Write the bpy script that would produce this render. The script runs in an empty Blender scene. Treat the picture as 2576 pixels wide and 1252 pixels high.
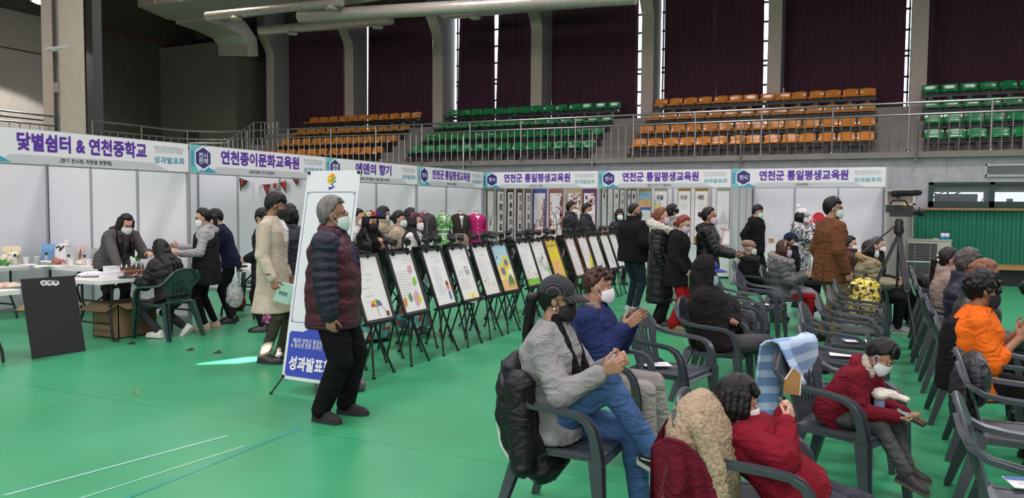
import bpy, bmesh, math, random
from mathutils import Vector as V, Matrix, noise
C = bpy.context.scene.collection
S = bpy.context.scene
PI = math.pi
R = math.radians
random.seed(7)

# ---------------------------------------------------------------- camera
cam_d = bpy.data.cameras.new('camera')
cam = bpy.data.objects.new('camera', cam_d)
C.objects.link(cam)
S.camera = cam
FPX, YAW, PITCH, ROLL, CAMH = 1947.0, R(25.223), R(-3.095), R(0.435), 1.644
cam_d.sensor_fit = 'HORIZONTAL'
cam_d.sensor_width = 36.0
cam_d.lens = FPX / 2576 * 36.0
cam_d.clip_end = 300
cy_, sy_, cp_, sp_ = math.cos(YAW), math.sin(YAW), math.cos(PITCH), math.sin(PITCH)
fwd = V((-sy_ * cp_, cy_ * cp_, sp_))
rt0 = V((cy_, sy_, 0))
up0 = rt0.cross(fwd)
rt = math.cos(ROLL) * rt0 + math.sin(ROLL) * up0
up = -math.sin(ROLL) * rt0 + math.cos(ROLL) * up0
CAM = V((0, 0, CAMH))
cam.matrix_world = Matrix(((rt.x, up.x, -fwd.x, 0), (rt.y, up.y, -fwd.y, 0), (rt.z, up.z, -fwd.z, CAMH), (0, 0, 0, 1)))

# ---------------------------------------------------------------- world, light, exposure
S.view_settings.view_transform = 'Standard'
S.view_settings.look = 'None'
S.view_settings.gamma = 1.0
S.view_settings.use_curve_mapping = False
S.view_settings.exposure = 0.13
w = bpy.data.worlds.new('daylight')
S.world = w
w.use_nodes = True
bgn = w.node_tree.nodes['Background']
bgn.inputs[0].default_value = (0.86, 0.92, 1.0, 1)
bgn.inputs[1].default_value = 6.0


def lamp(name, kind, loc, energy, size=1.0, size_y=None, color=(1, 1, 1), rot=(0, 0, 0), spread=None):
    d = bpy.data.lights.new(name, kind)
    d.energy = energy
    d.color = color
    if kind == 'AREA':
        d.shape = 'RECTANGLE' if size_y else 'DISK'
        d.size = size
        if size_y:
            d.size_y = size_y
        if spread:
            d.spread = spread
    if kind == 'SUN':
        d.angle = R(0.12)
    o = bpy.data.objects.new(name, d)
    o.location = loc
    o.rotation_euler = rot
    C.objects.link(o)
    return o


# gym floodlights over the court (hung under the roof, above the picture)
for lx in (-11, -4.5, 2, 8.5):
    for ly in (-3, 3.5, 10, 16.0):
        lamp('gym_floodlight', 'AREA', (lx, ly, 9.3), 215, 1.6, color=(1.0, 0.915, 0.955), spread=R(164))
for ly in (3, 10.5, 18):      # the lamps over the left balcony
    lamp('balcony_floodlight', 'AREA', (-19.5, ly, 9.4), 120, 1.2, color=(1.0, 0.93, 0.85), spread=R(170))
# unseen fill lights added behind the camera to brighten upright surfaces
for lx in range(-19, 16, 5):
    lamp('window_daylight', 'AREA', (lx, -11.6, 6.2), 185, 2.4, 3.6, color=(1.0, 0.93, 0.97), rot=(R(82), 0, 0), spread=R(150))
# low sun through a gap high in the wall behind the camera: the white streak on the floor
SUN_AZ, SUN_EL = R(120), R(24)          # travel direction of the light, from +X towards +Y
sun = lamp('sun', 'SUN', (0, -12, 12), 70.0, color=(1, 0.97, 0.92))
sd = V((math.cos(SUN_AZ) * math.cos(SUN_EL), math.sin(SUN_AZ) * math.cos(SUN_EL), -math.sin(SUN_EL)))
sun.rotation_euler = sd.to_track_quat('-Z', 'Y').to_euler()


# ---------------------------------------------------------------- colours and materials
def lin(c):
    return tuple(x / 12.92 if x <= 0.04045 else ((x + 0.055) / 1.055) ** 2.4 for x in c)


def hexc(h):
    if isinstance(h, tuple):
        return h
    return lin(tuple(int(h[i:i + 2], 16) / 255 for i in (0, 2, 4)))


MATS = {}


def mat(name, col, rough=0.6, metal=0.0, var=0.0, vscale=6.0, bump=0.0, bscale=60.0, spec=0.5, sheen=0.0, emit=0.0, trans=0.0, alpha=1.0, coat=0.0, col2=None, stretch=None, fold=0.0):
    if name in MATS:
        return MATS[name]
    m = bpy.data.materials.new(name)
    m.use_nodes = True
    nt = m.node_tree
    b = nt.nodes['Principled BSDF']
    c = hexc(col)
    b.inputs['Base Color'].default_value = (*c, 1)
    b.inputs['Roughness'].default_value = rough
    b.inputs['Metallic'].default_value = metal
    b.inputs['Specular IOR Level'].default_value = spec
    if sheen:
        b.inputs['Sheen Weight'].default_value = sheen
        b.inputs['Sheen Roughness'].default_value = 0.5
    if coat:
        b.inputs['Coat Weight'].default_value = coat
    if trans:
        b.inputs['Transmission Weight'].default_value = trans
    if alpha < 1:
        b.inputs['Alpha'].default_value = alpha
    if emit:
        b.inputs['Emission Color'].default_value = (*c, 1)
        b.inputs['Emission Strength'].default_value = emit
    tc = None
    if var or bump or col2:
        tc = nt.nodes.new('ShaderNodeTexCoord').outputs['Object']
        if stretch:
            mp = nt.nodes.new('ShaderNodeMapping')
            mp.inputs['Scale'].default_value = stretch
            nt.links.new(tc, mp.inputs[0])
            tc = mp.outputs[0]
    if var or col2:
        n = nt.nodes.new('ShaderNodeTexNoise')
        n.inputs['Scale'].default_value = vscale
        n.inputs['Detail'].default_value = 5
        nt.links.new(tc, n.inputs['Vector'])
        r = nt.nodes.new('ShaderNodeValToRGB')
        if col2:
            a, z = c, hexc(col2)
        else:
            a = tuple(x * (1 - var) for x in c)
            z = tuple(min(1, x * (1 + var)) for x in c)
        r.color_ramp.elements[0].position = 0.35
        r.color_ramp.elements[1].position = 0.65
        r.color_ramp.elements[0].color = (*a, 1)
        r.color_ramp.elements[1].color = (*z, 1)
        nt.links.new(n.outputs['Fac'], r.inputs[0])
        nt.links.new(r.outputs[0], b.inputs['Base Color'])
    if bump:
        n2 = nt.nodes.new('ShaderNodeTexNoise')
        n2.inputs['Scale'].default_value = bscale
        n2.inputs['Detail'].default_value = 3
        nt.links.new(tc, n2.inputs['Vector'])
        bp = nt.nodes.new('ShaderNodeBump')
        bp.inputs['Strength'].default_value = bump
        bp.inputs['Distance'].default_value = 0.02
        nt.links.new(n2.outputs['Fac'], bp.inputs['Height'])
        nt.links.new(bp.outputs[0], b.inputs['Normal'])
        if fold:      # soft creases of worn cloth
            mp2 = nt.nodes.new('ShaderNodeMapping')
            mp2.inputs['Rotation'].default_value = (0.5, 0.3, 0.4)
            mp2.inputs['Scale'].default_value = (1.0, 1.0, 2.1)
            nt.links.new(nt.nodes['Texture Coordinate'].outputs['Object'], mp2.inputs[0])
            n3 = nt.nodes.new('ShaderNodeTexNoise')
            n3.inputs['Scale'].default_value = 5.5
            n3.inputs['Detail'].default_value = 2
            n3.inputs['Distortion'].default_value = 1.6
            nt.links.new(mp2.outputs[0], n3.inputs['Vector'])
            b2 = nt.nodes.new('ShaderNodeBump')
            b2.inputs['Strength'].default_value = fold
            b2.inputs['Distance'].default_value = 0.06
            nt.links.new(n3.outputs['Fac'], b2.inputs['Height'])
            nt.links.new(b2.outputs[0], bp.inputs['Normal'])
    MATS[name] = m
    return m


def pattern(name, cols, scale=14.0, rough=0.8, kind='VORONOI'):
    """a printed cloth: several colours in small patches"""
    if name in MATS:
        return MATS[name]
    m = bpy.data.materials.new(name)
    m.use_nodes = True
    nt = m.node_tree
    b = nt.nodes['Principled BSDF']
    b.inputs['Roughness'].default_value = rough
    tc = nt.nodes.new('ShaderNodeTexCoord')
    if kind == 'VORONOI':
        n = nt.nodes.new('ShaderNodeTexVoronoi')
        n.inputs['Scale'].default_value = scale
        sep = nt.nodes.new('ShaderNodeSeparateColor')
        nt.links.new(n.outputs['Color'], sep.inputs[0])
        fac = sep.outputs[0]
    else:
        n = nt.nodes.new('ShaderNodeTexNoise')
        n.inputs['Scale'].default_value = scale
        n.inputs['Detail'].default_value = 2
        n.inputs['Distortion'].default_value = 1.5
        fac = n.outputs['Fac']
    nt.links.new(tc.outputs['Object'], n.inputs['Vector'])
    r = nt.nodes.new('ShaderNodeValToRGB')
    r.color_ramp.interpolation = 'CONSTANT'
    el = r.color_ramp.elements
    while len(el) < len(cols):
        el.new(0.5)
    for i, c in enumerate(cols):
        p = i / len(cols)
        if kind != 'VORONOI':
            p = 0 if i == 0 else 0.36 + 0.28 * (i - 0.5) / (len(cols) - 1)
        el[i].position = p
        el[i].color = (*hexc(c), 1)
    nt.links.new(fac, r.inputs[0])
    nt.links.new(r.outputs[0], b.inputs['Base Color'])
    MATS[name] = m
    return m


# ---------------------------------------------------------------- mesh builder
def smooth_mesh(me, ang=None):
    n = len(me.polygons)
    me.polygons.foreach_set('use_smooth', [True] * n)
    if ang is not None:
        me.set_sharp_from_angle(angle=R(ang))


def frame_from(d, hint=None):
    """3x3 matrix whose z column is d"""
    z = V(d).normalized()
    h = V(hint) if hint is not None else (V((0, 0, 1)) if abs(z.z) < 0.95 else V((1, 0, 0)))
    x = h.cross(z)
    if x.length < 1e-6:
        x = V((0, 1, 0)).cross(z)
    x.normalize()
    y = z.cross(x)
    return Matrix((x, y, z)).transposed()


class MB:
    def __init__(s):
        s.v, s.f, s.mi, s.cur = [], [], [], 0

    def m(s, i):
        s.cur = i
        return s

    def add(s, vs, fs):
        o = len(s.v)
        s.v += [tuple(p) for p in vs]
        for f in fs:
            s.f.append(tuple(i + o for i in f))
            s.mi.append(s.cur)
        return s

    def box(s, c, d, rot=None):
        c = V(c)
        x, y, z = d[0] / 2, d[1] / 2, d[2] / 2
        vs = [V((a, b, e)) for a in (-x, x) for b in (-y, y) for e in (-z, z)]
        if rot is not None:
            if not isinstance(rot, Matrix):
                rot = Matrix.Rotation(rot, 3, 'Z')
            vs = [rot @ p for p in vs]
        return s.add([p + c for p in vs], [(0, 1, 3, 2), (4, 6, 7, 5), (0, 4, 5, 1), (2, 3, 7, 6), (0, 2, 6, 4), (1, 5, 7, 3)])

    def box2(s, lo, hi):
        return s.box([(a + b) / 2 for a, b in zip(lo, hi)], [b - a for a, b in zip(lo, hi)])

    def rings(s, rs, cap=True, closed=False):
        n = len(rs[0])
        vs = [p for r in rs for p in r]
        fs = []
        k = len(rs)
        for i in range(k if closed else k - 1):
            for j in range(n):
                a, b = i * n + j, i * n + (j + 1) % n
                c, d = ((i + 1) % k) * n + (j + 1) % n, ((i + 1) % k) * n + j
                fs.append((a, b, c, d))
        if cap and not closed:
            fs.append(tuple(range(n - 1, -1, -1)))
            fs.append(tuple((k - 1) * n + j for j in range(n)))
        return s.add(vs, fs)

    def cyl(s, a, b, r1, r2=None, n=12, cap=True):
        a, b = V(a), V(b)
        r2 = r1 if r2 is None else r2
        M = frame_from(b - a)
        return s.rings([[p + M @ V((r * math.cos(2 * PI * j / n), r * math.sin(2 * PI * j / n), 0)) for j in range(n)] for p, r in ((a, r1), (b, r2))], cap)

    def tube(s, pts, r, n=8, cap=True, flat=1.0, closed=False):
        pts = [V(p) for p in pts]
        k = len(pts)
        rs = []
        x = None
        for i, p in enumerate(pts):
            if closed:
                d = pts[(i + 1) % k] - pts[i - 1]
            else:
                d = pts[min(i + 1, k - 1)] - pts[max(i - 1, 0)]
            z = d.normalized()
            if x is None:
                M = frame_from(z)
                x = M.col[0].copy()
            x = (x - z * x.dot(z)).normalized()
            y = z.cross(x)
            rr = r[i] if isinstance(r, (list, tuple)) else r
            rs.append([p + x * rr * math.cos(2 * PI * j / n) + y * rr * flat * math.sin(2 * PI * j / n) for j in range(n)])
        return s.rings(rs, cap, closed)

    def sweep(s, pts, prof, side, scale=None):
        """profile (list of (u,v)) swept along pts; u axis is the fixed side vector, v = tangent x side"""
        pts = [V(p) for p in pts]
        k = len(pts)
        rs = []
        for i, p in enumerate(pts):
            z = (pts[min(i + 1, k - 1)] - pts[max(i - 1, 0)]).normalized()
            sv = V(side[i]) if isinstance(side[0], (tuple, list, V)) else V(side)
            sv = (sv - z * sv.dot(z)).normalized()
            t = z.cross(sv)
            sc = scale[i] if scale else 1
            if not isinstance(sc, tuple):
                sc = (sc, sc)
            rs.append([p + sv * u * sc[0] + t * q * sc[1] for u, q in prof])
        return s.rings(rs)

    def lathe(s, prof, n=16, c=(0, 0, 0), M=None):
        c = V(c)
        rs = []
        for r, z in prof:
            ring = [V((r * math.cos(2 * PI * j / n), r * math.sin(2 * PI * j / n), z)) for j in range(n)]
            rs.append([(M @ p if M else p) + c for p in ring])
        return s.rings(rs)

    def ell(s, c, r, n=12, k=8, M=None):
        if not isinstance(r, (tuple, list)):
            r = (r, r, r)
        c = V(c)
        rs = []
        for i in range(k + 1):
            t = PI * i / k
            q = max(math.sin(t), 0.02)
            ring = [V((r[0] * q * math.cos(2 * PI * j / n), r[1] * q * math.sin(2 * PI * j / n), -r[2] * math.cos(t))) for j in range(n)]
            rs.append([(M @ p if M else p) + c for p in ring])
        return s.rings(rs)

    def cone(s, a, b, ra, rb, n=12, flat=None, hint=None):
        """round-ended tapered limb; flat squeezes it along the hint direction"""
        a, b = V(a), V(b)
        if (b - a).length < 1e-5:
            b = a + V((0, 0, 1e-4))
        M = frame_from(b - a, hint)
        L = (b - a).length
        fl = flat if flat else 1.0
        rs = []
        for q in (-80, -50, -20):
            rs.append((math.sin(R(q)) * ra, math.cos(R(q)) * ra))
        for q in (20, 50, 80):
            rs.append((L + math.sin(R(q)) * rb, math.cos(R(q)) * rb))
        return s.rings([[a + M @ V((rr * math.cos(2 * PI * j / n), fl * rr * math.sin(2 * PI * j / n), z)) for j in range(n)] for z, rr in rs])

    def chain(s, pts, rad, n=12):
        for i in range(len(pts) - 1):
            s.cone(pts[i], pts[i + 1], rad[i], rad[i + 1], n)
        return s

    def loft(s, secs, n=20):
        """secs: (centre, rx, ry, M) closed rounded sections"""
        rs = []
        for c, rx, ry, M in secs:
            ring = []
            for j in range(n):
                t = 2 * PI * j / n
                cx, sx = math.cos(t), math.sin(t)
                e = 0.8
                p = V((math.copysign(abs(cx) ** e, cx) * rx, math.copysign(abs(sx) ** e, sx) * ry, 0))
                ring.append(V(c) + (M @ p if M else p))
            rs.append(ring)
        return s.rings(rs)

    def prism(s, poly, th, M):
        """2-D polygon in the matrix' xy plane, from z=0 to z=th"""
        n = len(poly)
        a = [M @ V((x, y, 0)) for x, y in poly]
        b = [M @ V((x, y, th)) for x, y in poly]
        return s.add(a + b, [tuple(range(n - 1, -1, -1)), tuple(range(n, 2 * n))] + [(j, (j + 1) % n, n + (j + 1) % n, n + j) for j in range(n)])

    def grid(s, fn, nu, nv, keep=None):
        vs = [fn(i / nu, j / nv) for j in range(nv + 1) for i in range(nu + 1)]
        fs = []
        for j in range(nv):
            for i in range(nu):
                if keep and not keep((i + .5) / nu, (j + .5) / nv):
                    continue
                a = j * (nu + 1) + i
                fs.append((a, a + 1, a + nu + 2, a + nu + 1))
        return s.add(vs, fs)

    def mesh(s, name):
        me = bpy.data.meshes.new(name)
        me.from_pydata(s.v, [], s.f)
        me.validate()
        return me

    def obj(s, name, mats, parent=None, ang=35, smooth=True, fix=True):
        me = s.mesh(name)
        if not isinstance(mats, (list, tuple)):
            mats = [mats]
        for q in mats:
            me.materials.append(q)
        if len(mats) > 1 and len(me.polygons) == len(s.mi):
            me.polygons.foreach_set('material_index', s.mi)
        if fix:
            bm = bmesh.new()
            bm.from_mesh(me)
            bmesh.ops.recalc_face_normals(bm, faces=bm.faces)
            bm.to_mesh(me)
            bm.free()
        if smooth:
            smooth_mesh(me, ang)
        o = bpy.data.objects.new(name, me)
        C.objects.link(o)
        if parent:
            o.parent = parent
            KIDS.setdefault(parent.name, []).append(o)
        return o


KIDS = {}


def tag(o, label, cat, group=None, kind=None):
    if label:
        o['label'] = label
    if cat:
        o['category'] = cat
    if group:
        o['group'] = group
    if kind:
        o['kind'] = kind
    return o


def thing(name, label, cat, loc=(0, 0, 0), rz=0.0, group=None, scale=1.0):
    o = bpy.data.objects.new(name, None)
    o.empty_display_size = 0.1
    C.objects.link(o)
    o.location = loc
    o.rotation_euler = (0, 0, rz)
    o.scale = (scale, scale, scale)
    return tag(o, label, cat, group)


def struct(name, mb, m, parent=None, ang=35):
    o = mb.obj(name, m, parent, ang)
    if not parent:
        o['kind'] = 'structure'
    return o


def kids(o):
    return KIDS.get(o.name, [])


def dup(src, loc=None, rz=None, label=None, group=None, M=None):
    r = src.copy()
    C.objects.link(r)
    if loc is not None:
        r.location = loc
    if rz is not None:
        r.rotation_euler = (0, 0, rz)
    if label:
        r['label'] = label
    if group:
        r['group'] = group
    for ch in kids(src):
        c = ch.copy()
        C.objects.link(c)
        c.parent = r
        KIDS.setdefault(r.name, []).append(c)
        for g in kids(ch):
            d = g.copy()
            C.objects.link(d)
            d.parent = c
            KIDS.setdefault(c.name, []).append(d)
    return r


BAKE, TEXTS = [], []


def remesh(o, vox, smooth=2, disp=0.0, dscale=0.1, disp2=0.0, dscale2=0.03, keep=True):
    md = o.modifiers.new('r', 'REMESH')
    md.mode = 'VOXEL'
    md.voxel_size = vox
    md.use_smooth_shade = True
    if smooth:
        sm = o.modifiers.new('s', 'SMOOTH')
        sm.factor = 0.5
        sm.iterations = smooth
    for q, sc in ((disp, dscale), (disp2, dscale2)):
        if q:
            key = 'clouds%.4f' % sc
            tx = bpy.data.textures.get(key)
            if not tx:
                tx = bpy.data.textures.new(key, 'CLOUDS')
                tx.noise_scale = sc
                tx.noise_depth = 1
            dm = o.modifiers.new('d', 'DISPLACE')
            dm.texture = tx
            dm.texture_coords = 'LOCAL'
            dm.strength = q
            dm.mid_level = 0.5
    BAKE.append(o)
    return o


def solid(o, th, subsurf=0):
    if subsurf:
        q = o.modifiers.new('u', 'SUBSURF')
        q.levels = q.render_levels = subsurf
    q = o.modifiers.new('t', 'SOLIDIFY')
    q.thickness = th
    q.offset = 0
    BAKE.append(o)
    return o


def text(name, s, w, h, M, m, parent=None, bold=0.0, depth=0.0008, space=1.0):
    """lettering: s fitted in a w x h box centred on the matrix' origin, lying in its xy plane"""
    cu = bpy.data.curves.new(name, 'FONT')
    cu.body = s
    cu.align_x = 'CENTER'
    cu.size = 1.0
    cu.extrude = 0.0
    cu.space_character = space
    cu.space_line = 0.95
    cu.resolution_u = 2
    o = bpy.data.objects.new(name, cu)
    C.objects.link(o)
    TEXTS.append((o, name, w, h, M.copy(), m, parent, depth, bold))


def bake_all():
    dg = bpy.context.evaluated_depsgraph_get()
    dg.update()
    for o in BAKE:
        me = bpy.data.meshes.new_from_object(o.evaluated_get(dg))
        o.modifiers.clear()
        old = o.data
        o.data = me
        if old.users == 0:
            bpy.data.meshes.remove(old)
    for o, name, wd, ht, M, m, parent, depth, bold in TEXTS:
        me = bpy.data.meshes.new_from_object(o.evaluated_get(dg))
        if not me.vertices:
            continue
        if bold:      # thicken the strokes: shifted copies of the glyphs
            vs = [v.co.copy() for v in me.vertices]
            fs = [tuple(p.vertices) for p in me.polygons]
            mb = MB()
            for k in range(9):
                q = V((0, 0, 0)) if k == 8 else V((bold * math.cos(PI / 4 * k), bold * math.sin(PI / 4 * k), 0))
                q = q + V((0, 0, 0.00018 * k))
                mb.add([p + q for p in vs], fs)
            me = mb.mesh(name)
        co = [v.co.copy() for v in me.vertices]
        x0, x1 = min(c.x for c in co), max(c.x for c in co)
        y0, y1 = min(c.y for c in co), max(c.y for c in co)
        sx, sy = wd / max(x1 - x0, 1e-6), ht / max(y1 - y0, 1e-6)
        if wd <= 0:
            sx = sy
        if ht <= 0:
            sy = sx
        for v in me.vertices:
            v.co = M @ V(((v.co.x - (x0 + x1) / 2) * sx, (v.co.y - (y0 + y1) / 2) * sy, depth + v.co.z))
        me.materials.clear()
        me.materials.append(m)
        n = bpy.data.objects.new(name, me)
        C.objects.link(n)
        n.parent = parent
    for t in TEXTS:
        bpy.data.objects.remove(t[0])


# ---------------------------------------------------------------- where a pixel of the photograph lies in the hall
def ray(px, py):
    return fwd + rt * ((px - 1288) / FPX) + up * ((626 - py) / FPX)


def onZ(px, py, z=0.0):
    d = ray(px, py)
    return CAM + d * ((z - CAMH) / d.z)


def onY(px, py, y):
    d = ray(px, py)
    return CAM + d * (y / d.y)


def onX(px, py, x):
    d = ray(px, py)
    return CAM + d * (x / d.x)


def depth_at(px, d):
    """floor point under image column px at camera depth d"""
    p = CAM + ray(px, 520) * d
    return V((p.x, p.y, 0))


ORD = ['zeroth', 'first', 'second', 'third', 'fourth', 'fifth', 'sixth', 'seventh', 'eighth', 'ninth', 'tenth', 'eleventh', 'twelfth', 'thirteenth', 'fourteenth', 'fifteenth', 'sixteenth']
# ================================================================ THE HALL
M_floor = mat('green_vinyl_floor', (0.05, 0.37, 0.155), 0.33, var=0.0, bump=0.05, bscale=3.0, spec=0.4)
nt = M_floor.node_tree
b = nt.nodes['Principled BSDF']
tc = nt.nodes.new('ShaderNodeTexCoord')
mp = nt.nodes.new('ShaderNodeMapping')
mp.inputs['Location'].default_value = (6.0, -0.8, 0)
nt.links.new(tc.outputs['Object'], mp.inputs[0])
br = nt.nodes.new('ShaderNodeTexBrick')
br.offset = 0.37
br.inputs['Scale'].default_value = 1.0
br.inputs['Brick Width'].default_value = 18.0
br.inputs['Row Height'].default_value = 1.8
br.inputs['Mortar Size'].default_value = 0.004
br.inputs['Mortar Smooth'].default_value = 0.0
br.inputs['Color1'].default_value = (1, 1, 1, 1)
br.inputs['Color2'].default_value = (0.96, 0.98, 0.97, 1)
br.inputs['Mortar'].default_value = (0.35, 0.45, 0.42, 1)
nt.links.new(mp.outputs[0], br.inputs['Vector'])
ns = nt.nodes.new('ShaderNodeTexNoise')
ns.inputs['Scale'].default_value = 0.9
ns.inputs['Detail'].default_value = 7
nt.links.new(tc.outputs['Object'], ns.inputs['Vector'])
rp = nt.nodes.new('ShaderNodeValToRGB')
rp.color_ramp.elements[0].position = 0.3
rp.color_ramp.elements[1].position = 0.72
rp.color_ramp.elements[0].color = (0.034, 0.28, 0.118, 1)
rp.color_ramp.elements[1].color = (0.050, 0.35, 0.162, 1)
nt.links.new(ns.outputs['Fac'], rp.inputs[0])
mx = nt.nodes.new('ShaderNodeMix')
mx.data_type = 'RGBA'
mx.blend_type = 'MULTIPLY'
mx.inputs[0].default_value = 1.0
nt.links.new(rp.outputs[0], mx.inputs[6])
nt.links.new(br.outputs[0], mx.inputs[7])
nt.links.new(mx.outputs[2], b.inputs['Base Color'])

M_conc = mat('grey_concrete_wall', (0.36, 0.37, 0.385), 0.85, var=0.10, vscale=5, bump=0.25, bscale=30)
M_tier = mat('balcony_concrete', (0.20, 0.19, 0.17), 0.85, var=0.08, vscale=2, bump=0.1)
M_dark = mat('dark_brown_wall', (0.075, 0.062, 0.052), 0.9, var=0.12, vscale=3)
M_dark2 = mat('umber_wall', (0.105, 0.092, 0.077), 0.9, var=0.06, vscale=2)
M_ceil = mat('dark_roof', (0.035, 0.032, 0.03), 0.95)
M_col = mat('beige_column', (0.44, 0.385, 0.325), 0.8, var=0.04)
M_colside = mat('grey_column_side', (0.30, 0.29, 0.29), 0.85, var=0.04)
M_greywall = mat('grey_wall', (0.27, 0.25, 0.23), 0.7, var=0.05)
M_steel = mat('brushed_steel', (0.36, 0.35, 0.34), 0.32, metal=1.0)
M_foil = mat('foil_duct', (0.46, 0.42, 0.36), 0.36, metal=0.35, bump=0.6, bscale=9)
M_foilb = mat('foil_duct_band', (0.6, 0.55, 0.46), 0.3, metal=0.6)
M_black = mat('black_matt', (0.012, 0.012, 0.013), 0.6)
M_blackp = mat('black_plastic', (0.016, 0.016, 0.018), 0.4)
M_frameblue = mat('dark_window_frame', (0.02, 0.03, 0.045), 0.5)
M_glass = mat('window_glass', (0.9, 0.95, 1.0), 0.03, alpha=0.12)
M_white = mat('white_plastic', (0.78, 0.79, 0.8), 0.45)
M_cream = mat('cream_metal', (0.45, 0.43, 0.36), 0.5)
M_wood = mat('pine_wood', (0.30, 0.155, 0.06), 0.5, var=0.2, vscale=8, stretch=(1, 12, 12))

fl = struct('floor', MB().box2((-30, -12, -0.3), (18, 27, 0)), M_floor)
struct('ceiling', MB().box2((-30, -12, 10.2), (18, 27, 10.5)), M_ceil)
struct('wall_right', MB().box2((18, -12, 0), (18.3, 27, 10.4)), M_greywall)
# wall behind the camera, with a narrow gap the low sun comes through
def sunback(p, y=-12.0):
    k = (p.y - y) / sd.y
    return p - sd * k
ga, gb = sunback(onZ(497, 915)), sunback(onZ(716, 896))
sl = MB()
x0, x1 = min(ga.x, gb.x), max(ga.x, gb.x)
zc0, zc1 = ga.z, gb.z
sl.box2((-30, -12.02, 0), (x0, -12, 10.4)).box2((x1, -12.02, 0), (18, -12, 10.4))
def slitz(x, k):
    t = (x - ga.x) / (gb.x - ga.x)
    return zc0 + (zc1 - zc0) * t + k * (0.010 + 0.045 * (1 - abs(2 * t - 1)) + 0.03 * t)
for a in range(12):
    xa, xb = x0 + (x1 - x0) * a / 12, x0 + (x1 - x0) * (a + 1) / 12
    for k, zz in ((-1, 0.0), (1, 10.4)):
        za, zb = slitz(xa, k), slitz(xb, k)
        q = [(xa, zz), (xb, zz), (xb, zb), (xa, za)]
        sl.add([(x, y, z) for y in (-12.02, -12) for x, z in q], [(0, 1, 2, 3), (4, 5, 6, 7), (0, 1, 5, 4), (1, 2, 6, 5), (2, 3, 7, 6), (3, 0, 4, 7)])
struct('wall_front', sl, M_greywall)

# ---------------------------------------------------------------- far wall under the balcony
YW = 20.42
wb = MB()
wb.box2((-21.4, YW, 0), (0.20, YW + 0.2, 2.86))
wb.box2((0.20, YW, 2.08), (0.75, YW + 0.2, 2.86))
wb.box2((0.75, YW, 0), (1.08, YW + 0.2, 2.86))
wb.box2((1.08, YW, 2.29), (18, YW + 0.2, 2.86))
wb.box2((1.08, YW, 0), (18, YW + 0.2, 1.72))
wall_back = struct('wall_back', wb, M_conc)
for k in range(-4, 4):      # pour joints
    struct('trim_%d' % (k + 5), MB().box2((k * 2.3 + 1.4, YW - 0.004, 2.3), (k * 2.3 + 1.408, YW + 0.01, 2.86)), mat('joint', (0.16, 0.16, 0.17), 0.9))
slab = MB()
slab.box2((-21.6, 20.28, 2.86), (18, 21.95, 3.0))
slab.box2((-27.3, -12, 2.86), (-21.4, 21.95, 3.0))
struct('balcony_floor', slab, M_tier)
struct('wall_left_lower', MB().box2((-21.6, -12, 0), (-21.4, 20.42, 2.86)), M_conc)
# stepped terrace
for k, (ya, z) in enumerate(((21.95, 3.45), (22.8, 3.95), (23.65, 4.45))):
    struct('terrace_step_floor', MB().box2((-22.0, ya, 2.9), (18, ya + (0.86 if k < 2 else 1.2), z)), M_tier)
for xa, xb in ((-7.6, -6.56), (-15.12, -14.14), (-0.06, 0.96), (-21.6, -20.5)):
    for k, (ya, z) in enumerate(((21.6, 3.22), (22.42, 3.7), (23.28, 4.2))):
        struct('aisle_step_floor', MB().box2((xa, ya, 2.95), (xb, ya + 0.4, z)), M_tier)
struct('wall_back_sill', MB().box2((-23, 24.75, 2.9), (18, 25.7, 4.56)), M_tier)
struct('wall_back_upper', MB().box2((-27.5, 25.15, 8.85), (18, 25.7, 10.4)), M_dark2)
# left wall of the balcony
struct('wall_left', MB().box2((-27.6, -12, 2.9), (-27.3, 27, 10.4)), M_dark)
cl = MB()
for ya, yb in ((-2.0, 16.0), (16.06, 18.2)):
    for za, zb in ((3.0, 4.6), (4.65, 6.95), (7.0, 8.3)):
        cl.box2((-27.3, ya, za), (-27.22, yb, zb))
struct('wall_left_panels', cl, M_greywall)  # wall section in a paler grey than the dark wall behind it
bx = MB().box2((-27.3, 23.3, 3.0), (-23.1, 25.6, 8.15))
struct('wall_plant_room', bx, M_dark2)
struct('door_1', MB().box2((-25.9, 23.25, 3.0), (-25.15, 23.3, 4.62)), mat('brown_door', (0.03, 0.025, 0.022), 0.7))
struct('wall_back_corner', MB().box2((-27.5, 25.6, 2.9), (-22, 26, 10.4)), M_dark)
# columns with a bracket head
XC = [(-22.65, -22.25), (-18.73, -18.32), (-14.79, -14.37), (-10.88, -10.47), (-7.0, -6.6), (-3.12, -2.73), (0.72, 1.13), (4.62, 5.02), (8.5, 8.9), (12.4, 12.8)]
for a, bb in XC:
    prof = [(24.5, 3.0), (25.4, 3.0), (25.4, 9.5), (24.0, 9.5), (24.0, 8.45), (24.42, 7.9), (24.5, 7.7)]
    n = len(prof)
    mb = MB()
    vs = [(a, y, z) for y, z in prof] + [(bb, y, z) for y, z in prof]
    mb.add(vs, [tuple(range(n))])
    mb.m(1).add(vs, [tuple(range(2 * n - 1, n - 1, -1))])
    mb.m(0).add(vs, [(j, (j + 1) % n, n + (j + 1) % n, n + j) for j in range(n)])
    struct('wall_column', mb, [M_col, M_colside])
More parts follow.
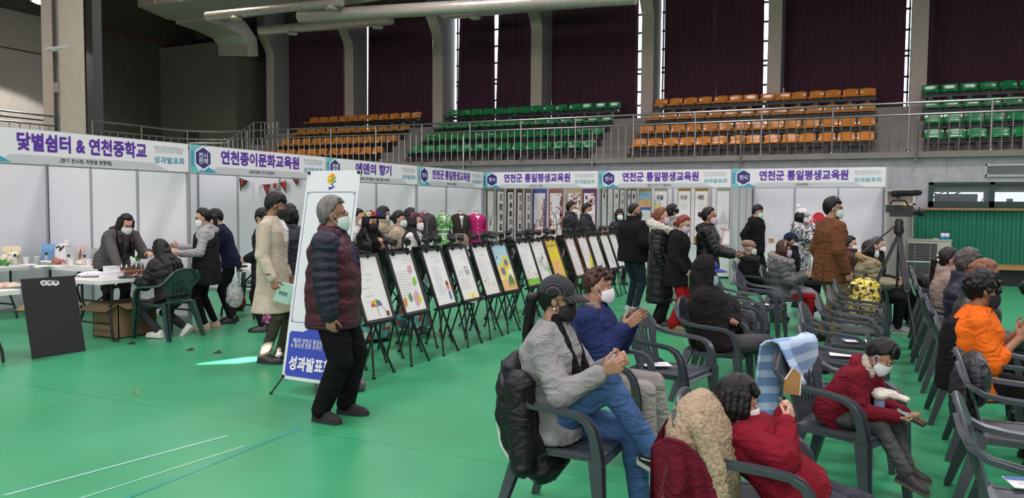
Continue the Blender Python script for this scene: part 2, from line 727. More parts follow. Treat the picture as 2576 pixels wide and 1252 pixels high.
# near column of the left balcony with its conduit
struct('wall_left_column', MB().box2((-22.1, 14.75, 2.86), (-21.36, 15.55, 10.3)), mat('pale_column', (0.72, 0.62, 0.53), 0.8, var=0.03))
cd = thing('cable_conduit', 'dark cable conduits with a white junction box running up the pale balcony column', 'conduit', (-21.42, 14.65, 3.0))
MB().cyl((0.0, 0, 0), (0.0, 0, 7.2), 0.03).cyl((0.09, 0, 0), (0.09, 0, 7.2), 0.025).obj('pipe', mat('dark_pipe', (0.10, 0.08, 0.07), 0.5), cd)
MB().box((0.1, -0.03, 1.95), (0.14, 0.06, 0.28)).obj('junction_box', M_col, cd)
MB().box((0.5, -0.25, 3.0), (0.95, 0.05, 0.07)).box((0.06, -0.1, 3.02), (0.1, 0.3, 0.1)).obj('bracket_arm', M_white, cd)
struct('wall_left_pilaster', MB().box2((-22.3, 16.3, 2.9), (-22.0, 16.62, 10.3)), mat('slate_pilaster', (0.09, 0.095, 0.1), 0.8))
dp = thing('drain_pipe', 'grey drain pipe with clamps rising up the dark balcony wall', 'pipe', (-27.15, 20.05, 3.0))
MB().cyl((0, 0, 0), (0, 0, 5.3), 0.10, n=14).obj('pipe', mat('grey_pipe', (0.19, 0.18, 0.165), 0.6), dp)
for z in (1.0, 2.6, 4.0):
    MB().cyl((0, 0, z), (0, 0, z + 0.05), 0.12).obj('clamp', M_cream, dp)
rp_ = MB().tube([(-27.1, 20.05, 8.35), (-27.1, 23.2, 8.35), (-26.6, 23.2, 8.3)], 0.05)
tag(rp_.obj('fire_pipe', mat('red_pipe', (0.10, 0.03, 0.022), 0.6)), 'dull red sprinkler pipe running along the top of the dark wall', 'pipe')
# red fire extinguisher beside the drain pipe
fe = thing('fire_extinguisher', 'small red fire extinguisher behind the balcony rail near the drain pipe', 'fire extinguisher', (-25.6, 19.6, 3.0))
MB().lathe([(0.0, 0), (0.11, 0), (0.11, 0.5), (0.09, 0.58), (0.03, 0.62)], 14).obj('cylinder_body', mat('red_paint', (0.4, 0.02, 0.015), 0.35), fe)
MB().box((0, 0, 0.66), (0.05, 0.12, 0.08)).obj('valve', M_black, fe)

# ---------------------------------------------------------------- windows and curtains
M_curt = mat('maroon_curtain', (0.055, 0.018, 0.032), 0.95, var=0.25, vscale=9, stretch=(6, 1, 0.3), sheen=0.15)
for k in range(len(XC) - 1):
    a, bb = XC[k][1], XC[k + 1][0]
    mb = MB()
    zz = 4.56
    for z in (4.58, 5.05, 5.5, 6.1, 6.25, 6.85, 7.45, 8.05, 8.65, 8.85):
        mb.box2((a, 25.5, z), (bb, 25.58, z + 0.06))
    for x in (a + 0.02, (a + bb) / 2, bb - 0.06):
        mb.box2((x, 25.5, 4.56), (x + 0.05, 25.58, 8.9))
    wi = struct('window_%d' % (k + 1), mb, M_frameblue)
    MB().box2((a, 25.535, 4.56), (bb, 25.545, 8.9)).obj('glass_pane', M_glass, wi)


def curtain(tl, tr, bl, br_, label, amp=0.035):
    """edges given at top and bottom"""
    Xs = [onY(tl, 60, 25.44).x, onY(tr, 60, 25.44).x, onY(bl, 280, 25.44).x, onY(br_, 280, 25.44).x]
    n = max(20, int((Xs[1] - Xs[0]) * 36))
    zt, zb = 9.0, 4.52
    ph = random.random() * 9

    def fn(u, v):
        x = (Xs[2] + (Xs[3] - Xs[2]) * u) * (1 - v) + (Xs[0] + (Xs[1] - Xs[0]) * u) * v
        w_ = (u * (Xs[1] - Xs[0])) * 2 * PI / 0.17
        return V((x, 25.42 + amp * math.sin(w_ + ph + 0.8 * math.sin(w_ * 0.13)) * (0.75 + 0.25 * v), zb + (zt - zb) * v))
    o = MB().grid(fn, n, 6).obj('stage_curtain', M_curt, ang=None, fix=False)
    return tag(o, label, 'curtain', 'maroon window curtains')


for a in ((727.8, 868, 727.5, 868, 'long maroon curtain of the farthest window bay, beside the plant room'),
          (926.5, 1090, 924.5, 1090, 'long maroon curtain behind the orange seats, second bay from the plant room'),
          (1158, 1244, 1151.5, 1245.5, 'narrow maroon curtain half beside the widest bright window slit'),
          (1255, 1338, 1246.5, 1338, 'narrow maroon curtain half right of the central bright slit'),
          (1387.5, 1606, 1389.5, 1603.5, 'wide maroon curtain behind the end of the long green seat block'),
          (1673, 1800.5, 1670, 1800.5, 'maroon curtain half above the left part of the wide orange block'),
          (1803.0, 1921.5, 1800.5, 1919.5, 'maroon curtain half above the middle of the wide orange block'),
          (1970, 2279, 1972, 2272, 'wide maroon curtain above the right end of the wide orange block'),
          (2339, 2660, 2329, 2660, 'maroon curtain above the green seats at the right edge')):
    curtain(*a)

# ---------------------------------------------------------------- ducts under the roof
def duct(label, pts, r, band=0.45, flat=1.0, cap=None):
    pts = [V(p) for p in pts]
    t = thing('air_duct', label, 'duct', pts[0], group='foil wrapped ventilation ducts')
    q = [p - pts[0] for p in pts]
    MB().tube(q, r, 14, flat=flat).obj('duct_pipe', M_foil, t)
    L = (q[-1] - q[0]).length
    n = int(L / band)
    mb = MB()
    for k in range(1, n):
        s_ = k / n * (len(q) - 1)
        i = int(s_)
        p = q[i].lerp(q[i + 1], s_ - i)
        d = (q[i + 1] - q[i]).normalized()
        rr = r if not isinstance(r, (list, tuple)) else r[i]
        mb.tube([p - d * 0.015, p + d * 0.015], rr * 1.02, 14, flat=flat)
    mb.obj('duct_seam', M_foilb, t)
    return t


duct('thin silver duct, topmost of the group at the upper left', [onY(520, 40, 18.4), onY(700, 22, 18.4), onY(860, 5, 18.4)], 0.125)
duct('thin silver duct in front of the bracket heads, ending square over the second window bay', [onY(655, 77, 22.5), onY(820, 64, 22.5), onY(985, 50, 22.5)], 0.17)
duct('long thick silver duct rising towards the top edge of the picture', [onY(755, 42, 18.8), onY(1130, 20, 18.8), onY(1600, -8, 18.8)], 0.19)
duct('thin silver duct over the two bright window slits', [onY(1115, 38, 22.8), onY(1290, 21, 22.8), onY(1510, 4, 22.8)], 0.16)
# wide flat main duct with its neck down to the plant room
t = thing('main_air_duct', 'wide flat silver main duct at the upper left bending down to the plant room', 'duct', (-21.5, 19.5, 8.45), group='foil wrapped ventilation ducts')
fd = MB()
pa = [(-1.8, -0.5), (9.0, 0.2), (9.0, 2.2), (0.2, 2.2), (-2.2, 1.9), (-2.4, 1.2)]
fd.prism(pa, 0.62, Matrix.Identity(4))
fd.obj('duct_box', M_foil, t, ang=25)
mb = MB()
for k in range(9):
    mb.box((-1.0 + k * 1.05, -0.46 + k * 0.068, 0.31), (0.05, 0.05, 0.66))
mb.box((3.6, -0.18, 0.02), (10.6, 0.03, 0.03), Matrix.Rotation(0.0648, 3, 'Z'))
mb.obj('duct_seam', M_foilb, t)
MB().sweep([(-1.6, 1.6, 0.2), (-1.6, 2.6, 0.15), (-1.55, 3.4, 0.0), (-1.6, 3.9, -0.35), (-1.65, 4.0, -0.9)], [(-0.75, -0.3), (0.75, -0.3), (0.75, 0.3), (-0.75, 0.3)], (1, 0, 0)).obj('duct_elbow', M_foil, t, ang=20)
MB().box((0.4, -0.35, 0.02), (1.9, 0.06, 0.05), Matrix.Rotation(0.06, 3, 'Z')).obj('hanger_strut', M_foilb, t)
MB().box((1.4, 0.9, -0.04), (1.6, 0.08, 0.05), Matrix.Rotation(-0.2, 3, 'Z')).obj('hanger_strut', M_foilb, t)
noz = None
for k, (x, y, yy, lb) in enumerate(((593, 42, 18.4, 'air nozzle cup under the topmost thin duct, nearest the plant room'), (735, 80, 22.5, 'air nozzle cup in front of the farthest window bay'), (950, 64, 22.5, 'air nozzle cup at the square end of the thin duct'),
                                    (834, 16, 18.4, 'air nozzle cup at the free end of the topmost duct'), (1195, 40, 22.8, 'air nozzle cup over the two bright slits'), (1462, 10, 22.8, 'air nozzle cup near the top edge, over the wide curtain'))):
    p = onY(x, y, yy)
    if noz is None:
        noz = thing('air_nozzle', lb, 'air diffuser', p, group='air nozzles under the ducts')
        MB().lathe([(0.0, -0.1), (0.17, -0.1), (0.2, -0.06), (0.13, -0.02), (0.1, 0.04), (0.1, 0.2), (0, 0.2)], 14).obj('nozzle_cup', M_cream, noz)
    else:
        dup(noz, p, 0, lb)
lt = thing('ceiling_light', 'round bright lamp under the roof at the top left corner', 'lamp', onX(104, 3, -24.2))
MB().lathe([(0.0, 0.5), (0.08, 0.5), (0.1, 0.2), (0.3, 0.0), (0.32, 0.0), (0.32, -0.03), (0, -0.03)], 18).obj('lamp_shade', M_cream, lt)
MB().lathe([(0.0, -0.1), (0.16, -0.08), (0.26, -0.031), (0, -0.031)], 16).obj('bulb', mat('lamp_glow', (1, 0.96, 0.9), 0.4, emit=8), lt)
lamp('gym_floodlight', 'SPOT', lt.location + V((0.0, 0, -0.3)), 1500, 0.3, color=(1, 0.95, 0.88)).data.spot_size = R(112)

# ---------------------------------------------------------------- railings
RZ = 4.13
def railing(name, label, path, posts, bal, group=None):
    """path: list of xyz at floor level; posts: indices by distance"""
    path = [V(p) for p in path]
    t = thing(name, label, 'railing', path[0], group=group)
    q = [p - path[0] for p in path]
    MB().tube([p + V((0, 0, 1.13)) for p in q], 0.03, 10).obj('top_rail', M_steel, t)
    MB().tube([p + V((0, 0, 0.86)) for p in q], 0.026, 10).obj('middle_rail', M_steel, t)
    acc = [0]
    for i in range(1, len(q)):
        acc.append(acc[-1] + (q[i] - q[i - 1]).length)

    def at(d):
        for i in range(1, len(q)):
            if d <= acc[i] + 1e-6:
                return q[i - 1].lerp(q[i], (d - acc[i - 1]) / (acc[i] - acc[i - 1]))
        return q[-1]
    pm = bmn = None
    d = 0.0
    k = 0
    while d <= acc[-1]:
        p = at(d)
        if k % bal == 0:
            if pm is None:
                pm = MB().cyl((0, 0, 0), (0, 0, 1.13), 0.024, n=10).lathe([(0.05, 0.0), (0.05, 0.03), (0.03, 0.05)], 10).obj('post', M_steel, t)
                pm.location = p
            else:
                c = pm.copy()
                C.objects.link(c)
                c.location = p
        else:
            if bmn is None:
                bmn = MB().cyl((0, 0, 0), (0, 0, 0.86), 0.013, n=8).obj('baluster', M_steel, t)
                bmn.location = p
            else:
                c = bmn.copy()
                C.objects.link(c)
                c.location = p
        k += 1
        d += posts
    return t


rx = 1.13 + 0.2 * 0 - 0.09
rb = railing('balcony_railing', 'steel balcony railing with thin balusters running in front of the coloured seats', [(3.9, 20.36, 3.0), (-13.5, 20.22, 3.0), (-20.0, 19.75, 3.0)], 0.206, 8)
arc = [(-21.3 + 1.35 * (1 - math.cos(a)), 18.4 + 1.35 * math.sin(a), 3.0) for a in [R(x) for x in range(0, 91, 15)]]
railing('balcony_railing', 'steel balcony railing curving round the corner along the dark wall', [(-21.34, 15.75, 3.0), (-21.3, 16.9, 3.0)] + arc, 0.28, 6)
railing('balcony_railing', 'short steel balcony railing ending at the pale column on the far left', [(-21.36, 14.7, 3.0), (-21.36, 9.5, 3.0)], 0.28, 6)
for x, za, lb in ((1165, 355, 'left'), (1489, 352, 'middle'), (1862, 342, 'right'), (2303, 355, 'far')):
    p = onY(x, 425, 20.24)
    o = MB().tube([(0, 0, 0), (0, 0, 1.0)], 0.022, 8).tube([(0, 0.0, 0.82), (0.02, 0.12, 0.82)], 0.018, 8).tube([(0, 0, 0.1), (0, 0.17, 0.1)], 0.03, 8).obj('brace_pole', M_steel, None)
    o.location = (p.x, p.y, 2.72)
    tag(o, {'left': 'short steel pole clamped outside the railing above the sewing booth', 'middle': 'short steel pole clamped outside the railing above the calligraphy booths', 'right': 'short steel pole clamped outside the railing below the wide orange block', 'far': 'short steel pole clamped outside the railing left of the wall vent'}[lb], 'pole', 'poles clamped to the balcony edge')
# stairs rail beside the plant room
sr = thing('stair_railing', 'dark steel stair railing climbing beside the plant room wall', 'railing', (-22.6, 22.2, 3.0))
MB().tube([(-0.9, -0.9, 0.95), (0.0, 0.0, 1.0), (0.3, 1.2, 1.9), (1.3, 1.5, 1.9), (1.3, 1.5, 0.6)], 0.03, 8).obj('top_rail', M_steel, sr)
for k in range(8):
    a = V((0.0, 0.0, 0.0)).lerp(V((0.3, 1.2, 0.9)), k / 7)
    MB().cyl((a.x, a.y, -0.02), (a.x, a.y, a.z + 1.0), 0.014, n=6).obj('baluster', M_steel, sr)
for k in range(5):
    MB().cyl((0.4 + 0.2 * k, 1.5, 0.4), (0.4 + 0.2 * k, 1.5, 1.9), 0.014, n=6).obj('baluster', M_steel, sr)

# ---------------------------------------------------------------- stadium seats
M_or = mat('orange_seat_plastic', (0.58, 0.215, 0.030), 0.2, var=0.05, spec=0.6)
M_gr = mat('green_seat_plastic', (0.004, 0.21, 0.055), 0.2, var=0.05, spec=0.6)


def seat_mesh():
    def fn(u, v):
        x = (u - 0.5)
        prof = [(0.0, 0.0), (0.02, 0.025), (0.12, 0.03), (0.28, 0.015), (0.355, 0.03), (0.385, 0.075), (0.405, 0.15), (0.415, 0.215), (0.425, 0.262), (0.435, 0.275)]
        s_ = v * (len(prof) - 1)
        i = min(int(s_), len(prof) - 2)
        y = prof[i][0] + (prof[i + 1][0] - prof[i][0]) * (s_ - i)
        z = prof[i][1] + (prof[i + 1][1] - prof[i][1]) * (s_ - i)
        wd = 0.43
        if v > 0.5:
            wd = 0.43 - 0.06 * (v - 0.5) * 2
        if v > 0.9:
            wd *= 1 - 0.9 * (v - 0.9)
        e = abs(2 * x) ** 4
        if v < 0.5:
            z += 0.035 * e * min(1, v * 8)
        else:
            y -= 0.018 * e
            if v > 0.6:
                z -= 0.085 * abs(2 * x) ** 4 * (v - 0.6) / 0.4
        if v < 0.06:
            y += 0.05 * e
        return V((x * wd, y, z))
    mb = MB().grid(fn, 12, 18)
    me = mb.mesh('stadium_seat')
    bm = bmesh.new()
    bm.from_mesh(me)
    bmesh.ops.recalc_face_normals(bm, faces=bm.faces)
    bmesh.ops.solidify(bm, geom=bm.faces[:], thickness=0.012)
    bm.to_mesh(me)
    bm.free()
    smooth_mesh(me, 50)
    return me


def make_seat(m):
    t = thing('stadium_seat', 'x', 'seat')
    me = seat_mesh()
    me.materials.append(m)
    o = bpy.data.objects.new('seat_shell', me)
    C.objects.link(o)
    o.parent = t
    KIDS.setdefault(t.name, []).append(o)
    MB().box2((-0.05, 0.12, -0.36), (0.05, 0.2, -0.02)).box2((-0.2, 0.08, -0.05), (0.2, 0.34, -0.012)).obj('bracket', M_blackp, t)
    return t


so, sg = make_seat(M_or), make_seat(M_gr)
BL = [('left orange block', so, 'orange', -20.39, -15.18, 11, 'orange seats of the smaller block'),
      ('long green block', sg, 'green', -14.07, -7.63, 14, 'green seats of the long block'),
      ('wide orange block', so, 'orange', -6.52, -0.11, 14, 'orange seats of the wide block'),
      ('right edge green block', sg, 'green', 1.0, 4.2, 7, 'green seats at the right edge')]
ROWS = [(21.6, 3.385, 'front'), (22.42, 3.835, 'second'), (23.28, 4.32, 'third'), (24.02, 4.83, 'back')]
first = {}
for bn, src, colr, xa, xb, n, grp in BL:
    for y, z, rn in ROWS:
        for k in range(n):
            x = xa + (xb - xa) * (k + 0.5) / n + random.uniform(-0.012, 0.012)
            lb = '%s plastic seat, %s from the left in the %s row, %s' % (colr, ORD[k + 1], rn, bn)
            if src not in first:
                first[src] = 1
                src.location = (x, y, z)
                src['label'] = lb
                src['group'] = grp
            else:
                dup(src, (x, y, z), random.uniform(-0.03, 0.03), lb, grp)
for bn, src, colr, xa, xb, n, grp in BL:      # steel beams the seats are bolted to
    for y, z, rn in ROWS:
        o = MB().box2((xa, y + 0.13, z - 0.11), (xb, y + 0.19, z - 0.05)).obj('seat_beam', M_blackp)
        tag(o, 'dark steel beam under the %s row of the %s' % (rn, bn), 'beam', 'beams under the stadium seats')
# ================================================================ EXHIBITION BOOTHS
M_panel = mat('white_booth_panel', (0.70, 0.715, 0.74), 0.55)
M_alu = mat('grey_aluminium', (0.36, 0.37, 0.38), 0.42, metal=0.3)
M_sign = mat('sign_white', (0.80, 0.80, 0.81), 0.5)
M_purple = mat('sign_purple', '5a2a9e', 0.5)
M_navy = mat('sign_navy', '2b2a74', 0.5)
M_teal = mat('sign_teal', '3f9db5', 0.5)
M_aqua = mat('sign_aqua', '63c3bd', 0.5)
M_band = mat('sign_grey_band', 'c5c7cb', 0.5)
M_ink = mat('black_ink', (0.012, 0.012, 0.014), 0.6)
M_inkgrey = mat('grey_ink', '9aa2a6', 0.6)
M_paper = mat('white_paper', (0.78, 0.775, 0.76), 0.7)


def frameM(o, x, y, z):
    return Matrix((V(x), V(y), V(z))).transposed().to_4x4() if o is None else Matrix.Translation(V(o)) @ Matrix((V(x), V(y), V(z))).transposed().to_4x4()


def poly(parent, name, pts, M, m, z, th=0.0012):
    o = MB().prism(pts, th, M @ Matrix.Translation((0, 0, z))).obj(name, m, parent, smooth=False)
    return o


def fascia(parent, M, W, title, sub, badge, tw, H=0.385, hx=0.082):
    """M: origin at the sign's lower left, x along the sign, z out of it"""
    f = MB().box2((0.02, 0, -0.02), (W - 0.02, H, 0.0)).obj('fascia_sign', M_sign, parent, smooth=False)
    f.matrix_basis = M
    I = Matrix.Identity(4)
    poly(f, 'grey_band', [(0.11 * W, 0), (0.88 * W, 0), (0.80 * W, 0.25 * H), (0.17 * W, 0.25 * H)], I, M_band, 0.0005)
    poly(f, 'aqua_corner', [(0.02, 0), (0.06 * W, 0), (0.035 * W, 0.25 * H), (0.035 * W, 0.72 * H), (0.105 * W, H), (0.02, H)], I, M_aqua, 0.001)
    poly(f, 'teal_corner', [(0.02, 0.2 * H), (0.035 * W, 0.25 * H), (0.035 * W, 0.72 * H), (0.07 * W, 0.86 * H), (0.02, H * 0.8)], I, M_teal, 0.0016)
    poly(f, 'teal_triangle', [(0.045 * W, 0), (0.17 * W, 0), (0.105 * W, 0.27 * H)], I, M_teal, 0.0016)
    c = V((hx * W, 0.54 * H, 0))
    for nm, rr, m, z in (('badge_border', 0.475 * H, M_sign, 0.0022), ('badge', 0.40 * H, M_navy, 0.0030)):
        poly(f, nm, [(c.x + rr * math.sin(PI / 3 * k), c.y + rr * math.cos(PI / 3 * k)) for k in range(6)], I, m, z)
    T = Matrix.Translation
    text('badge_lettering', badge, 0.44 * H, (0.42 if '\n' in badge else 0.26) * H, T((c.x, c.y, 0.0045)), M_sign, f, 0.02)
    text('title_lettering', title, tw * W, 0.55 * H, T((0.478 * W, 0.635 * H, 0.002)), M_purple, f, 0.038)
    text('subtitle_lettering', sub, -1, 0.165 * H, T((0.475 * W, 0.125 * H, 0.0028)), M_ink, f, 0.008)
    text('event_lettering', '제5회 연천군 통일평생교육 &\n청소년 진로 온라인 박람회', 0.165 * W, 0.24 * H, T((0.885 * W, 0.73 * H, 0.002)), M_inkgrey, f, 0.0)
    text('event_title_lettering', '성과발표회', 0.165 * W, 0.24 * H, T((0.885 * W, 0.37 * H, 0.002)), M_teal, f, 0.012)
    return f


def panel_run(parent, a, b, n, posts=True, H=2.42, skip_first=False):
    """n wall panels with aluminium posts from a to b (floor points)"""
    a, b = V(a), V(b)
    d = (b - a) / n
    ang = math.atan2(d.y, d.x)
    L = d.length
    for k in range(n):
        p = a + d * (k + 0.5)
        MB().box((p.x, p.y, H / 2 + 0.02), (L - 0.036, 0.012, H - 0.06), ang).obj('panel', M_panel, parent, smooth=False)
    for k in range(1 if skip_first else 0, n + 1):
        p = a + d * k
        MB().box((p.x, p.y, H / 2), (0.042, 0.042, H), ang).obj('post', M_alu, parent, smooth=False)
    m = (a + b) / 2
    for z in (H - 0.015, 0.03):
        MB().box((m.x, m.y, z), ((b - a).length, 0.03, 0.05), ang).obj('rail', M_alu, parent, smooth=False)


XL, XLB = -8.83, -11.88
YB, YBB = 17.11, 20.12
LT = [('닻별쉼터 & 연천중학교', '(향기 전시회, 차량용 방향제)', '전시\n체험', 0.572, 'white exhibition booth at the far left, with the ampersand in its purple sign', 4.98),
      ('연천종이문화교육원', '(비즈공예, 마스크걸이)', '전시\n판매', 0.572, 'white exhibition booth behind the cream coat man, with bunting inside', 7.98),
      ('에덴의 향기', '(감정향수, 향기목걸이, 디퓨져, 룸스프레이)', '판매\n체험', 0.392, 'white exhibition booth behind the standing blue and white banner', 10.98),
      ('연천군 통일평생교육원', '(현대자수, 홈패션)', '전시', 0.574, 'white exhibition booth with the four dressed mannequins', 14.0)]
for title, sub, badge, tw, lb, y in LT:
    t = thing('exhibition_booth', lb, 'booth', (0, 0, 0), group='white exhibition booths')
    panel_run(t, (XLB, y + 3.0, 0), (XL, y + 3.0, 0), 3)
    panel_run(t, (XLB, y + 0.03, 0), (XLB, y + 2.97, 0), 3)
    for z, q in ((2.09, .018), (2.48, .04)):
        MB().box((XL, y + 1.5, z), (0.03, 3.0, q)).obj('rail', M_alu, t, smooth=False)
    fascia(t, frameM((XL + 0.03, y, 2.105), (0, 1, 0), (0, 0, 1), (1, 0, 0)), 3.0, title, sub, badge, tw)
    struct_ = None
BT = [('(사군자, 서예)', 'white exhibition booth hung with ink scrolls of blossom branches', 0),
      ('(캘리그라피, 네일아트)', 'white exhibition booth hung with brush lettering scrolls, behind the women in black coats', 1),
      ('(제과제빵)', 'white exhibition booth with bare panels behind the brown jacket man', 2)]
for sub, lb, k in BT:
    x = -8.85 + 3.0 * k
    t = thing('exhibition_booth', lb, 'booth', (0, 0, 0), group='white exhibition booths')
    panel_run(t, (x, YB, 0), (x, YBB, 0), 3)
    panel_run(t, (x + 0.03, YBB, 0), (x + 2.97, YBB, 0), 3)
    if k == 2:
        panel_run(t, (x + 3.0, YB, 0), (x + 3.0, YBB, 0), 3)
    for z, q in ((2.09, .018), (2.48, .04)):
        MB().box((x + 1.5, YB, z), (3.0, 0.03, q)).obj('rail', M_alu, t, smooth=False)
    fascia(t, frameM((x, YB - 0.03, 2.105), (1, 0, 0), (0, 0, 1), (0, -1, 0)), 3.0, '연천군 통일평생교육원', sub, '전시', 0.577)

# ---------------------------------------------------------------- hanging scrolls
rnd = random.Random(11)


def stroke(mb, pts, w0, w1, z=0.0):
    """a flat ink stroke in the xy plane"""
    n = len(pts)
    L, Rr = [], []
    for i, p in enumerate(pts):
        a, b = V((*pts[max(i - 1, 0)], 0)), V((*pts[min(i + 1, n - 1)], 0))
        d = (b - a).normalized()
        q = V((-d.y, d.x, 0))
        wd = (w0 + (w1 - w0) * i / max(1, n - 1)) / 2
        L.append((p[0] + q.x * wd, p[1] + q.y * wd, z))
        Rr.append((p[0] - q.x * wd, p[1] - q.y * wd, z))
    for i in range(n - 1):
        mb.add([L[i], Rr[i], Rr[i + 1], L[i + 1]], [(0, 1, 2, 3)])


def blob(mb, x, y, r, z=0.0, n=6):
    mb.add([(x + r * rnd.uniform(.8, 1.2) * math.cos(2 * PI * k / n), y + r * rnd.uniform(.8, 1.2) * math.sin(2 * PI * k / n), z) for k in range(n)], [tuple(range(n))])


def branch(ink, red, x, y, ang, ln, wd, depth, lim):
    pts = [(x, y)]
    for k in range(5):
        ang += rnd.uniform(-0.45, 0.45)
        x = min(max(x + math.cos(ang) * ln / 5, lim[0]), lim[1])
        y = min(max(y + math.sin(ang) * ln / 5, lim[2]), lim[3])
        pts.append((x, y))
        if depth and rnd.random() < 0.75:
            branch(ink, red, x, y, ang + rnd.choice((-1, 1)) * rnd.uniform(0.6, 1.1), ln * 0.42, wd * 0.45, depth - 1, lim)
        if rnd.random() < (0.95 if depth < 2 else 0.3):
            blob(red, x + rnd.uniform(-.02, .02), y + rnd.uniform(-.02, .02), rnd.uniform(0.010, 0.018), 0.0006)
    stroke(ink, pts, wd, wd * 0.5)


def scroll(M, W, H, label, silk, kind, border=0.045, top=0.17, bot=0.14, chars=''):
    t = thing('hanging_scroll', label, 'scroll', (0, 0, 0), group='scrolls on the booth walls')
    t.matrix_world = M
    MB().box2((-W / 2, -H, 0), (W / 2, 0, 0.004)).obj('silk_mount', silk, t, smooth=False)
    w2, y0, y1 = W / 2 - border, -H + bot, -top
    MB().box2((-w2, y0, 0.004), (w2, y1, 0.006)).obj('paper', M_paper, t, smooth=False)
    MB().cyl((-W / 2 - 0.03, -H, 0.012), (W / 2 + 0.03, -H, 0.012), 0.012, n=8).obj('roller', mat('dark_roller', (0.03, 0.02, 0.015), 0.5), t)
    ink, red = MB(), MB()
    hh = y1 - y0
    if kind == 'plum':
        branch(ink, red, -w2 * 0.1 + rnd.uniform(-.03, .03), y0 + 0.12, R(88), hh * 0.62, 0.03, 2, (-w2 + .02, w2 - .02, y0 + .05, y1 - .04))
        branch(ink, red, 0.02, y0 + hh * 0.35, R(60), hh * 0.5, 0.02, 2, (-w2 + .02, w2 - .02, y0 + .05, y1 - .04))
        for k in range(9):
            stroke(ink, [(w2 - 0.035, y1 - 0.2 - 0.035 * k), (w2 - 0.03, y1 - 0.22 - 0.035 * k)], 0.012, 0.008)
    elif kind == 'fruit':
        branch(ink, red, w2 - 0.09, y0 + 0.25, R(85), hh * 0.72, 0.018, 2, (-w2 + .02, w2 - .02, y0 + .05, y1 - .04))
        for k in range(26):
            blob(red, rnd.uniform(-w2 + .05, w2 - .08), y1 - rnd.uniform(0.08, 0.62), rnd.uniform(.02, .035), 0.0005)
        for k in range(24):
            a = rnd.uniform(0, 6)
            x, y = rnd.uniform(-w2 + .05, w2 - .06), y1 - rnd.uniform(0.05, 0.7)
            stroke(ink, [(x, y), (x + .03 * math.cos(a), y + .03 * math.sin(a)), (x + .06 * math.cos(a + .3), y + .06 * math.sin(a + .3))], 0.004, 0.016)
    elif kind == 'orchid':
        for k in range(13):
            a = R(90 + rnd.uniform(-26, 26))
            L = rnd.uniform(0.25, 0.62)
            x = rnd.uniform(-.03, .03)
            stroke(ink, [(x + s_ * L * math.cos(a) + (s_ ** 2) * rnd.uniform(-.01, .01), y0 + .14 + s_ * L * math.sin(a)) for s_ in (0, .25, .5, .75, 1)], 0.008, 0.002)
    elif kind == 'hanja':
        n = len(chars)
        for k, ch in enumerate(chars):
            text('brush_lettering', ch, w2 * 1.05, hh / n * 0.68, Matrix.Translation((w2 * 0.12 + rnd.uniform(-.01, .01), y1 - hh * (k + 0.55) / n, 0.0072)) @ Matrix.Rotation(rnd.uniform(-.1, .1), 4, 'Z'), M_ink, t, 0.02)
        for k in range(22):
            x, y = -w2 * 0.72, y1 - hh * (0.15 + 0.035 * k)
            stroke(ink, [(x, y), (x + rnd.uniform(.01, .025), y - rnd.uniform(0, .02))], 0.008, 0.004)
    elif kind == 'letter':
        if chars:
            text('brush_lettering', chars, w2 * 1.1, 0.13, Matrix.Translation((-w2 * 0.12, y1 - 0.16, 0.0072)) @ Matrix.Rotation(-.08, 4, 'Z'), M_ink, t, 0.03)
        y = y1 - 0.34
        for blk in range(2):
            for k in range(5):
                x = -w2 * rnd.uniform(.35, .6)
                while x < w2 * 0.55:
                    s_ = rnd.uniform(.012, .028)
                    stroke(ink, [(x, y), (x + s_ / 2, y + rnd.uniform(-.006, .006)), (x + s_, y + rnd.uniform(-.004, .004))], 0.006, 0.005)
                    x += s_ + 0.008
                y -= 0.034
            y -= 0.06
    elif kind == 'tree':
        for k in range(10):
            x = -(0.012 + 0.014 * k)
            while x < 0.014 + 0.014 * k:
                s_ = rnd.uniform(.012, .02)
                stroke(ink, [(x, y1 - .5 - .036 * k), (x + s_, y1 - .5 - .036 * k + rnd.uniform(-.004, .004))], 0.012, 0.01)
                x += s_ + .006
        for a in range(9):
            blob(red, 0.045 * math.cos(R(180 + 22 * a)), y1 - .93 + 0.045 * math.sin(R(180 + 22 * a)), .011, 0.0006)
    elif kind == 'seal':
        for k in range(14):
            x, y = rnd.uniform(-w2 * .6, w2 * .3), y1 - rnd.uniform(.2, hh * .6)
            stroke(ink, [(x, y), (x + .03, y - .015), (x + .02, y - .05)], .012, .006)
        stroke(ink, [(-.05, y0 + .1), (.0, y0 + .16), (.06, y0 + .2)], .02, .06)
        for k in range(10):
            blob(red, rnd.uniform(-w2 * .6, w2 * .6), y1 - rnd.uniform(.03, .25), .03, 0.0003)
    if kind == 'seaside':
        for k, (c, a, bq) in enumerate((('7fa6bd', 0.0, 0.13), ('9db9c4', 0.13, 0.24), ('d9b35c', 0.24, 0.32), ('e2a886', 0.32, 0.42), ('2f72a6', 0.42, 0.5))):
            poly(t, 'painted_band', [(-w2, y1 - a), (w2, y1 - a), (w2, y1 - bq - .004), (-w2, y1 - bq + .01)], Matrix.Identity(4), mat('wash_' + c, c, 0.7, var=0.12, vscale=9), 0.006, 0.0006 + k * 1e-4)
        for k in range(10):
            x = -w2 * .3
            while x < w2 * .8:
                s_ = rnd.uniform(.015, .03)
                stroke(ink, [(x, y1 - .6 - .04 * k), (x + s_, y1 - .6 - .04 * k)], .007, .006)
                x += s_ + .008
    for mb, nm, m in ((ink, 'ink_strokes', M_ink), (red, 'blossom_dabs', mat('blossom_red', '8c3a34', 0.7))):
        if mb.v:
            o = mb.obj(nm, m, t, smooth=False, fix=False)
            o.location = (0, 0, 0.0066)
    return t


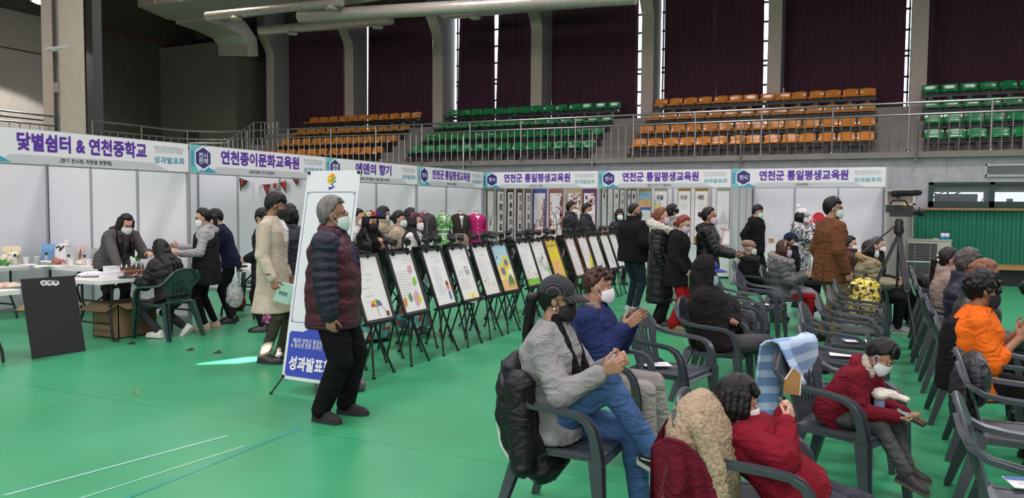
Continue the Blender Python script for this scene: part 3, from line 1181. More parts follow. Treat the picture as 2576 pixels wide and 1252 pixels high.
SK = {k: mat('silk_' + k, v, 0.75, var=0.08, vscale=40) for k, v in dict(taupe='7d7264', brown='53291c', mauve='7b6a66', blue='44508f', rust='8f5a4c', tan='b39a74', plum='5f2f5e', ochre='8d6f25', sage='8a907f', olive='6f6947').items()}
def wallL(x, y, z):       # on a left partition, facing +X
    return frameM((x + 0.03, y, z), (0, 1, 0), (0, 0, 1), (1, 0, 0))
def wallB(x, z):          # on a back wall, facing the hall
    return frameM((x, YBB - 0.03, z), (1, 0, 0), (0, 0, 1), (0, -1, 0))
def ypart(px, X):         # where an image column meets a left partition
    return onX(px, 520, X).y
XP = -8.85
for a, bq, lb, sk, kd, ch, h in ((1221, 1241, 'taupe scroll with an ink orchid, first in the corner by the pink suit', 'taupe', 'orchid', '', 1.45),
                                 (1246, 1266, 'taupe scroll with running brush characters, next to the orchid scroll', 'taupe', 'hanja', '花開清風明月', 2.0),
                                 (1272, 1290, 'dark brown scroll with seven heavy seal characters', 'brown', 'hanja', '詩書畫同源清香', 2.0),
                                 (1297, 1312, 'dark brown scroll with thin characters, between the heavy seal scroll and the mauve scroll', 'brown', 'hanja', '言爲心聲流水', 2.0),
                                 (1318, 1334, 'mauve scroll with brush characters, last before the blue scroll', 'mauve', 'hanja', '忘人無我山水', 2.0)):
    ya, yb = ypart(a, XP), ypart(bq, XP)
    scroll(wallL(XP, (ya + yb) / 2, 2.34), yb - ya, h, lb, SK[sk], kd, border=0.06, top=0.3, chars=ch)
XW = lambda px: onY(px, 520, YBB).x
for a, bq, lb, sk, kd in ((1341, 1376, 'blue bordered scroll with a black plum branch', 'blue', 'plum'), (1381, 1418, 'rust bordered scroll with a pink blossom branch', 'rust', 'plum'),
                          (1427, 1464, 'tan bordered scroll with brown leaves, behind the man with crossed arms', 'tan', 'fruit'), (1466, 1502, 'plum bordered scroll with red fruit on a bent branch', 'plum', 'fruit')):
    xa, xb = XW(a), XW(bq)
    scroll(wallB((xa + xb) / 2, 2.34), xb - xa, 2.05, lb, SK[sk], kd, border=0.045, top=0.3)
XP = -5.85
for a, bq, lb, sk, kd, ch in ((1510, 1522, 'narrow scroll with pink and yellow washes, first on the brush lettering partition', 'olive', 'seal', ''),
                              (1525, 1538, 'narrow white scroll with small ink blocks, second on the brush lettering partition', 'mauve', 'letter', ''),
                              (1540, 1553, 'narrow scroll headed by a round brush word, third on the brush lettering partition', 'olive', 'letter', '그대'),
                              (1556, 1567, 'narrow scroll with one column of brush marks, behind the bob haired woman', 'olive', 'hanja', '사랑하는마음'),
                              (1575, 1583, 'thin olive scroll, the one before the last of the brush lettering partition', 'olive', 'letter', '봄'),
                              (1585, 1597, 'brown topped scroll in the corner of the brush lettering booth', 'mauve', 'letter', '꽃')):
    ya, yb = ypart(a, XP), ypart(bq, XP)
    scroll(wallL(XP, (ya + yb) / 2, 2.34), yb - ya, 1.62, lb, SK[sk], kd, border=0.02, top=0.24, bot=0.2, chars=ch)
for a, bq, lb, sk, kd, ch in ((1607, 1639, 'ochre topped scroll with a painted blue and yellow seaside', 'ochre', 'seaside', ''), (1647, 1679, 'grey topped scroll headed by a two syllable brush word', 'sage', 'letter', '마음'),
                              (1706, 1738, 'ochre topped scroll with a wide brush heading, above the fur hood woman', 'ochre', 'letter', '너는 내게'), (1748, 1782, 'ochre topped scroll with a slanting brush heading, above the bun of the woman', 'ochre', 'letter', '사랑은'),
                              (1803, 1836, 'sage scroll with a tree shaped block of words and a red bowl', 'sage', 'tree', '')):
    xa, xb = XW(a), XW(bq)
    scroll(wallB((xa + xb) / 2, 2.34), xb - xa, 1.62 if kd != 'seaside' else 1.7, lb, SK[sk], kd, border=0.012, top=0.25, bot=0.2, chars=ch)
# yellow bag hanging on the two syllable scroll
p = onY(1654, 528, YBB - 0.06)
yb_ = thing('yellow_hanging_bag', 'small yellow bag hanging beside the grey topped scroll', 'bag', p)
MB().box((0, 0, 0), (0.13, 0.03, 0.28)).obj('pouch', mat('pale_yellow', 'd8cf62', 0.6), yb_)
MB().tube([(-0.05, 0, 0.13), (-0.05, 0, 0.25), (0, 0, 0.3), (0.05, 0, 0.25), (0.05, 0, 0.13)], 0.006, 6).obj('strap', M_black, yb_)
# leaning framed drawings on the table at the end of that booth
for k, (x, y, dx, lb) in enumerate(((1826, 648, 0.0, 'thin pink framed drawing leaning on the booth table, front one of two'), (1833, 640, 0.06, 'thin pink framed drawing leaning on the booth table, rear one of two'))):
    p = onY(x, y + 12, 19.0 + dx * 3)
    o = thing('framed_drawing', lb, 'picture', (p.x, p.y, 0.76), rz=R(-20), group='framed drawings on the booth table')
    Mt = Matrix.Rotation(R(-16), 4, 'X')
    for q in ((-0.13, 0.2, 0.02, 0.4), (0.13, 0.2, 0.02, 0.4)):
        pass
    fm = MB().box((-0.13, 0, 0.2), (0.03, 0.02, 0.4), None).box((0.13, 0, 0.2), (0.03, 0.02, 0.4)).box((0, 0, 0.385), (0.28, 0.02, 0.03)).box((0, 0, 0.015), (0.28, 0.02, 0.03)).obj('frame', mat('pinkish_wood', 'c59d8b', 0.6), o)
    pp = MB().box((0, 0.004, 0.2), (0.26, 0.008, 0.38)).obj('paper', M_paper, o)
    fm.matrix_basis = Mt
    pp.matrix_basis = Mt
def table(label, a, b, wd, z=0.74, legs=True, cloth=None, side=1):
    """folding table: front edge from a to b (floor points), depth wd to the left of a->b"""
    a, b = V(a), V(b)
    d = (b - a)
    L = d.length
    d.normalize()
    t = thing('folding_table', label, 'table', (a.x, a.y, 0), math.atan2(d.y, d.x), group='white folding tables')
    t.location = (a.x, a.y, 0)
    pf = [(0.05, 0), (L - 0.05, 0), (L, 0.05), (L, wd - 0.05), (L - 0.05, wd), (0.05, wd), (0, wd - 0.05), (0, 0.05)]
    MB().prism(pf, 0.045, Matrix.Translation((0, 0, z - 0.045))).obj('tabletop', mat('table_plastic', (0.74, 0.74, 0.71), 0.4), t, ang=30)
    if cloth:
        def fn(u, v):
            per = 2 * (L + wd)
            s_ = u * per
            q = 0.02 * math.sin(s_ * 14) * (1 - v)
            if s_ < L: p = (s_, -q - .01)
            elif s_ < L + wd: p = (L + q + .01, s_ - L)
            elif s_ < 2 * L + wd: p = (2 * L + wd - s_, wd + q + .01)
            else: p = (-q - .01, per - s_)
            return V((p[0], p[1], 0.05 + (z - 0.045) * v))
        c = MB().grid(fn, 90, 5).box2((-.01, -.01, z + .001), (L + .01, wd + .01, z + .006)).obj('tablecloth', cloth, None)
        c.matrix_world = Matrix.Translation(t.location) @ Matrix.Rotation(t.rotation_euler.z, 4, 'Z')
        tag(c, label.replace('folding table', 'cloth draped over the table'), 'tablecloth')
    ml = mat('black_table_leg', (0.015, 0.015, 0.015), 0.4)
    for x, s_ in ((0.25, -1), (L - 0.25, 1)):
        for y in (0.1, wd - 0.1):
            MB().tube([(x, y, z - 0.05), (x, y, 0.45), (x + 0.0, y + (0.05 if y < wd / 2 else -.05), 0.38), (x + 0.04 * s_, y + (-.04 if y < wd / 2 else .04), 0.12), (x + 0.04 * s_, y + (-.06 if y < wd / 2 else .06), 0.0)], 0.016, 8).obj('leg', ml, t)
        MB().tube([(x, 0.12, 0.46), (x, wd - 0.12, 0.46)], 0.013, 8).obj('crossbar', ml, t)
        MB().tube([(x + .03 * s_, 0.1, 0.2), (x + .03 * s_, wd - 0.1, 0.2)], 0.013, 8).obj('crossbar', ml, t)
        MB().tube([(x, wd / 2, 0.46), (x - 0.38 * s_, wd / 2, z - 0.06)], 0.012, 8).obj('brace', ml, t)
    return t


M_tcloth = mat('white_tablecloth', (0.72, 0.75, 0.74), 0.8, var=0.03)
table('white folding table at the back of the brush lettering booth', (-4.3, 18.6, 0), (-2.95, 18.6, 0), 0.6, cloth=M_tcloth)
table('white folding table with recipe frames in the bare panel booth', (-2.55, 18.3, 0), (-1.2, 18.3, 0), 0.7, cloth=M_tcloth)
table('white folding table with a red heart stand in the bare panel booth', (-1.15, 18.3, 0), (0.0, 18.3, 0), 0.7, cloth=M_tcloth)
# recipe frames and red heart stand in the bare booth
for k, (px, py, lb) in enumerate(((1942, 600, 'small white recipe frame with a food photo, left on the cloth table'), (2148, 600, 'small recipe frame with bright pastry photos, right of the brown jacket'))):
    p = onY(px, py + 35, 18.5)
    o = thing('recipe_frame', lb, 'picture', (p.x, 18.5, 0.75), rz=R(-8), group='recipe frames on the cloth table')
    MB().box((0, 0, 0.16), (0.24, 0.02, 0.32)).obj('frame', M_white, o)
    MB().box((0, -0.011, 0.16), (0.21, 0.004, 0.29)).obj('paper', M_paper, o)
    MB().box((-0.02, -0.014, 0.17), (0.12, 0.003, 0.1)).obj('photo', pattern('food_photo%d' % k, ['8a4a2a', 'c98b4a', 'd8c7a0', 'b03a28'], 60), o)
p = onY(2052, 590, 18.45)
hs = thing('heart_stand', 'pair of glossy red heart shaped panels standing behind the beanie person', 'display stand', (p.x, 18.45, 0.755))
def heart(cx, cz, s_, a):
    return [(cx + s_ * (math.cos(a) * x - math.sin(a) * y), cz + s_ * (math.sin(a) * x + math.cos(a) * y)) for x, y in [(0.055 * 16 * math.sin(t_) ** 3, 0.055 * (13 * math.cos(t_) - 5 * math.cos(2 * t_) - 2 * math.cos(3 * t_) - math.cos(4 * t_))) for t_ in [2 * PI * k / 28 for k in range(28)]]]
mr = mat('glossy_red', (0.55, 0.012, 0.02), 0.25)
MX = frameM((0, 0, 0), (1, 0, 0), (0, 0, 1), (0, -1, 0))
MB().prism(heart(-0.12, 0.50, 0.27, 0.25), 0.03, MX).obj('heart_panel', mr, hs)
MB().prism(heart(0.17, 0.62, 0.30, -0.1), 0.03, MX @ Matrix.Translation((0, 0, -0.05))).obj('heart_panel', mr, hs)
MB().tube([(-0.3, -0.05, 0.33), (-0.05, -0.05, 0.46), (0.1, -0.05, 0.42)], 0.012, 6).obj('ribbon', mat('gold_ribbon', 'b58a3a', 0.4), hs)
MB().box((0, 0.03, 0.08), (0.3, 0.1, 0.16)).cyl((-.1, 0, .1), (-.1, 0, .4), .02).cyl((.15, .03, .1), (.15, .03, .5), .02).obj('foot', mr, hs)
# boards on the far wall of the sewing booth: bunting in the bead booth
bt = thing('flag_bunting', 'string of little patterned triangle flags across the bead booth', 'bunting', (0, 0, 0))
YP = 10.9
sp = [onY(x, y, YP) for x, y in ((600, 446), (640, 458), (688, 464), (722, 463), (752, 446))]
MB().tube(sp, 0.004, 5).obj('string', M_white, bt)
pm_ = [pattern('flag_black', ['14110f', '8f8a7a', '1b1512', '2b1a14'], 40), pattern('flag_red', ['4a1414', '7a2020', '2a0f0f', 'b08a7a'], 40), pattern('flag_check', ['0f0f0f', 'c8c8c0', '1a1a1a', 'b8b8b0'], 40)]
for cs, m in ((((601, 446), (624, 455), (605, 482)), 0), (((660, 464), (681, 463), (673, 496)), 1), (((684, 462), (700, 460), (695, 486)), 2), (((702, 460), (720, 453), (720, 487)), 1), (((734, 447), (752, 442), (748, 471)), 0)):
    ps = [onY(x, y, YP - 0.01) for x, y in cs]
    MB().add(ps + [p + V((0, 0.004, 0)) for p in ps], [(0, 1, 2), (5, 4, 3), (0, 1, 4, 3), (1, 2, 5, 4), (2, 0, 3, 5)]).obj('pennant', pm_[m], bt, smooth=False)
    c = (ps[0] + ps[1] + ps[2]) / 3
    MB().ell(c + V((0, -0.012, 0.01)), (0.035, 0.008, 0.045), 8, 6).obj('applique', mat('red_felt', 'b3201f', 0.8), bt)
for x, y0, y1 in ((636, 458, 508), (659, 463, 510)):
    MB().tube([onY(x, y0, YP), onY(x, y1, YP)], 0.004, 5).obj('bead_chain', M_alu, bt)
MB().add([onY(643, 462, YP), onY(652, 462, YP), onY(647, 495, YP)], [(0, 1, 2)]).obj('pennant', M_paper, bt)
# ================================================================ EASELS WITH FRAMED POEMS
M_easel = mat('black_easel_metal', (0.012, 0.012, 0.013), 0.35)
M_frm = mat('black_picture_frame', (0.014, 0.013, 0.012), 0.4)
M_frmb = mat('brown_picture_frame', (0.09, 0.035, 0.02), 0.4)
FW, FH, TH = 0.46, 0.68, R(20)


def easel_proto():
    t = thing('tripod_easel', 'x', 'easel', (0, 0, 0), group='black folding easels')
    # local: +x towards the viewer of the picture, y along the row
    for s_ in (-1, 1):
        MB().cyl((-0.175, 0.16 * s_, 1.12), (0.14, -0.17 * s_, 0.0), 0.011, n=8).ell((0.14, -0.17 * s_, 0.015), 0.018, 8, 6).ell((-0.01, 0.0, 0.535), 0.03, 8, 6).obj('leg', M_easel, t)
        MB().cyl((-0.12, 0.12 * s_, 0.98), (-0.42, 0.2 * s_, 0.0), 0.011, n=8).ell((-0.42, 0.2 * s_, 0.015), 0.018, 8, 6).ell((-0.26, 0.155 * s_, 0.5), 0.024, 8, 6).obj('leg', M_easel, t)
    MB().box((0.075, 0, 0.515), (0.06, 0.46, 0.02)).obj('ledge', M_easel, t)
    MB().cyl((-0.175, -0.17, 1.10), (-0.175, 0.17, 1.10), 0.01, n=8).obj('crossbar', M_easel, t)
    MB().cyl((-0.08, -0.05, 0.75), (-0.3, -0.155, 0.4), 0.008, n=6).obj('brace', M_easel, t)
    MB().cyl((-0.08, 0.05, 0.75), (-0.3, 0.155, 0.4), 0.008, n=6).obj('brace', M_easel, t)
    return t


def lamp_proto():
    t = thing('clip_lamp', 'x', 'lamp', (0, 0, 0), group='black clip lamps on the easels', scale=.86)
    MB().box((0, 0, 0.0), (0.05, 0.05, 0.08)).box((0.03, 0, 0.02), (0.06, 0.03, 0.02)).obj('clip', M_blackp, t)
    MB().tube([(0, 0, 0.04), (-0.015, 0, 0.09), (0.0, 0, 0.12)], 0.008, 6).obj('neck', M_blackp, t)
    M = Matrix.Rotation(R(100), 3, 'Y')
    MB().lathe([(0.0, -0.05), (0.03, -0.045), (0.036, 0.0), (0.046, 0.05), (0.04, 0.05), (0.0, 0.03)], 12, (0.0, 0, 0.12), M).obj('lamp_head', M_blackp, t)
    MB().box((-0.01, 0.0, 0.165), (0.13, 0.018, 0.008), Matrix.Rotation(0.5, 3, 'Z')).box((-0.01, 0, 0.165), (0.13, 0.018, 0.008), Matrix.Rotation(-0.6, 3, 'Z')).obj('barn_door', M_blackp, t)
    return t


INKS = {k: mat('poem_' + k, v, 0.7) for k, v in dict(grey='77777c', blue='5a78a8', red='b04a3a', green='5f8a4c', yellow='e2cf3a', lime='7cbf3a', orange='d98a3c', pink='d2a3b0', violet='7a6aa0', brown='6b4a2f', sky='a9cfd8', sand='e8b878', cream='efe6c8').items()}


def art(t, kind, M):
    """handwriting and little drawings on the sheet; x right, y up, centre origin, sheet .40 x .62"""
    rr = random.Random(hash(kind) % 1000 if isinstance(kind, int) else sum(map(ord, kind)))
    layers = {}

    def L(c):
        return layers.setdefault(c, MB())

    def lines(c, x0, y0, n, w, dy, s_=0.0062, jit=0.0, right=False):
        for k in range(n):
            x = x0 + rr.uniform(0, jit)
            ww = w * rr.uniform(0.55, 1.0)
            if right:
                x = x0 + w - ww
            xe = x + ww
            while x < xe:
                q = rr.uniform(0.006, 0.014)
                y = y0 - dy * k
                stroke(L(c), [(x, y + rr.uniform(-.003, .003)), (x + q * .5, y + rr.uniform(-.004, .004)), (x + q, y + rr.uniform(-.003, .003))], s_ * .7, s_ * .5)
                x += q + rr.choice((0.003, 0.003, 0.01))

    def disc(c, x, y, r, n=14, z=0.0, sq=1.0):
        L(c).add([(x + r * math.cos(2 * PI * k / n), y + sq * r * math.sin(2 * PI * k / n), z) for k in range(n)], [tuple(range(n))])

    def leaf(c, x, y, l, a, w=0.4, z=0.0):
        d = V((math.cos(a), math.sin(a)))
        q = V((-d.y, d.x))
        pts = []
        for k in range(9):
            u = k / 8
            pts.append((x + d.x * l * u + q.x * w * l * .5 * math.sin(PI * u), y + d.y * l * u + q.y * w * l * .5 * math.sin(PI * u), z))
        for k in range(7, 0, -1):
            u = k / 8
            pts.append((x + d.x * l * u - q.x * w * l * .5 * math.sin(PI * u), y + d.y * l * u - q.y * w * l * .5 * math.sin(PI * u), z))
        L(c).add(pts, [tuple(range(len(pts)))])

    def rect(c, x0, y0, x1, y1, z=-0.0004):
        L(c).add([(x0, y0, z), (x1, y0, z), (x1, y1, z), (x0, y1, z)], [(0, 1, 2, 3)])
    if kind == 'umbrella':
        lines('grey', -.05, .13, 2, .16, .05)
        lines('grey', -.16, .0, 1, .2, .05)
        lines('grey', -.12, -.08, 2, .2, .06)
        for k, c in enumerate(('red', 'orange', 'yellow', 'green', 'blue', 'violet')):
            a0, a1 = PI - PI * k / 6, PI - PI * (k + 1) / 6
            L(c).add([(.01, -.19, 0)] + [(.01 + .085 * math.cos(a0 + (a1 - a0) * q / 3), -.19 + .07 * math.sin(a0 + (a1 - a0) * q / 3), 0) for q in range(4)], [(0, 1, 2, 3, 4)])
        stroke(L('brown'), [(.01, -.19), (.01, -.27), (.02, -.285), (.03, -.275)], .007, .005)
        rect('brown', .12, -.3, .17, -.25, 0)
        stroke(L('brown'), [(.09, -.2), (.13, -.25)], .006, .006)
    elif kind == 'leaves':
        lines('grey', -.17, .27, 1, .12, .05)
        lines('grey', .0, .24, 2, .17, .03, right=True)
        lines('grey', -.17, .12, 12, .3, .028)
        leaf('pink', .06, .08, .13, .9, .7)
        leaf('lime', .1, -.06, .12, 1.2, .6)
        leaf('orange', -.17, -.27, .13, 1.3, .5)
        leaf('green', -.04, -.22, .11, 1.5, .6)
        leaf('pink', .05, -.28, .2, 1.3, .6, -.0002)
        leaf('yellow', .12, -.25, .1, 1.4, .6)
    elif kind == 'girl':
        lines('grey', -.05, .24, 1, .12, .05)
        lines('grey', .02, .19, 1, .12, .05)
        lines('blue', -.1, .12, 16, .2, .021)
        rect('blue', .105, -.27, .155, -.16, 0)
        rect('pink', .105, -.18, .155, -.15, .0003)
        rect('orange', .1, -.15, .16, -.09, 0)
        disc('brown', .13, -.08, .03)
    elif kind == 'couple':
        lines('grey', -.02, .25, 1, .08, .05)
        lines('grey', .05, .2, 2, .1, .03, right=True)
        lines('grey', -.17, .1, 1, .1, .03)
        lines('grey', -.14, .04, 4, .22, .022)
        lines('grey', -.14, -.07, 6, .24, .022)
        for x in (.07, .12):
            leaf('grey', x, -.04, .11, 1.75, .25)
            disc('brown', x - .02, .075, .012)
        disc('cream', .03, -.29, .17, 20, -.0003, .45)
        disc('yellow', .05, -.28, .03)
    elif kind == 'dandelion':
        lines('grey', -.15, .26, 1, .2, .05)
        lines('grey', -.05, .2, 1, .2, .05)
        lines('grey', -.15, .14, 10, .26, .033)
        for k in range(9):
            x = rr.uniform(-.15, .17)
            stroke(L('cream'), [(x, -.29), (x + rr.uniform(-.03, .03), -.16)], .006, .004)
            disc('pink' if k % 3 else 'grey', x, rr.uniform(-.2, -.1), .012 if k % 3 else .008)
        for k in range(6):
            leaf('grey', rr.uniform(.05, .17), rr.uniform(.05, .16), .02, rr.uniform(0, 6), .4)
    elif kind == 'sunflower':
        rect('sky', -.2, .03, .2, .31)
        rect('cream', -.2, -.16, .2, .03)
        rect('sand', -.2, -.31, .2, -.16)
        for x, y, r in ((-.06, -.05, .11), (.08, .06, .1)):
            for k in range(16):
                leaf('yellow', x + r * .45 * math.cos(k * PI / 8), y + r * .45 * math.sin(k * PI / 8), r * .65, k * PI / 8, .5)
            disc('violet', x, y, r * .5, 14, .0004)
        for k in range(7):
            leaf('green', -.02 + .03 * k, -.29, .2, 1.2 + .1 * k, .12)
        lines('grey', -.13, .2, 1, .28, .05)
        leaf('violet', -.15, .12, .07, 0.6, .5)
    elif kind == 'tigers':
        lines('grey', -.05, .25, 1, .1, .05)
        lines('grey', .03, .21, 1, .12, .05)
        lines('grey', -.16, .15, 12, .26, .024, .006)
        rect('lime', -.2, -.31, .2, -.22)
        for k in range(46):
            x, y = rr.uniform(-.18, .18), rr.uniform(-.24, -.13)
            stroke(L('brown' if k % 3 else 'yellow'), [(x, y), (x + rr.uniform(-.03, .03), y + rr.uniform(-.02, .02))], .012, .005)
    elif kind == 'grass':
        lines('grey', -.06, .25, 1, .12, .05)
        lines('grey', .05, .19, 1, .1, .05)
        lines('grey', -.16, .06, 9, .2, .034)
        for k in range(18):
            leaf('lime' if k % 2 else 'green', rr.uniform(-.1, .18), rr.uniform(-.3, .0), rr.uniform(.06, .2), rr.uniform(1.2, 1.9), .12, -.0002)
        for k in range(7):
            leaf('violet', rr.uniform(.02, .18), rr.uniform(-.28, .1), .05, rr.uniform(1, 2), .4)
    elif kind == 'yellow':
        rect('yellow', -.2, -.31, .2, .31)
        rect('sand', -.15, -.26, .12, -.02, -.0003)
        cs = ['red', 'green', 'blue', 'pink', 'violet', 'brown', 'orange']
        for k in range(9):
            rect(cs[k % 7], -.15 + k * .032, .2, -.128 + k * .032, .24, 0)
        for k in range(16):
            leaf(cs[k % 7], rr.uniform(-.18, .16), rr.choice((rr.uniform(.02, .17), rr.uniform(-.3, -.27), .28)), .035, rr.uniform(0, 6), .5)
        for k in range(9):
            lines(cs[k % 3], -.13, -.03 - k * .025, 1, .24, .02)
    elif kind == 'hearts':
        lines('grey', -.1, .25, 1, .08, .05)
        lines('grey', .02, .2, 1, .1, .05)
        lines('violet', -.15, .13, 11, .22, .033)
        for k in range(5):
            leaf('red', .13, .16 - k * .09, .035, rr.uniform(.5, 2), .7)
        for k in range(10):
            leaf('violet', rr.uniform(-.17, .16), rr.uniform(-.3, -.2), .03, rr.uniform(0, 6), .4)
    elif kind == 'road':
        lines('grey', -.02, .24, 1, .08, .05)
        lines('brown', -.16, .17, 10, .2, .03)
        L('yellow').add([(-.02, -.31, 0), (.2, -.31, 0), (.2, -.24, 0), (.16, .02, 0), (.1, .0, 0)], [(0, 1, 2, 3, 4)])
        L('lime').add([(.06, -.31, .0003), (.2, -.31, .0003), (.2, -.1, .0003)], [(0, 1, 2)])
        for k in range(4):
            leaf('green', .15, .1 - .06 * k, .04, 1.5, .4)
    else:
        lines('grey', -.08, .25, 1, .16, .05)
        lines('grey', -.15, .16, 11, .26, .033)
        leaf('cream', -.1, .28, .2, -.3, .5, -.0002)
        leaf('pink', .05, -.26, .12, 1.2, .5)
    for c, mb in layers.items():
        nm = 'handwritten_lettering' if c in ('grey',) else 'drawn_print'
        o = mb.obj(nm, INKS[c], t, smooth=False, fix=False)
        o.matrix_basis = M


ez, lz = easel_proto(), lamp_proto()
EY = [5.97, 6.63, 7.27, 7.85, 8.42, 8.95, 9.73, 10.22, 10.75, 11.58, 12.15, 12.70, 13.32, 13.84]
AR = [('umbrella', 'black framed poem with a rainbow umbrella, beside the maroon and navy jacket', 0), ('leaves', 'black framed poem with pink and yellow autumn leaves', 0), ('girl', 'black framed poem in blue writing with a small girl drawn below', 0),
      ('couple', 'black framed poem with two walking figures and a pale yellow hill', 0), ('dandelion', 'black framed poem with faint dandelions along the bottom', 0), ('sunflower', 'black framed sunflower picture on blue and orange paper', 0),
      ('tigers', 'black framed poem with a busy brown and green band at the bottom', 0), ('grass', 'black framed poem with pale green grass and violet sprigs', 0), ('yellow', 'brown framed bright yellow sheet with colourful letters', 1),
      ('hearts', 'brown framed poem with small red hearts down the side', 1), ('road', 'brown framed poem with a yellow and green slope', 1), ('plain', 'black framed pale poem right of the yellow slope one', 0),
      ('hearts2', 'black framed poem just left of the black fleece man', 0), ('plain2', 'black framed poem partly hidden by the black fleece man', 0)]
EXB = -4.36


def frame_at(p, rz, kind, lb, m):
    t = thing('picture_frame', lb, 'framed poem', p, rz, group='framed poems on the easels')
    Mt = frameM((0.0, 0, 0), (0, 1, 0), (-math.sin(TH), 0, math.cos(TH)), (math.cos(TH), 0, math.sin(TH)))
    # bottom edge sits on the ledge at local z 0
    mb = MB()
    bw = 0.026
    for c, d in (((0, bw / 2), (FW, bw)), ((0, FH - bw / 2), (FW, bw)), ((-FW / 2 + bw / 2, FH / 2), (bw, FH)), ((FW / 2 - bw / 2, FH / 2), (bw, FH))):
        mb.box((c[0], c[1], 0.012), (d[0], d[1], 0.024))
    o = mb.obj('frame', m, t, smooth=False)
    o.matrix_basis = Mt
    o = MB().box((0, FH / 2, 0.002), (FW - .03, FH - .03, 0.008)).obj('backing', M_frm, t, smooth=False)
    o.matrix_basis = Mt
    if kind:
        o = MB().box((0, FH / 2, 0.008), (FW - 2 * bw, FH - 2 * bw, 0.004)).obj('sheet', mat('poem_paper', (0.80, 0.79, 0.765), 0.55), t, smooth=False)
        o.matrix_basis = Mt
        art(t, kind, Mt @ Matrix.Translation((0, FH / 2, 0.0112)))
    return t


for k, y in enumerate(EY):
    yc = y + 0.23
    rz = R(random.uniform(-3, 2))
    lb = 'black folding easel holding the ' + AR[k][1].split(',')[0].replace('black framed ', '').replace('brown framed ', '')
    if k == 0:
        ez.location = (EXB - 0.06, yc, 0)
        ez['label'] = lb
    else:
        dup(ez, (EXB - 0.06, yc, 0), rz, lb)
    frame_at((EXB + 0.03, yc, 0.527), rz, AR[k][0], AR[k][1], M_frmb if AR[k][2] else M_frm)
    for j, dy in enumerate((-0.11, 0.12)):
        lb2 = '%s black clip lamp on the top of the easel, over the %s' % ('left' if j == 0 else 'right', AR[k][1].replace('black framed ', '').replace('brown framed ', '').split(' with')[0] + ' ' + ' '.join(AR[k][1].split(' with ')[-1].split(',')[0].split()[:5]) if ' with ' in AR[k][1] else AR[k][1].replace('black framed ', ''))
        lb2 = ' '.join(lb2.split()[:16])
        p = (EXB - 0.19, yc + dy + random.uniform(-.03, .03), 1.165)
        if k == 0 and j == 0:
            lz.location = p
            lz['label'] = lb2
        else:
            dup(lz, p, R(random.uniform(-50, 50)), lb2)
# a second row of easels, seen from behind
for k, y in enumerate((6.5, 7.2, 7.9, 8.6, 9.45, 10.2, 10.9, 11.7, 12.4, 13.1)):
    lb = 'black easel of the rear row, %s from the near end, seen from behind' % ORD[k + 1]
    dup(ez, (-5.02, y, 0), PI + R(random.uniform(-4, 4)), lb)
    t = frame_at((-5.11, y, 0.527), PI, None, 'black framed picture of the rear easel row, %s from the near end, facing away' % ORD[k + 1], M_frm)
    dup(lz, (-4.87, y + random.uniform(-.1, .1), 1.165), PI + R(random.uniform(-50, 50)), 'black clip lamp on the rear easel row, %s from the near end' % ORD[k + 1])

# ================================================================ STANDING BANNER
M_bwhite = mat('banner_white', (0.66, 0.705, 0.71), 0.45)
M_bblue = mat('banner_blue', '2b45ad', 0.45)
M_bnavy = mat('banner_navy_line', '2b2f7c', 0.45)
BW, BH, BT_ = 0.60, 1.86, R(11)
bp = onZ(708, 951, 0.13)
ban = thing('standing_banner', 'tall blue and white standing banner behind the grey haired man', 'banner', (bp.x, bp.y, 0.0), R(-2))
Mb = frameM((0, 0, 0.13), (1, 0, 0), (0, math.sin(BT_), math.cos(BT_)), (0, -math.cos(BT_), math.sin(BT_)))
o = MB().box2((0, 0, -0.002), (BW, BH, 0.0)).obj('banner_sheet', M_bwhite, ban, smooth=False)
o.matrix_basis = Mb
sh = o
def bpoly(name, pts, m, z):
    return poly(sh, name, pts, Matrix.Identity(4), m, z, 0.0008)
def ringpoly(x0, y0, x1, y1, c, w):
    mb = MB()
    for a, b2 in (((x0 + c, y0), (x1 - c, y0)), ((x1, y0 + c), (x1, y1 - c)), ((x1 - c, y1), (x0 + c, y1)), ((x0, y1 - c), (x0, y0 + c))):
        stroke(mb, [a, b2], w, w, 0)
    for cx, cy, s1, s2 in ((x0, y0, 1, 1), (x1, y0, -1, 1), (x1, y1, -1, -1), (x0, y1, 1, -1)):
        stroke(mb, [(cx + s1 * c * math.cos(q), cy + s2 * c * math.sin(q)) for q in [PI / 2 * k / 5 for k in range(6)]], w, w, 0)
        blob(mb, cx + s1 * .006, cy + s2 * .006, 0.008)
    o2 = mb.obj('border_line', M_bnavy, sh, smooth=False, fix=False)
    o2.location = (0, 0, 0.001)
ringpoly(0.03, 0.50, 0.57, 1.665, 0.025, 0.005)
pb = [(0.03, 0.05), (0.05, 0.03), (0.55, 0.03), (0.57, 0.05), (0.57, 0.40), (0.55, 0.42), (0.42, 0.42), (0.36, 0.45), (0.30, 0.455), (0.24, 0.45), (0.18, 0.42), (0.05, 0.42), (0.03, 0.40)]
bpoly('blue_panel', pb, M_bblue, 0.0006)
T = Matrix.Translation
for k, ch in enumerate('문해작품'):
    text('title_lettering', ch, 0.25, 0.215, T((0.30, 1.49 - 0.27 * k, 0.002)), M_bblue, sh, 0.06)
text('event_lettering', '제5회 연천군 통일평생교육\n& 청소년 진로 온라인 박람회', 0.47, 0.085, T((0.30, 0.32, 0.003)), M_sign, sh, 0.012)
text('event_title_lettering', '성과발표회', 0.47, 0.125, T((0.30, 0.145, 0.003)), M_sign, sh, 0.04)
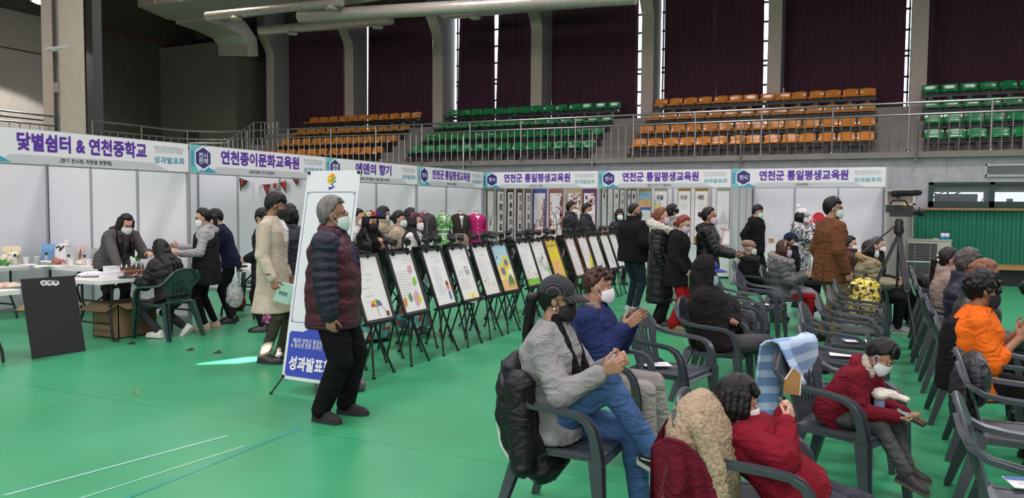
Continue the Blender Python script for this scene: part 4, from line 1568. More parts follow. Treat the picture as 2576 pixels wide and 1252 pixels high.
# round emblem: yellow disc with red, green and blue sweeps
mb = MB()
mb.add([(0.285 + .048 * math.cos(a), 1.785 + .052 * math.sin(a), 0) for a in [2 * PI * k / 24 for k in range(24)]], [tuple(range(24))])
o = mb.obj('emblem_disc', mat('emblem_yellow', 'e6b52c', 0.5), sh, smooth=False, fix=False)
o.location.z = 0.001
for nm, c, pts, w0, w1 in (('emblem_red', 'cf3a2b', [(.262, 1.805), (.28, 1.80), (.295, 1.815), (.302, 1.825)], .006, .02), ('emblem_green', '3f9a48', [(.25, 1.768), (.275, 1.765), (.30, 1.78), (.325, 1.80)], .006, .026), ('emblem_blue', '2a3f9e', [(.345, 1.762), (.31, 1.758), (.295, 1.735), (.325, 1.715), (.29, 1.70), (.265, 1.70)], .008, .026)):
    q = MB()
    stroke(q, pts, w0, w1)
    o = q.obj(nm, mat(nm, c, 0.5), sh, smooth=False, fix=False)
    o.location.z = 0.0018 if nm != 'emblem_blue' else 0.0022
fr = MB()
for (xa, ya), (xb, yb) in (((0, 0), (BW, BH)), ((BW, 0), (0, BH))):
    pa, pb2 = Mb @ V((xa, ya, -0.015)), Mb @ V((xb, yb, -0.015))
    fr.cyl(pa, pb2, 0.007, n=8)
fr.obj('cross_frame', M_easel, ban)
for x, y in ((0.02, BH - .02), (BW - .02, BH - .02), (0.02, 0.02), (BW - .02, .02)):
    p = Mb @ V((x, y, 0.004))
    MB().ell(p, 0.016, 8, 6).obj('clip', M_black, ban)
for x, dx in ((0.02, -0.06), (BW - .02, 0.06)):
    p = Mb @ V((x, 0.02, 0))
    MB().cyl(p, (p.x + dx, p.y - 0.09, 0.01), 0.009, n=8).ell((p.x + dx, p.y - 0.09, 0.012), 0.014, 8, 6).obj('foot', M_easel, ban)
p0_ = Mb @ V((BW / 2, BH / 2, -0.015))
MB().cyl(p0_, (0.3, 0.62, 0.02), 0.008, n=8).obj('rear_leg', M_easel, ban)
wbp = onZ(790, 985)
wq = onZ(918, 978)
wt = thing('banner_weight', 'grey plastic water weight on the floor at the foot of the standing banner', 'banner weight', (-4.33, 5.58, 0), math.atan2(wq.y - wbp.y, wq.x - wbp.x))
o = MB().box((0, 0, 0.045), (0.44, 0.32, 0.09)).obj('weight_block', mat('grey_weight', (0.10, 0.105, 0.115), 0.5), wt)
bv = o.modifiers.new('b', 'BEVEL'); bv.width = 0.03; bv.segments = 3
BAKE.append(o)
MB().lathe([(0, 0.088), (0.03, 0.088), (0.03, 0.105), (0, 0.105)], 12, (0.14, 0.08, 0)).obj('cap', M_blackp, wt)

# ================================================================ FLOOR MARKS AND LITTER
def strip(name, label, cat, a, b_, w_, m, z=0.002):
    a, b_ = V(a), V(b_)
    d = (b_ - a).normalized()
    q = V((-d.y, d.x, 0)) * w_ / 2
    n = 8
    mb = MB()
    for k in range(n):
        p, p2 = a.lerp(b_, k / n), a.lerp(b_, (k + 1) / n)
        mb.add([(x.x, x.y, z) for x in (p - q, p + q, p2 + q, p2 - q)], [(0, 1, 2, 3)])
    return tag(mb.obj(name, m, smooth=False), label, cat)
M_tape = mat('clear_tape', (0.25, 0.55, 0.40), 0.25)
M_tape2 = mat('teal_tape', (0.02, 0.30, 0.21), 0.25)
strip('floor_tape', 'long glossy pale tape strip on the green floor, nearest the lower left corner', 'tape', onZ(10, 1246), onZ(575, 1095), 0.03, M_tape)
strip('floor_tape', 'long pale tape strip on the green floor running below the teal one', 'tape', onZ(150, 1270), onZ(620, 1120), 0.02, M_tape)
strip('floor_tape', 'dark teal tape strip on the green floor below the grey haired man', 'tape', onZ(310, 1256), onZ(752, 1078), 0.035, M_tape2)
strip('floor_tape', 'short pale tape strip on the floor near the guest book board', 'tape', onZ(63, 912), onZ(116, 910), 0.02, M_tape)
dbp = onZ(342, 992)
q = MB().tube([(-.05, .01, .004), (-.02, .0, .03), (.01, .01, .05), (.03, -.01, .02), (.06, 0, .004)], .004, 6).tube([(-.06, 0, .003), (-.12, .03, .003)], .003, 5).obj('torn_tie', mat('tan_litter', 'a89a7c', 0.6))
q.location = (dbp.x, dbp.y, 0)
tag(q, 'scrap of torn cable tie lying on the open green floor', 'litter')
for k, (x, y, lb) in enumerate(((290, 859, 'left'), (330, 865, 'second'), (478, 881, 'third'), (547, 888, 'right'))):
    p = onZ(x, y)
    o = MB().grid(lambda u, v: V(((u - .5) * .10, (v - .5) * .05, 0.004 + 0.028 * math.sin(PI * u) * v)), 8, 4).obj('floor_flap', M_black, fix=False)
    o.location = p
    tag(o, {'left': 'curled black floor flap just below the table leg, leftmost of four', 'second': 'small curled black floor flap left of the seated woman chair', 'third': 'curled black floor flap below the standing vest woman', 'right': 'curled black floor flap nearest the white sun streak'}[lb], 'floor flap', 'curled flaps of the floor sheet')

# ================================================================ GREEN WALL PANEL, OFFICE WINDOW, VENT, DOOR
M_gpan = mat('green_padded_panel', (0.006, 0.15, 0.09), 0.55)
def fng(u, v):
    x = 0.78 + u * 7
    return V((x, 20.32 - 0.022 * abs(math.sin(x * PI / 0.085)), 0.45 + 1.2 * v))
gp = thing('padded_wall_panel', 'green ribbed wall padding with a wooden top rail at the right side', 'wall panel')
MB().grid(fng, 700, 1).box2((0.78, 20.33, 0.45), (7.8, 20.42, 1.65)).obj('ribbed_pad', M_gpan, gp, ang=30, fix=False)
MB().box2((0.7, 20.2, 1.65), (7.8, 20.42, 1.70)).obj('top_rail', M_wood, gp)
MB().box2((2.1, 19.75, 0.36), (7.8, 20.42, 0.45)).obj('bench_ledge', mat('honey_wood', (0.38, 0.20, 0.075), 0.45, var=0.2, vscale=8, stretch=(1, 12, 12)), gp)
MB().box2((2.15, 19.95, 0.0), (7.8, 20.40, 0.36)).obj('dark_base', M_black, gp)
wn = MB()
M_wgreen = mat('dark_green_window_frame', (0.006, 0.035, 0.03), 0.45)
for z in (1.72, 2.23):
    wn.box2((1.06, 20.36, z), (9, 20.5, z + (0.13 if z < 2 else 0.06)))
for x in (1.06, 2.27, 3.42, 4.6, 5.8):
    wn.box2((x, 20.36, 1.72), (x + 0.1, 20.5, 2.29))
wo = struct('window_20', wn, M_wgreen)
MB().box2((1.1, 20.42, 1.82), (9, 20.43, 2.25)).obj('glass_pane', mat('office_glass', (0.16, 0.18, 0.19), 0.02, alpha=0.62), wo)
# office behind that window, with its own windows to the daylight
of = MB()
of.box2((0.9, 20.6, 0.9), (9, 25.3, 1.0)).box2((0.9, 20.6, 2.8), (9, 25.3, 2.85)).box2((0.85, 20.6, 1.0), (0.95, 25.3, 2.85)).box2((9, 20.6, 1.0), (9.1, 25.3, 2.85))
of.box2((0.9, 24.5, 1.0), (9, 24.6, 1.5)).box2((0.9, 24.5, 2.15), (9, 24.6, 2.85))
for x in (0.9, 2.6, 4.0, 5.3, 6.6, 8.0):
    of.box2((x, 24.48, 1.4), (x + 0.12, 24.6, 2.2))
struct('wall_office', of, mat('office_wall', (0.5, 0.48, 0.46), 0.8))
rn2 = random.Random(5)
tr = thing('tree_outside', 'bare tree branches seen outside through the office window', 'tree', (3.5, 26.8, 0.0))
mbt = MB().cyl((0, 0, 0), (0, 0, 2.0), .12, .08)
for k in range(60):
    a = V((rn2.uniform(-2.6, 3.5), rn2.uniform(-.2, .2), rn2.uniform(1.2, 2.2)))
    mbt.cyl(a, a + V((rn2.uniform(-.5, .5), 0, rn2.uniform(.1, .5))), .03, .01, 5)
mbt.obj('branches', mat('tree_bark', (0.05, 0.04, 0.035), 0.9), tr)
struct('ground_outside', MB().box2((-4, 25.9, -0.2), (14, 34, 0.0)), mat('outside_ground', (0.3, 0.3, 0.28), 0.9))
mc = thing('office_cabinet', 'grey office machine seen through the left pane of the wall window', 'cabinet', (1.75, 22.2, 1.0))
MB().box((0, 0, .55), (.9, .5, 1.0)).obj('cabinet_body', mat('cab_grey', (0.25, 0.25, 0.25), 0.6), mc)
MB().box((.2, -.27, .75), (.3, .04, .2)).obj('screen', M_black, mc)
vt = thing('wall_vent', 'louvred grey ventilation grille high on the concrete wall at the right', 'vent', (2.98, 20.42, 2.43))
mb = MB()
for (c, d) in (((0, -.02, .24), (1.62, .04, .05)), ((0, -.02, -.0), (1.62, .04, .05)), ((-.8, -.02, .12), (.05, .04, .28)), ((.8, -.02, .12), (.05, .04, .28)), ((0, -.02, .12), (.02, .04, .24))):
    mb.box(c, d)
mb.obj('frame', M_alu, vt)
mb = MB()
for k in range(9):
    mb.box((0, -.015, .03 + .024 * k), (1.56, .03, .006), Matrix.Rotation(R(35), 3, 'X'))
mb.obj('slats', M_alu, vt)
MB().box((0, -.002, .12), (1.56, .004, .24)).obj('duct_opening', M_black, vt)
dr = MB().box2((0.16, 20.38, 0), (0.21, 20.6, 2.12)).box2((0.74, 20.38, 0), (0.79, 20.6, 2.12)).box2((0.16, 20.38, 2.08), (0.79, 20.6, 2.13)).box2((0.16, 20.38, 1.76), (0.79, 20.6, 1.80))
d2 = struct('door_2', dr, mat('cream_door_frame', (0.55, 0.52, 0.46), 0.5))
MB().box2((0.21, 20.5, 0), (0.74, 20.54, 1.76)).obj('door_leaf', mat('door_cream', (0.46, 0.44, 0.4), 0.5), d2)
MB().box2((0.21, 20.5, 1.80), (0.74, 20.54, 2.08)).obj('door_transom', mat('transom', (0.3, 0.24, 0.2), 0.4), d2)
for k in range(5):
    MB().box((0.33 + 0.08 * k, 20.49, 0.9), (0.012, 0.012, 1.7)).obj('door_rib', M_alu, d2)

# heater cabinet with its bar, cans, bag
hc = onZ(2290, 720, 0.0)
hx0, hx1 = onY(2284, 600, 19.3).x, onY(2394, 600, 19.3).x
ht = thing('heater_cabinet', 'beige metal heater cabinet with a front grille standing before the green padding', 'heater', ((hx0 + hx1) / 2, 19.3, 0))
hw = hx1 - hx0
MB().box((0, .3, .49), (hw, .6, .96)).obj('housing', M_cream, ht)
MB().box((-.13, -.01, .52), (hw * .66, .03, .78)).obj('grille_recess', M_black, ht)
mb = MB()
for k in range(20):
    mb.box((-.13, -.03, .15 + .038 * k), (hw * .64, .012, .009))
for k in range(2):
    mb.box((-.28 + .3 * k, -.035, .52), (.01, .012, .78))
mb.obj('grille', mat('grille_grey', (0.3, 0.3, 0.29), 0.4, metal=.6), ht)
MB().lathe([(0, 0), (.065, 0), (.07, .02), (.05, .025), (.035, .012), (0, .012)], 18, (hw * .36, -.0, .64), Matrix.Rotation(PI / 2, 3, 'X')).obj('dial', M_black, ht)
MB().box((0, .3, .985), (hw + .03, .62, .03)).obj('lid', mat('heater_lid', (0.36, 0.35, 0.3), 0.5), ht)
for k, (px, lb) in enumerate(((2372, 'left blue and white can on top of the beige heater'), (2383, 'right blue and white can on top of the beige heater'))):
    p = onY(px, 590, 19.5)
    c = thing('spray_can', lb, 'can', (p.x, 19.5, 1.0), group='two cans on the heater')
    MB().lathe([(0, 0), (.045, 0), (.045, .07), (0, .07)], 14).obj('label_band', mat('can_blue', '2f7fb5', .4), c)
    MB().lathe([(0, .07), (.045, .07), (.045, .15), (.02, .155), (0, .155)], 14).obj('can_body', M_white, c)
    MB().lathe([(0, .155), (.048, .155), (.048, .175), (0, .175)], 14).obj('lid', M_black, c)
tp = thing('tape_roll', 'small roll of tape lying on the heater', 'tape roll', (hx0 + .55, 19.45, 1.0))
MB().lathe([(.03, 0), (.06, 0), (.06, .03), (.03, .03)], 14).obj('roll', M_cream, tp)
bx_ = onY(2290, 660, 17.6)
rbx = thing('bent_pipe_rail', 'low bent steel pipe rail standing in front of the heater', 'rail', (bx_.x - .2, 17.6, 0))
MB().tube([(0, 0, 0.0), (0, 0, .56), (.03, 0, .6), (.75, 0, .6), (.79, 0, .56), (.79, 0, .0)], .022, 10).obj('pipe', M_steel, rbx)
# ================================================================ PLASTIC ARMCHAIRS
def plastic_chair(m, label, group):
    t = thing('plastic_armchair', label, 'chair', (0, 0, 0), group=group)

    def fs(u, v):
        x, y = -0.21 + 0.46 * u, (v - .5) * 2
        w = 0.20 + 0.045 * u
        z = 0.432 + 0.012 * u - 0.016 * (1 - y * y) * math.sin(PI * min(1, u * 1.05))
        if u > 0.86:
            z -= 0.055 * ((u - .86) / .14) ** 2
        if u < 0.12:
            z += 0.03 * ((.12 - u) / .12) ** 2
        return V((x, y * w, z))

    def fb(u, v):
        a = (u - .5) * 2
        w = 0.175 + 0.02 * v + 0.055 * v * v + (0.02 if v > .6 else 0.0)
        arch = 0.42 - 0.13 * abs(a) ** 2.6 * v ** 2
        x = -0.205 - 0.115 * v + 0.05 * a * a * (0.4 + 0.6 * v) - 0.01 * math.sin(PI * v)
        return V((x, a * w, 0.44 + arch * v))

    def keep(u, v):
        a = (u - .5) * 2
        if not (0.16 < v < 0.70 - 0.10 * abs(a)) or abs(a) > 0.74:
            return True
        s_ = (a + .74) / 1.48 * 7
        return abs(s_ - math.floor(s_) - .5) > 0.27
    for nm, fn, nu, nv, kp, th in (('seat', fs, 16, 10, None, 0.014), ('backrest', fb, 60, 22, keep, 0.012)):
        mb = MB().grid(fn, nu, nv, kp)
        me = mb.mesh(nm)
        bm = bmesh.new()
        bm.from_mesh(me)
        bmesh.ops.delete(bm, geom=[q for q in bm.verts if not q.link_faces], context='VERTS')
        bmesh.ops.recalc_face_normals(bm, faces=bm.faces)
        bmesh.ops.solidify(bm, geom=bm.faces[:], thickness=th)
        bm.to_mesh(me)
        bm.free()
        smooth_mesh(me, 40)
        me.materials.append(m)
        o = bpy.data.objects.new(nm, me)
        C.objects.link(o)
        o.parent = t
        KIDS.setdefault(t.name, []).append(o)
    edge = [fb(0, v / 8) for v in range(4, 9)] + [fb(u / 16, 1) for u in range(1, 16)] + [fb(1, v / 8) for v in range(8, 3, -1)]
    MB().tube(edge, 0.012, 8).obj('back_rim', m, t)
    pr = [(-.027, .008), (.027, .008), (.030, -.016), (.022, -.016), (.02, -.004), (-.02, -.004), (-.022, -.016), (-.030, -.016)]
    pl = [(-.026, .02), (.026, .02), (.03, -.02), (.022, -.02), (.018, .012), (-.018, .012), (-.022, -.02), (-.03, -.02)]
    for s_ in (-1, 1):
        pa = [(-.318, .17, .815), (-.300, .215, .765), (-.265, .252, .712), (-.20, .278, .675), (-.10, .288, .658), (.06, .289, .648), (.13, .288, .638), (.175, .286, .613), (.203, .283, .57), (.217, .279, .51), (.226, .275, .44)]
        MB().sweep([(x, y * s_, z) for x, y, z in pa], pr, (0, s_, 0), [(.8, .8), (1.0, 1), (1, 1), (1, 1), (1, 1), (1, 1), (1, 1), (1.05, 1.2), (1.1, 1.5), (1.1, 1.8), (1.1, 2)]).obj('armrest', m, t)
        MB().sweep([(.222, .262 * s_, .44), (.238, .268 * s_, .25), (.262, .278 * s_, .0)], pl, (0, s_, 0), [(1.35, 1.7), (1.05, 1.35), (.8, .9)]).obj('leg', m, t)
        MB().sweep([(-.19, .20 * s_, .445), (-.25, .235 * s_, .25), (-.325, .268 * s_, .0)], pl, (0, s_, 0), [(1.3, 1.7), (1.05, 1.3), (.8, .85)]).obj('leg', m, t)
        MB().box2((-.19, (.185 if s_ > 0 else -.215), .40), (.235, (.215 if s_ > 0 else -.185), .436)).obj('seat_apron', m, t)
    MB().box2((.215, -.23, .385), (.235, .23, .43)).obj('seat_apron', m, t)
    return t


M_chair = mat('slate_grey_plastic', (0.050, 0.060, 0.070), 0.32, var=0.08, vscale=5, spec=0.5)
M_chairg = mat('dull_green_plastic', (0.026, 0.060, 0.052), 0.36, var=0.08, vscale=5)
CHP = {'grey': plastic_chair(M_chair, 'x', 'grey plastic armchairs'), 'green': plastic_chair(M_chairg, 'x', 'green plastic armchairs')}
CHU = {}


def rz2(v, a):
    return V((v[0] * math.cos(a) - v[1] * math.sin(a), v[0] * math.sin(a) + v[1] * math.cos(a), 0))


def chair(label, p=None, hd=0.0, bend=None, top=None, kind='grey'):
    """bend: pixel of the near arm's front corner; top: pixel of the near upper corner of the back"""
    a = R(hd)
    if bend:
        q = onZ(bend[0], bend[1], 0.64)
        p = V((q.x, q.y, 0)) - rz2((0.19, -0.287), a)
    if top:
        q = onZ(top[0], top[1], 0.80)
        p = V((q.x, q.y, 0)) - rz2((-0.32, -0.10), a)
    p = V((p[0], p[1], 0))
    src = CHP[kind]
    if kind not in CHU:
        CHU[kind] = 1
        src.location = p
        src.rotation_euler = (0, 0, a)
        src['label'] = label
        return src
    return dup(src, p, a, label)


# ================================================================ PEOPLE
SKIN = {k: mat('skin_' + k, v, 0.5, var=0.05, vscale=12, spec=0.35) for k, v in dict(fair=(0.56, 0.335, 0.235), mid=(0.44, 0.24, 0.155), tan=(0.33, 0.165, 0.10), deep=(0.22, 0.105, 0.065)).items()}
HAIR = {k: mat('hair_' + k, v, 0.36, var=0.3, vscale=40, bump=0.25, bscale=90, spec=.3, stretch=(1, 1, .25)) for k, v in dict(black=(0.006, 0.005, 0.005), dark=(0.012, 0.007, 0.006), grey=(0.16, 0.15, 0.14), brown=(0.17, 0.065, 0.032), red=(0.19, 0.028, 0.016), chest=(0.05, 0.02, 0.013), greyish=(0.07, 0.06, 0.055)).items()}
M_mwhite = mat('white_face_mask', (0.76, 0.77, 0.77), 0.75)
MASK = {'white': M_mwhite, 'black': mat('black_face_mask', (0.014, 0.013, 0.014), 0.7), 'pink': mat('lilac_face_mask', (0.58, 0.43, 0.56), 0.7), 'green': mat('pale_green_face_mask', (0.56, 0.70, 0.63), 0.7), 'blue': mat('pale_blue_face_mask', (0.42, 0.60, 0.66), 0.7)}
M_eyew = mat('eye_white', (0.62, 0.6, 0.57), 0.3)
M_eyed = mat('eye_dark', (0.012, 0.008, 0.006), 0.2)


def cloth(name, col, rough=0.85, **k):
    d = dict(var=0.10, vscale=7, bump=0.25, bscale=70, spec=.12, fold=.55)
    d.update(k)
    return mat(name, col, rough, **d)


def puff(name, col, rough=0.5, **k):
    d = dict(var=0.12, vscale=9, bump=0.3, bscale=22, spec=.28, fold=.4)
    d.update(k)
    return mat(name, col, rough, **d)


def ik(a, t, l1, l2, pole):
    a, t, pole = V(a), V(t), V(pole)
    d = t - a
    L = min(max(d.length, 0.05), (l1 + l2) * 0.998)
    u = d.normalized()
    x = (l1 * l1 - l2 * l2 + L * L) / (2 * L)
    hh = math.sqrt(max(l1 * l1 - x * x, 0))
    q = (pole - u * pole.dot(u))
    q = q.normalized() if q.length > 1e-6 else V((0, 0, 1))
    return a + u * x + q * hh, a + u * L


def hand(mb, w, d, n, right, curl=0.35, rad=0.0088, spread=0.06, sc=1.0):
    d = V(d).normalized()
    n = V(n)
    n = (n - d * n.dot(d)).normalized()
    th = d.cross(n) if right else n.cross(d)
    k = []
    for i, (o, L) in enumerate(((0.030, .082), (0.011, .086), (-.010, .083), (-.029, .076))):
        kp = w + d * (L * sc) + th * (o * sc)
        mb.cone(w + th * (o * .55 * sc) + d * .005, kp, 0.0145 * sc, 0.0125 * sc, 8)
        k.append(kp)
    mb.ell(w + d * .045 * sc + n * 0.004, (0.034 * sc, 0.034 * sc, 0.013 * sc), 10, 7, Matrix((th, d, n)).transposed())
    for i, (L, kp) in enumerate(zip((.066, .074, .069, .053), k)):
        fd = (d + th * spread * (1.2 - .8 * i)).normalized()
        a = 0.0
        p = kp
        for q, f in enumerate((.44, .32, .24)):
            a += curl * (0.75, 1.0, 0.8)[q] * (1 + .12 * i)
            dd = fd * math.cos(a) + n * math.sin(a)
            p2 = p + dd * L * f * sc
            mb.cone(p, p2, rad * (1.05 - .06 * q) * sc, rad * (.98 - .08 * q) * sc, 8)
            p = p2
    tb = w + d * .022 * sc + th * .026 * sc
    td = (d * .65 + th * .75 + n * .25).normalized()
    p = tb + td * .040 * sc
    mb.cone(tb, p, .0155 * sc, .0115 * sc, 8)
    p2 = p + (d * .85 + th * .3 + n * (.25 + curl * .5)).normalized() * .034 * sc
    mb.cone(p, p2, .0108 * sc, .0098 * sc, 8)
    mb.cone(p2, p2 + (d * .9 + n * (.2 + curl * .6)).normalized() * .022 * sc, .0098 * sc, .0085 * sc, 8)


class Ctx:
    pass


PEOPLE = []


def hair_cap(mb, fringe=0.0, thick=0.014, back=-0.095, side=-0.03, n=26, k=18, rec=0.0, vol=0.0):
    c = V((-.012, 0, .026))
    rad = (.100, .081, .106)
    rs = []
    for i in range(k + 1):
        t = PI * i / k
        ring = []
        for j in range(n):
            a = 2 * PI * j / n
            d = V((math.sin(t) * math.cos(a), math.sin(t) * math.sin(a), -math.cos(t)))
            p = V((d.x * rad[0], d.y * rad[1], d.z * rad[2]))
            z, x, y = p.z + c.z, p.x + c.x, abs(p.y)
            line = 0.082 - fringe + rec
            f = 1.0
            if x > 0.035:
                f = (z - line) / 0.02
            elif x > -0.02:
                f = min((z - (side + (line - side) * (x + .02) / .055)) / 0.02, 1)
            elif x > -0.05:
                f = (z - side + .01) / 0.02
            else:
                f = (z - back) / 0.02
            f = min(max(f, 0), 1)
            e = thick + vol * max(0, d.z) + 0.004 * math.sin(9 * a)
            s_ = 0.86 + (0.14 + e / 0.095) * f
            if f < .02:
                s_ = 0.84
            ring.append(c + p * s_)
        rs.append(ring)
    mb.rings(rs)


def person(label, pos, hd=0.0, h=1.66, sit=False, lean=0, slean=0, twist=0, hy=0, hp=0, hr=0, LA=(0.03, .06, -.50), RA=(0.03, .06, -.50), lpole=None, rpole=None, LL=None, RL=None, lknee=None, rknee=None, ldir=None, rdir=None, hipz=None, hipx=0.0,
           fem=False, bulk=1.0, skin='fair', hair='short', hc='black', fringe=0.0, mask='white', glasses=None, top=None, legs=None, shoes=None, lh=None, rh=None, curl=(.35, .35), near=False, hs=1.0, extra=None, name='person', belly=0.0, cat='person', nohands=False, sleeve=1.0, neck=1.0):
    X = Ctx()
    sc = h / 1.70
    root = thing(name, label, cat, (pos[0], pos[1], pos[2] if len(pos) > 2 else 0), R(hd), scale=sc)
    X.root = root
    vb = 0.0065 if near else 0.0095
    vc = 0.011 if near else 0.016
    hz = hipz if hipz is not None else (0.525 if sit else 0.925)
    P = V((hipx, 0, hz))
    tw = R(twist)
    F = V((math.cos(tw), math.sin(tw), 0))
    Lf = V((-math.sin(tw), math.cos(tw), 0))
    U = (V((0, 0, 1)) * math.cos(R(lean)) + F * math.sin(R(lean)))
    U = (U + Lf * math.sin(R(slean))).normalized()
    Fs = (F - U * F.dot(U)).normalized()
    Ls = U.cross(Fs)
    X.U, X.F, X.L, X.P = U, Fs, Ls, P
    shw = (0.158 if fem else 0.178) * (1 + .3 * (bulk - 1))
    nb = P + U * .525
    Mt = Matrix((Ls, Fs, U)).transposed()
    S_ = {1: P + U * .448 + Ls * shw, -1: P + U * .448 - Ls * shw}
    # head
    hyr, hpr = R(hy) + tw, R(hp)
    hf = V((math.cos(hyr) * math.cos(hpr), math.sin(hyr) * math.cos(hpr), -math.sin(hpr)))
    hl = V((-math.sin(hyr), math.cos(hyr), 0))
    hu = hf.cross(hl)
    if hr:
        hl2 = hl * math.cos(R(hr)) + hu * math.sin(R(hr))
        hu = hf.cross(hl2)
        hl = hl2
    Hc = nb + U * .035 + V((0, 0, 1)) * .03 * neck + hu * .075 + hf * .02
    Hm = Matrix.Translation(Hc) @ Matrix((hf, hl, hu)).transposed().to_4x4() @ Matrix.Scale(0.95 * hs, 4)
    X.Hm = Hm
    body = MB()

    def he(c, r, M=None):
        q = MB().ell(c, r, 14, 10, M)
        body.add([Hm @ V(p) for p in q.v], q.f)

    def hcn(a, b2, ra, rb):
        q = MB().cone(a, b2, ra, rb, 10)
        body.add([Hm @ V(p) for p in q.v], q.f)
    he((-.012, 0, .028), (.098, .079, .103))
    he((.028, 0, -.04), (.066, .060, .082))
    he((.035, 0, -.075), (.055, .050, .045))
    he((.068, 0, -.102), (.024, .026, .021))
    hcn((.086, 0, .006), (.111, 0, -.034), .008, .0135)
    he((.098, .011, -.038), (.012, .009, .008))
    he((.098, -.011, -.038), (.012, .009, .008))
    he((.078, 0, .026), (.019, .052, .012))
    he((.052, .036, -.03), (.036, .030, .030))
    he((.052, -.036, -.03), (.036, .030, .030))
    he((.086, 0, -.067), (.012, .024, .007))
    he((.084, 0, -.078), (.012, .021, .007))
    for s_ in (1, -1):
        he((-.004, .079 * s_, -.006), (.021, .009, .031), Matrix.Rotation(.25, 3, 'Y'))
        he((-.012, .086 * s_, .002), (.016, .006, .020))
    body.cone(Hm @ V((-.02, 0, -.06)), nb - U * .03, .056 if not fem else .049, .066 if not fem else .056)
    body.loft([(P + U * q, a * bulk, b2 * bulk, Mt) for q, a, b2 in ((-.03, .13, .09), (.2, .11, .08), (.38, .13, .085), (.47, .11, .06))])
    # arms
    arm = {}
    for s_, A, pole in ((1, LA, lpole), (-1, RA, rpole)):
        w_ = S_[s_] + F * A[0] + Lf * (A[1] * s_) + V((0, 0, A[2]))
        pl = pole or (-.45, .35, -.75)
        pv = F * pl[0] + Lf * (pl[1] * s_) + V((0, 0, pl[2]))
        e, w_ = ik(S_[s_], w_, .285, .25, pv)
        arm[s_] = (S_[s_], e, w_)
        body.cone(S_[s_], e, .045, .038)
        body.cone(e, w_, .038, .027)
        if not nohands:
            spec = lh if s_ == 1 else rh
            fd = (w_ - e).normalized()
            if spec:
                d = F * spec[0][0] + Lf * spec[0][1] * s_ + V((0, 0, spec[0][2]))
                n = F * spec[1][0] + Lf * spec[1][1] * s_ + V((0, 0, spec[1][2]))
            else:
                d = fd
                n = -Lf * s_ + F * .15
            hand(body, w_ + fd * .012, d, n, s_ == -1, curl[0 if s_ == 1 else 1], .0088 if near else .0104, sc=1.0)
    X.arm = arm
    # legs
    lg = {}
    hw = .088
    for s_, A, kn, fdv in ((1, LL, lknee, ldir), (-1, RL, rknee, rdir)):
        if A is None:
            A = (.40, .05, .09) if sit else (0.0, .03, .09)
        hip = P + V((0, hw * s_, -.02 if sit else -.02))
        an = V((P.x + A[0], (hw + A[1]) * s_, A[2]))
        pole = kn or ((.6, 0.06, .8) if sit else (1, .1, 0))
        k_, an = ik(hip, an, .435, .42, (pole[0], pole[1] * s_, pole[2]))
        fd = fdv or (1, .18, 0)
        fd = V((fd[0], fd[1] * s_, fd[2])).normalized()
        lg[s_] = (hip, k_, an, fd)
        body.cone(hip, k_, .072, .048)
        body.cone(k_, an, .046, .033)
        body.cone(an, an + fd * .07 - V((0, 0, .045)), .028, .020)
    X.leg = lg
    bo = body.obj('body', SKIN[skin], root, fix=True)
    remesh(bo, vb, 2)
    # eyes and brows
    for s_ in (1, -1):
        M = Hm @ Matrix.Translation((.086, .031 * s_, .004))
        e = MB().ell((0, 0, 0), (.010, .0145, .0062), 10, 6).obj('eye', [M_eyew if near else M_eyed], root)
        e.matrix_basis = M
        if near:
            i_ = MB().ell((.007, 0, 0), (.0045, .0062, .0060), 8, 6).cone((.006, -.014, .006), (.008, .012, .0065), .002, .002, 6).obj('iris', M_eyed, e)
        b_ = MB().cone((.094, .014 * s_, .030), (.084, .052 * s_, .034), .0045, .003, 6).obj('eyebrow', HAIR[hc if hc not in ('red', 'brown') else 'chest'], root)
        b_.matrix_basis = Hm
    X.hairm = HAIR[hc]
    # hair
    hb = MB()
    if hair == 'cropped':
        hair_cap(hb, fringe, .008, -.05, .0)
    elif hair == 'short':
        hair_cap(hb, fringe, .016, -.085, -.02, vol=.008)
    elif hair == 'curly':
        hair_cap(hb, fringe, .022, -.10, -.05, vol=.01)
        rr = random.Random(label)
        for q in range(60):
            d = V((rr.uniform(-1, .7), rr.uniform(-1, 1), rr.uniform(-.35, 1))).normalized()
            hb.ell(V((-.015, 0, .028)) + V((d.x * .115, d.y * .098, d.z * .118)), rr.uniform(.016, .026), 7, 5)
    elif hair == 'fluffy':
        hair_cap(hb, fringe, .009, -.06, .0)
        rr = random.Random(label)
        for q in range(70):
            d = V((rr.uniform(-1, .9), rr.uniform(-1, 1), rr.uniform(.15, 1))).normalized()
            p = V((-.008, 0, .03)) + V((d.x * .105, d.y * .088, d.z * .112))
            if p.z < .055:
                continue
            hb.cone(p, p + V((d.x * .02 + rr.uniform(-.012, .022), d.y * .02 + rr.uniform(-.02, .02), rr.uniform(.0, .02))), .015, .007, 6)
    elif hair in ('bob', 'long', 'pony', 'bun', 'lowbun'):
        hair_cap(hb, fringe, .016, -.10, -.06 if hair in ('bob', 'long') else -.035, vol=.004)
        if hair in ('bob', 'long'):
            for s_ in (1, -1):
                for x0 in (-.07, -.035, .0, .025):
                    zz = -.115 if hair == 'bob' else -.16
                    hb.chain([(x0, .078 * s_, .05), (x0 + .005, .092 * s_, -.03), (x0, .082 * s_, zz)], [.024, .024, .016], 8)
            for y in (-.05, 0, .05):
                hb.chain([(-.09, y, .02), (-.10, y, -.07), (-.085, y, -.12)], [.03, .03, .022], 8)
        if hair in ('bun', 'lowbun'):
            z = .03 if hair == 'bun' else -.03
            hb.ell((-.135, 0, z), (.042, .046, .042))
            hb.ell((-.15, .02, z + .015), (.03, .03, .03))
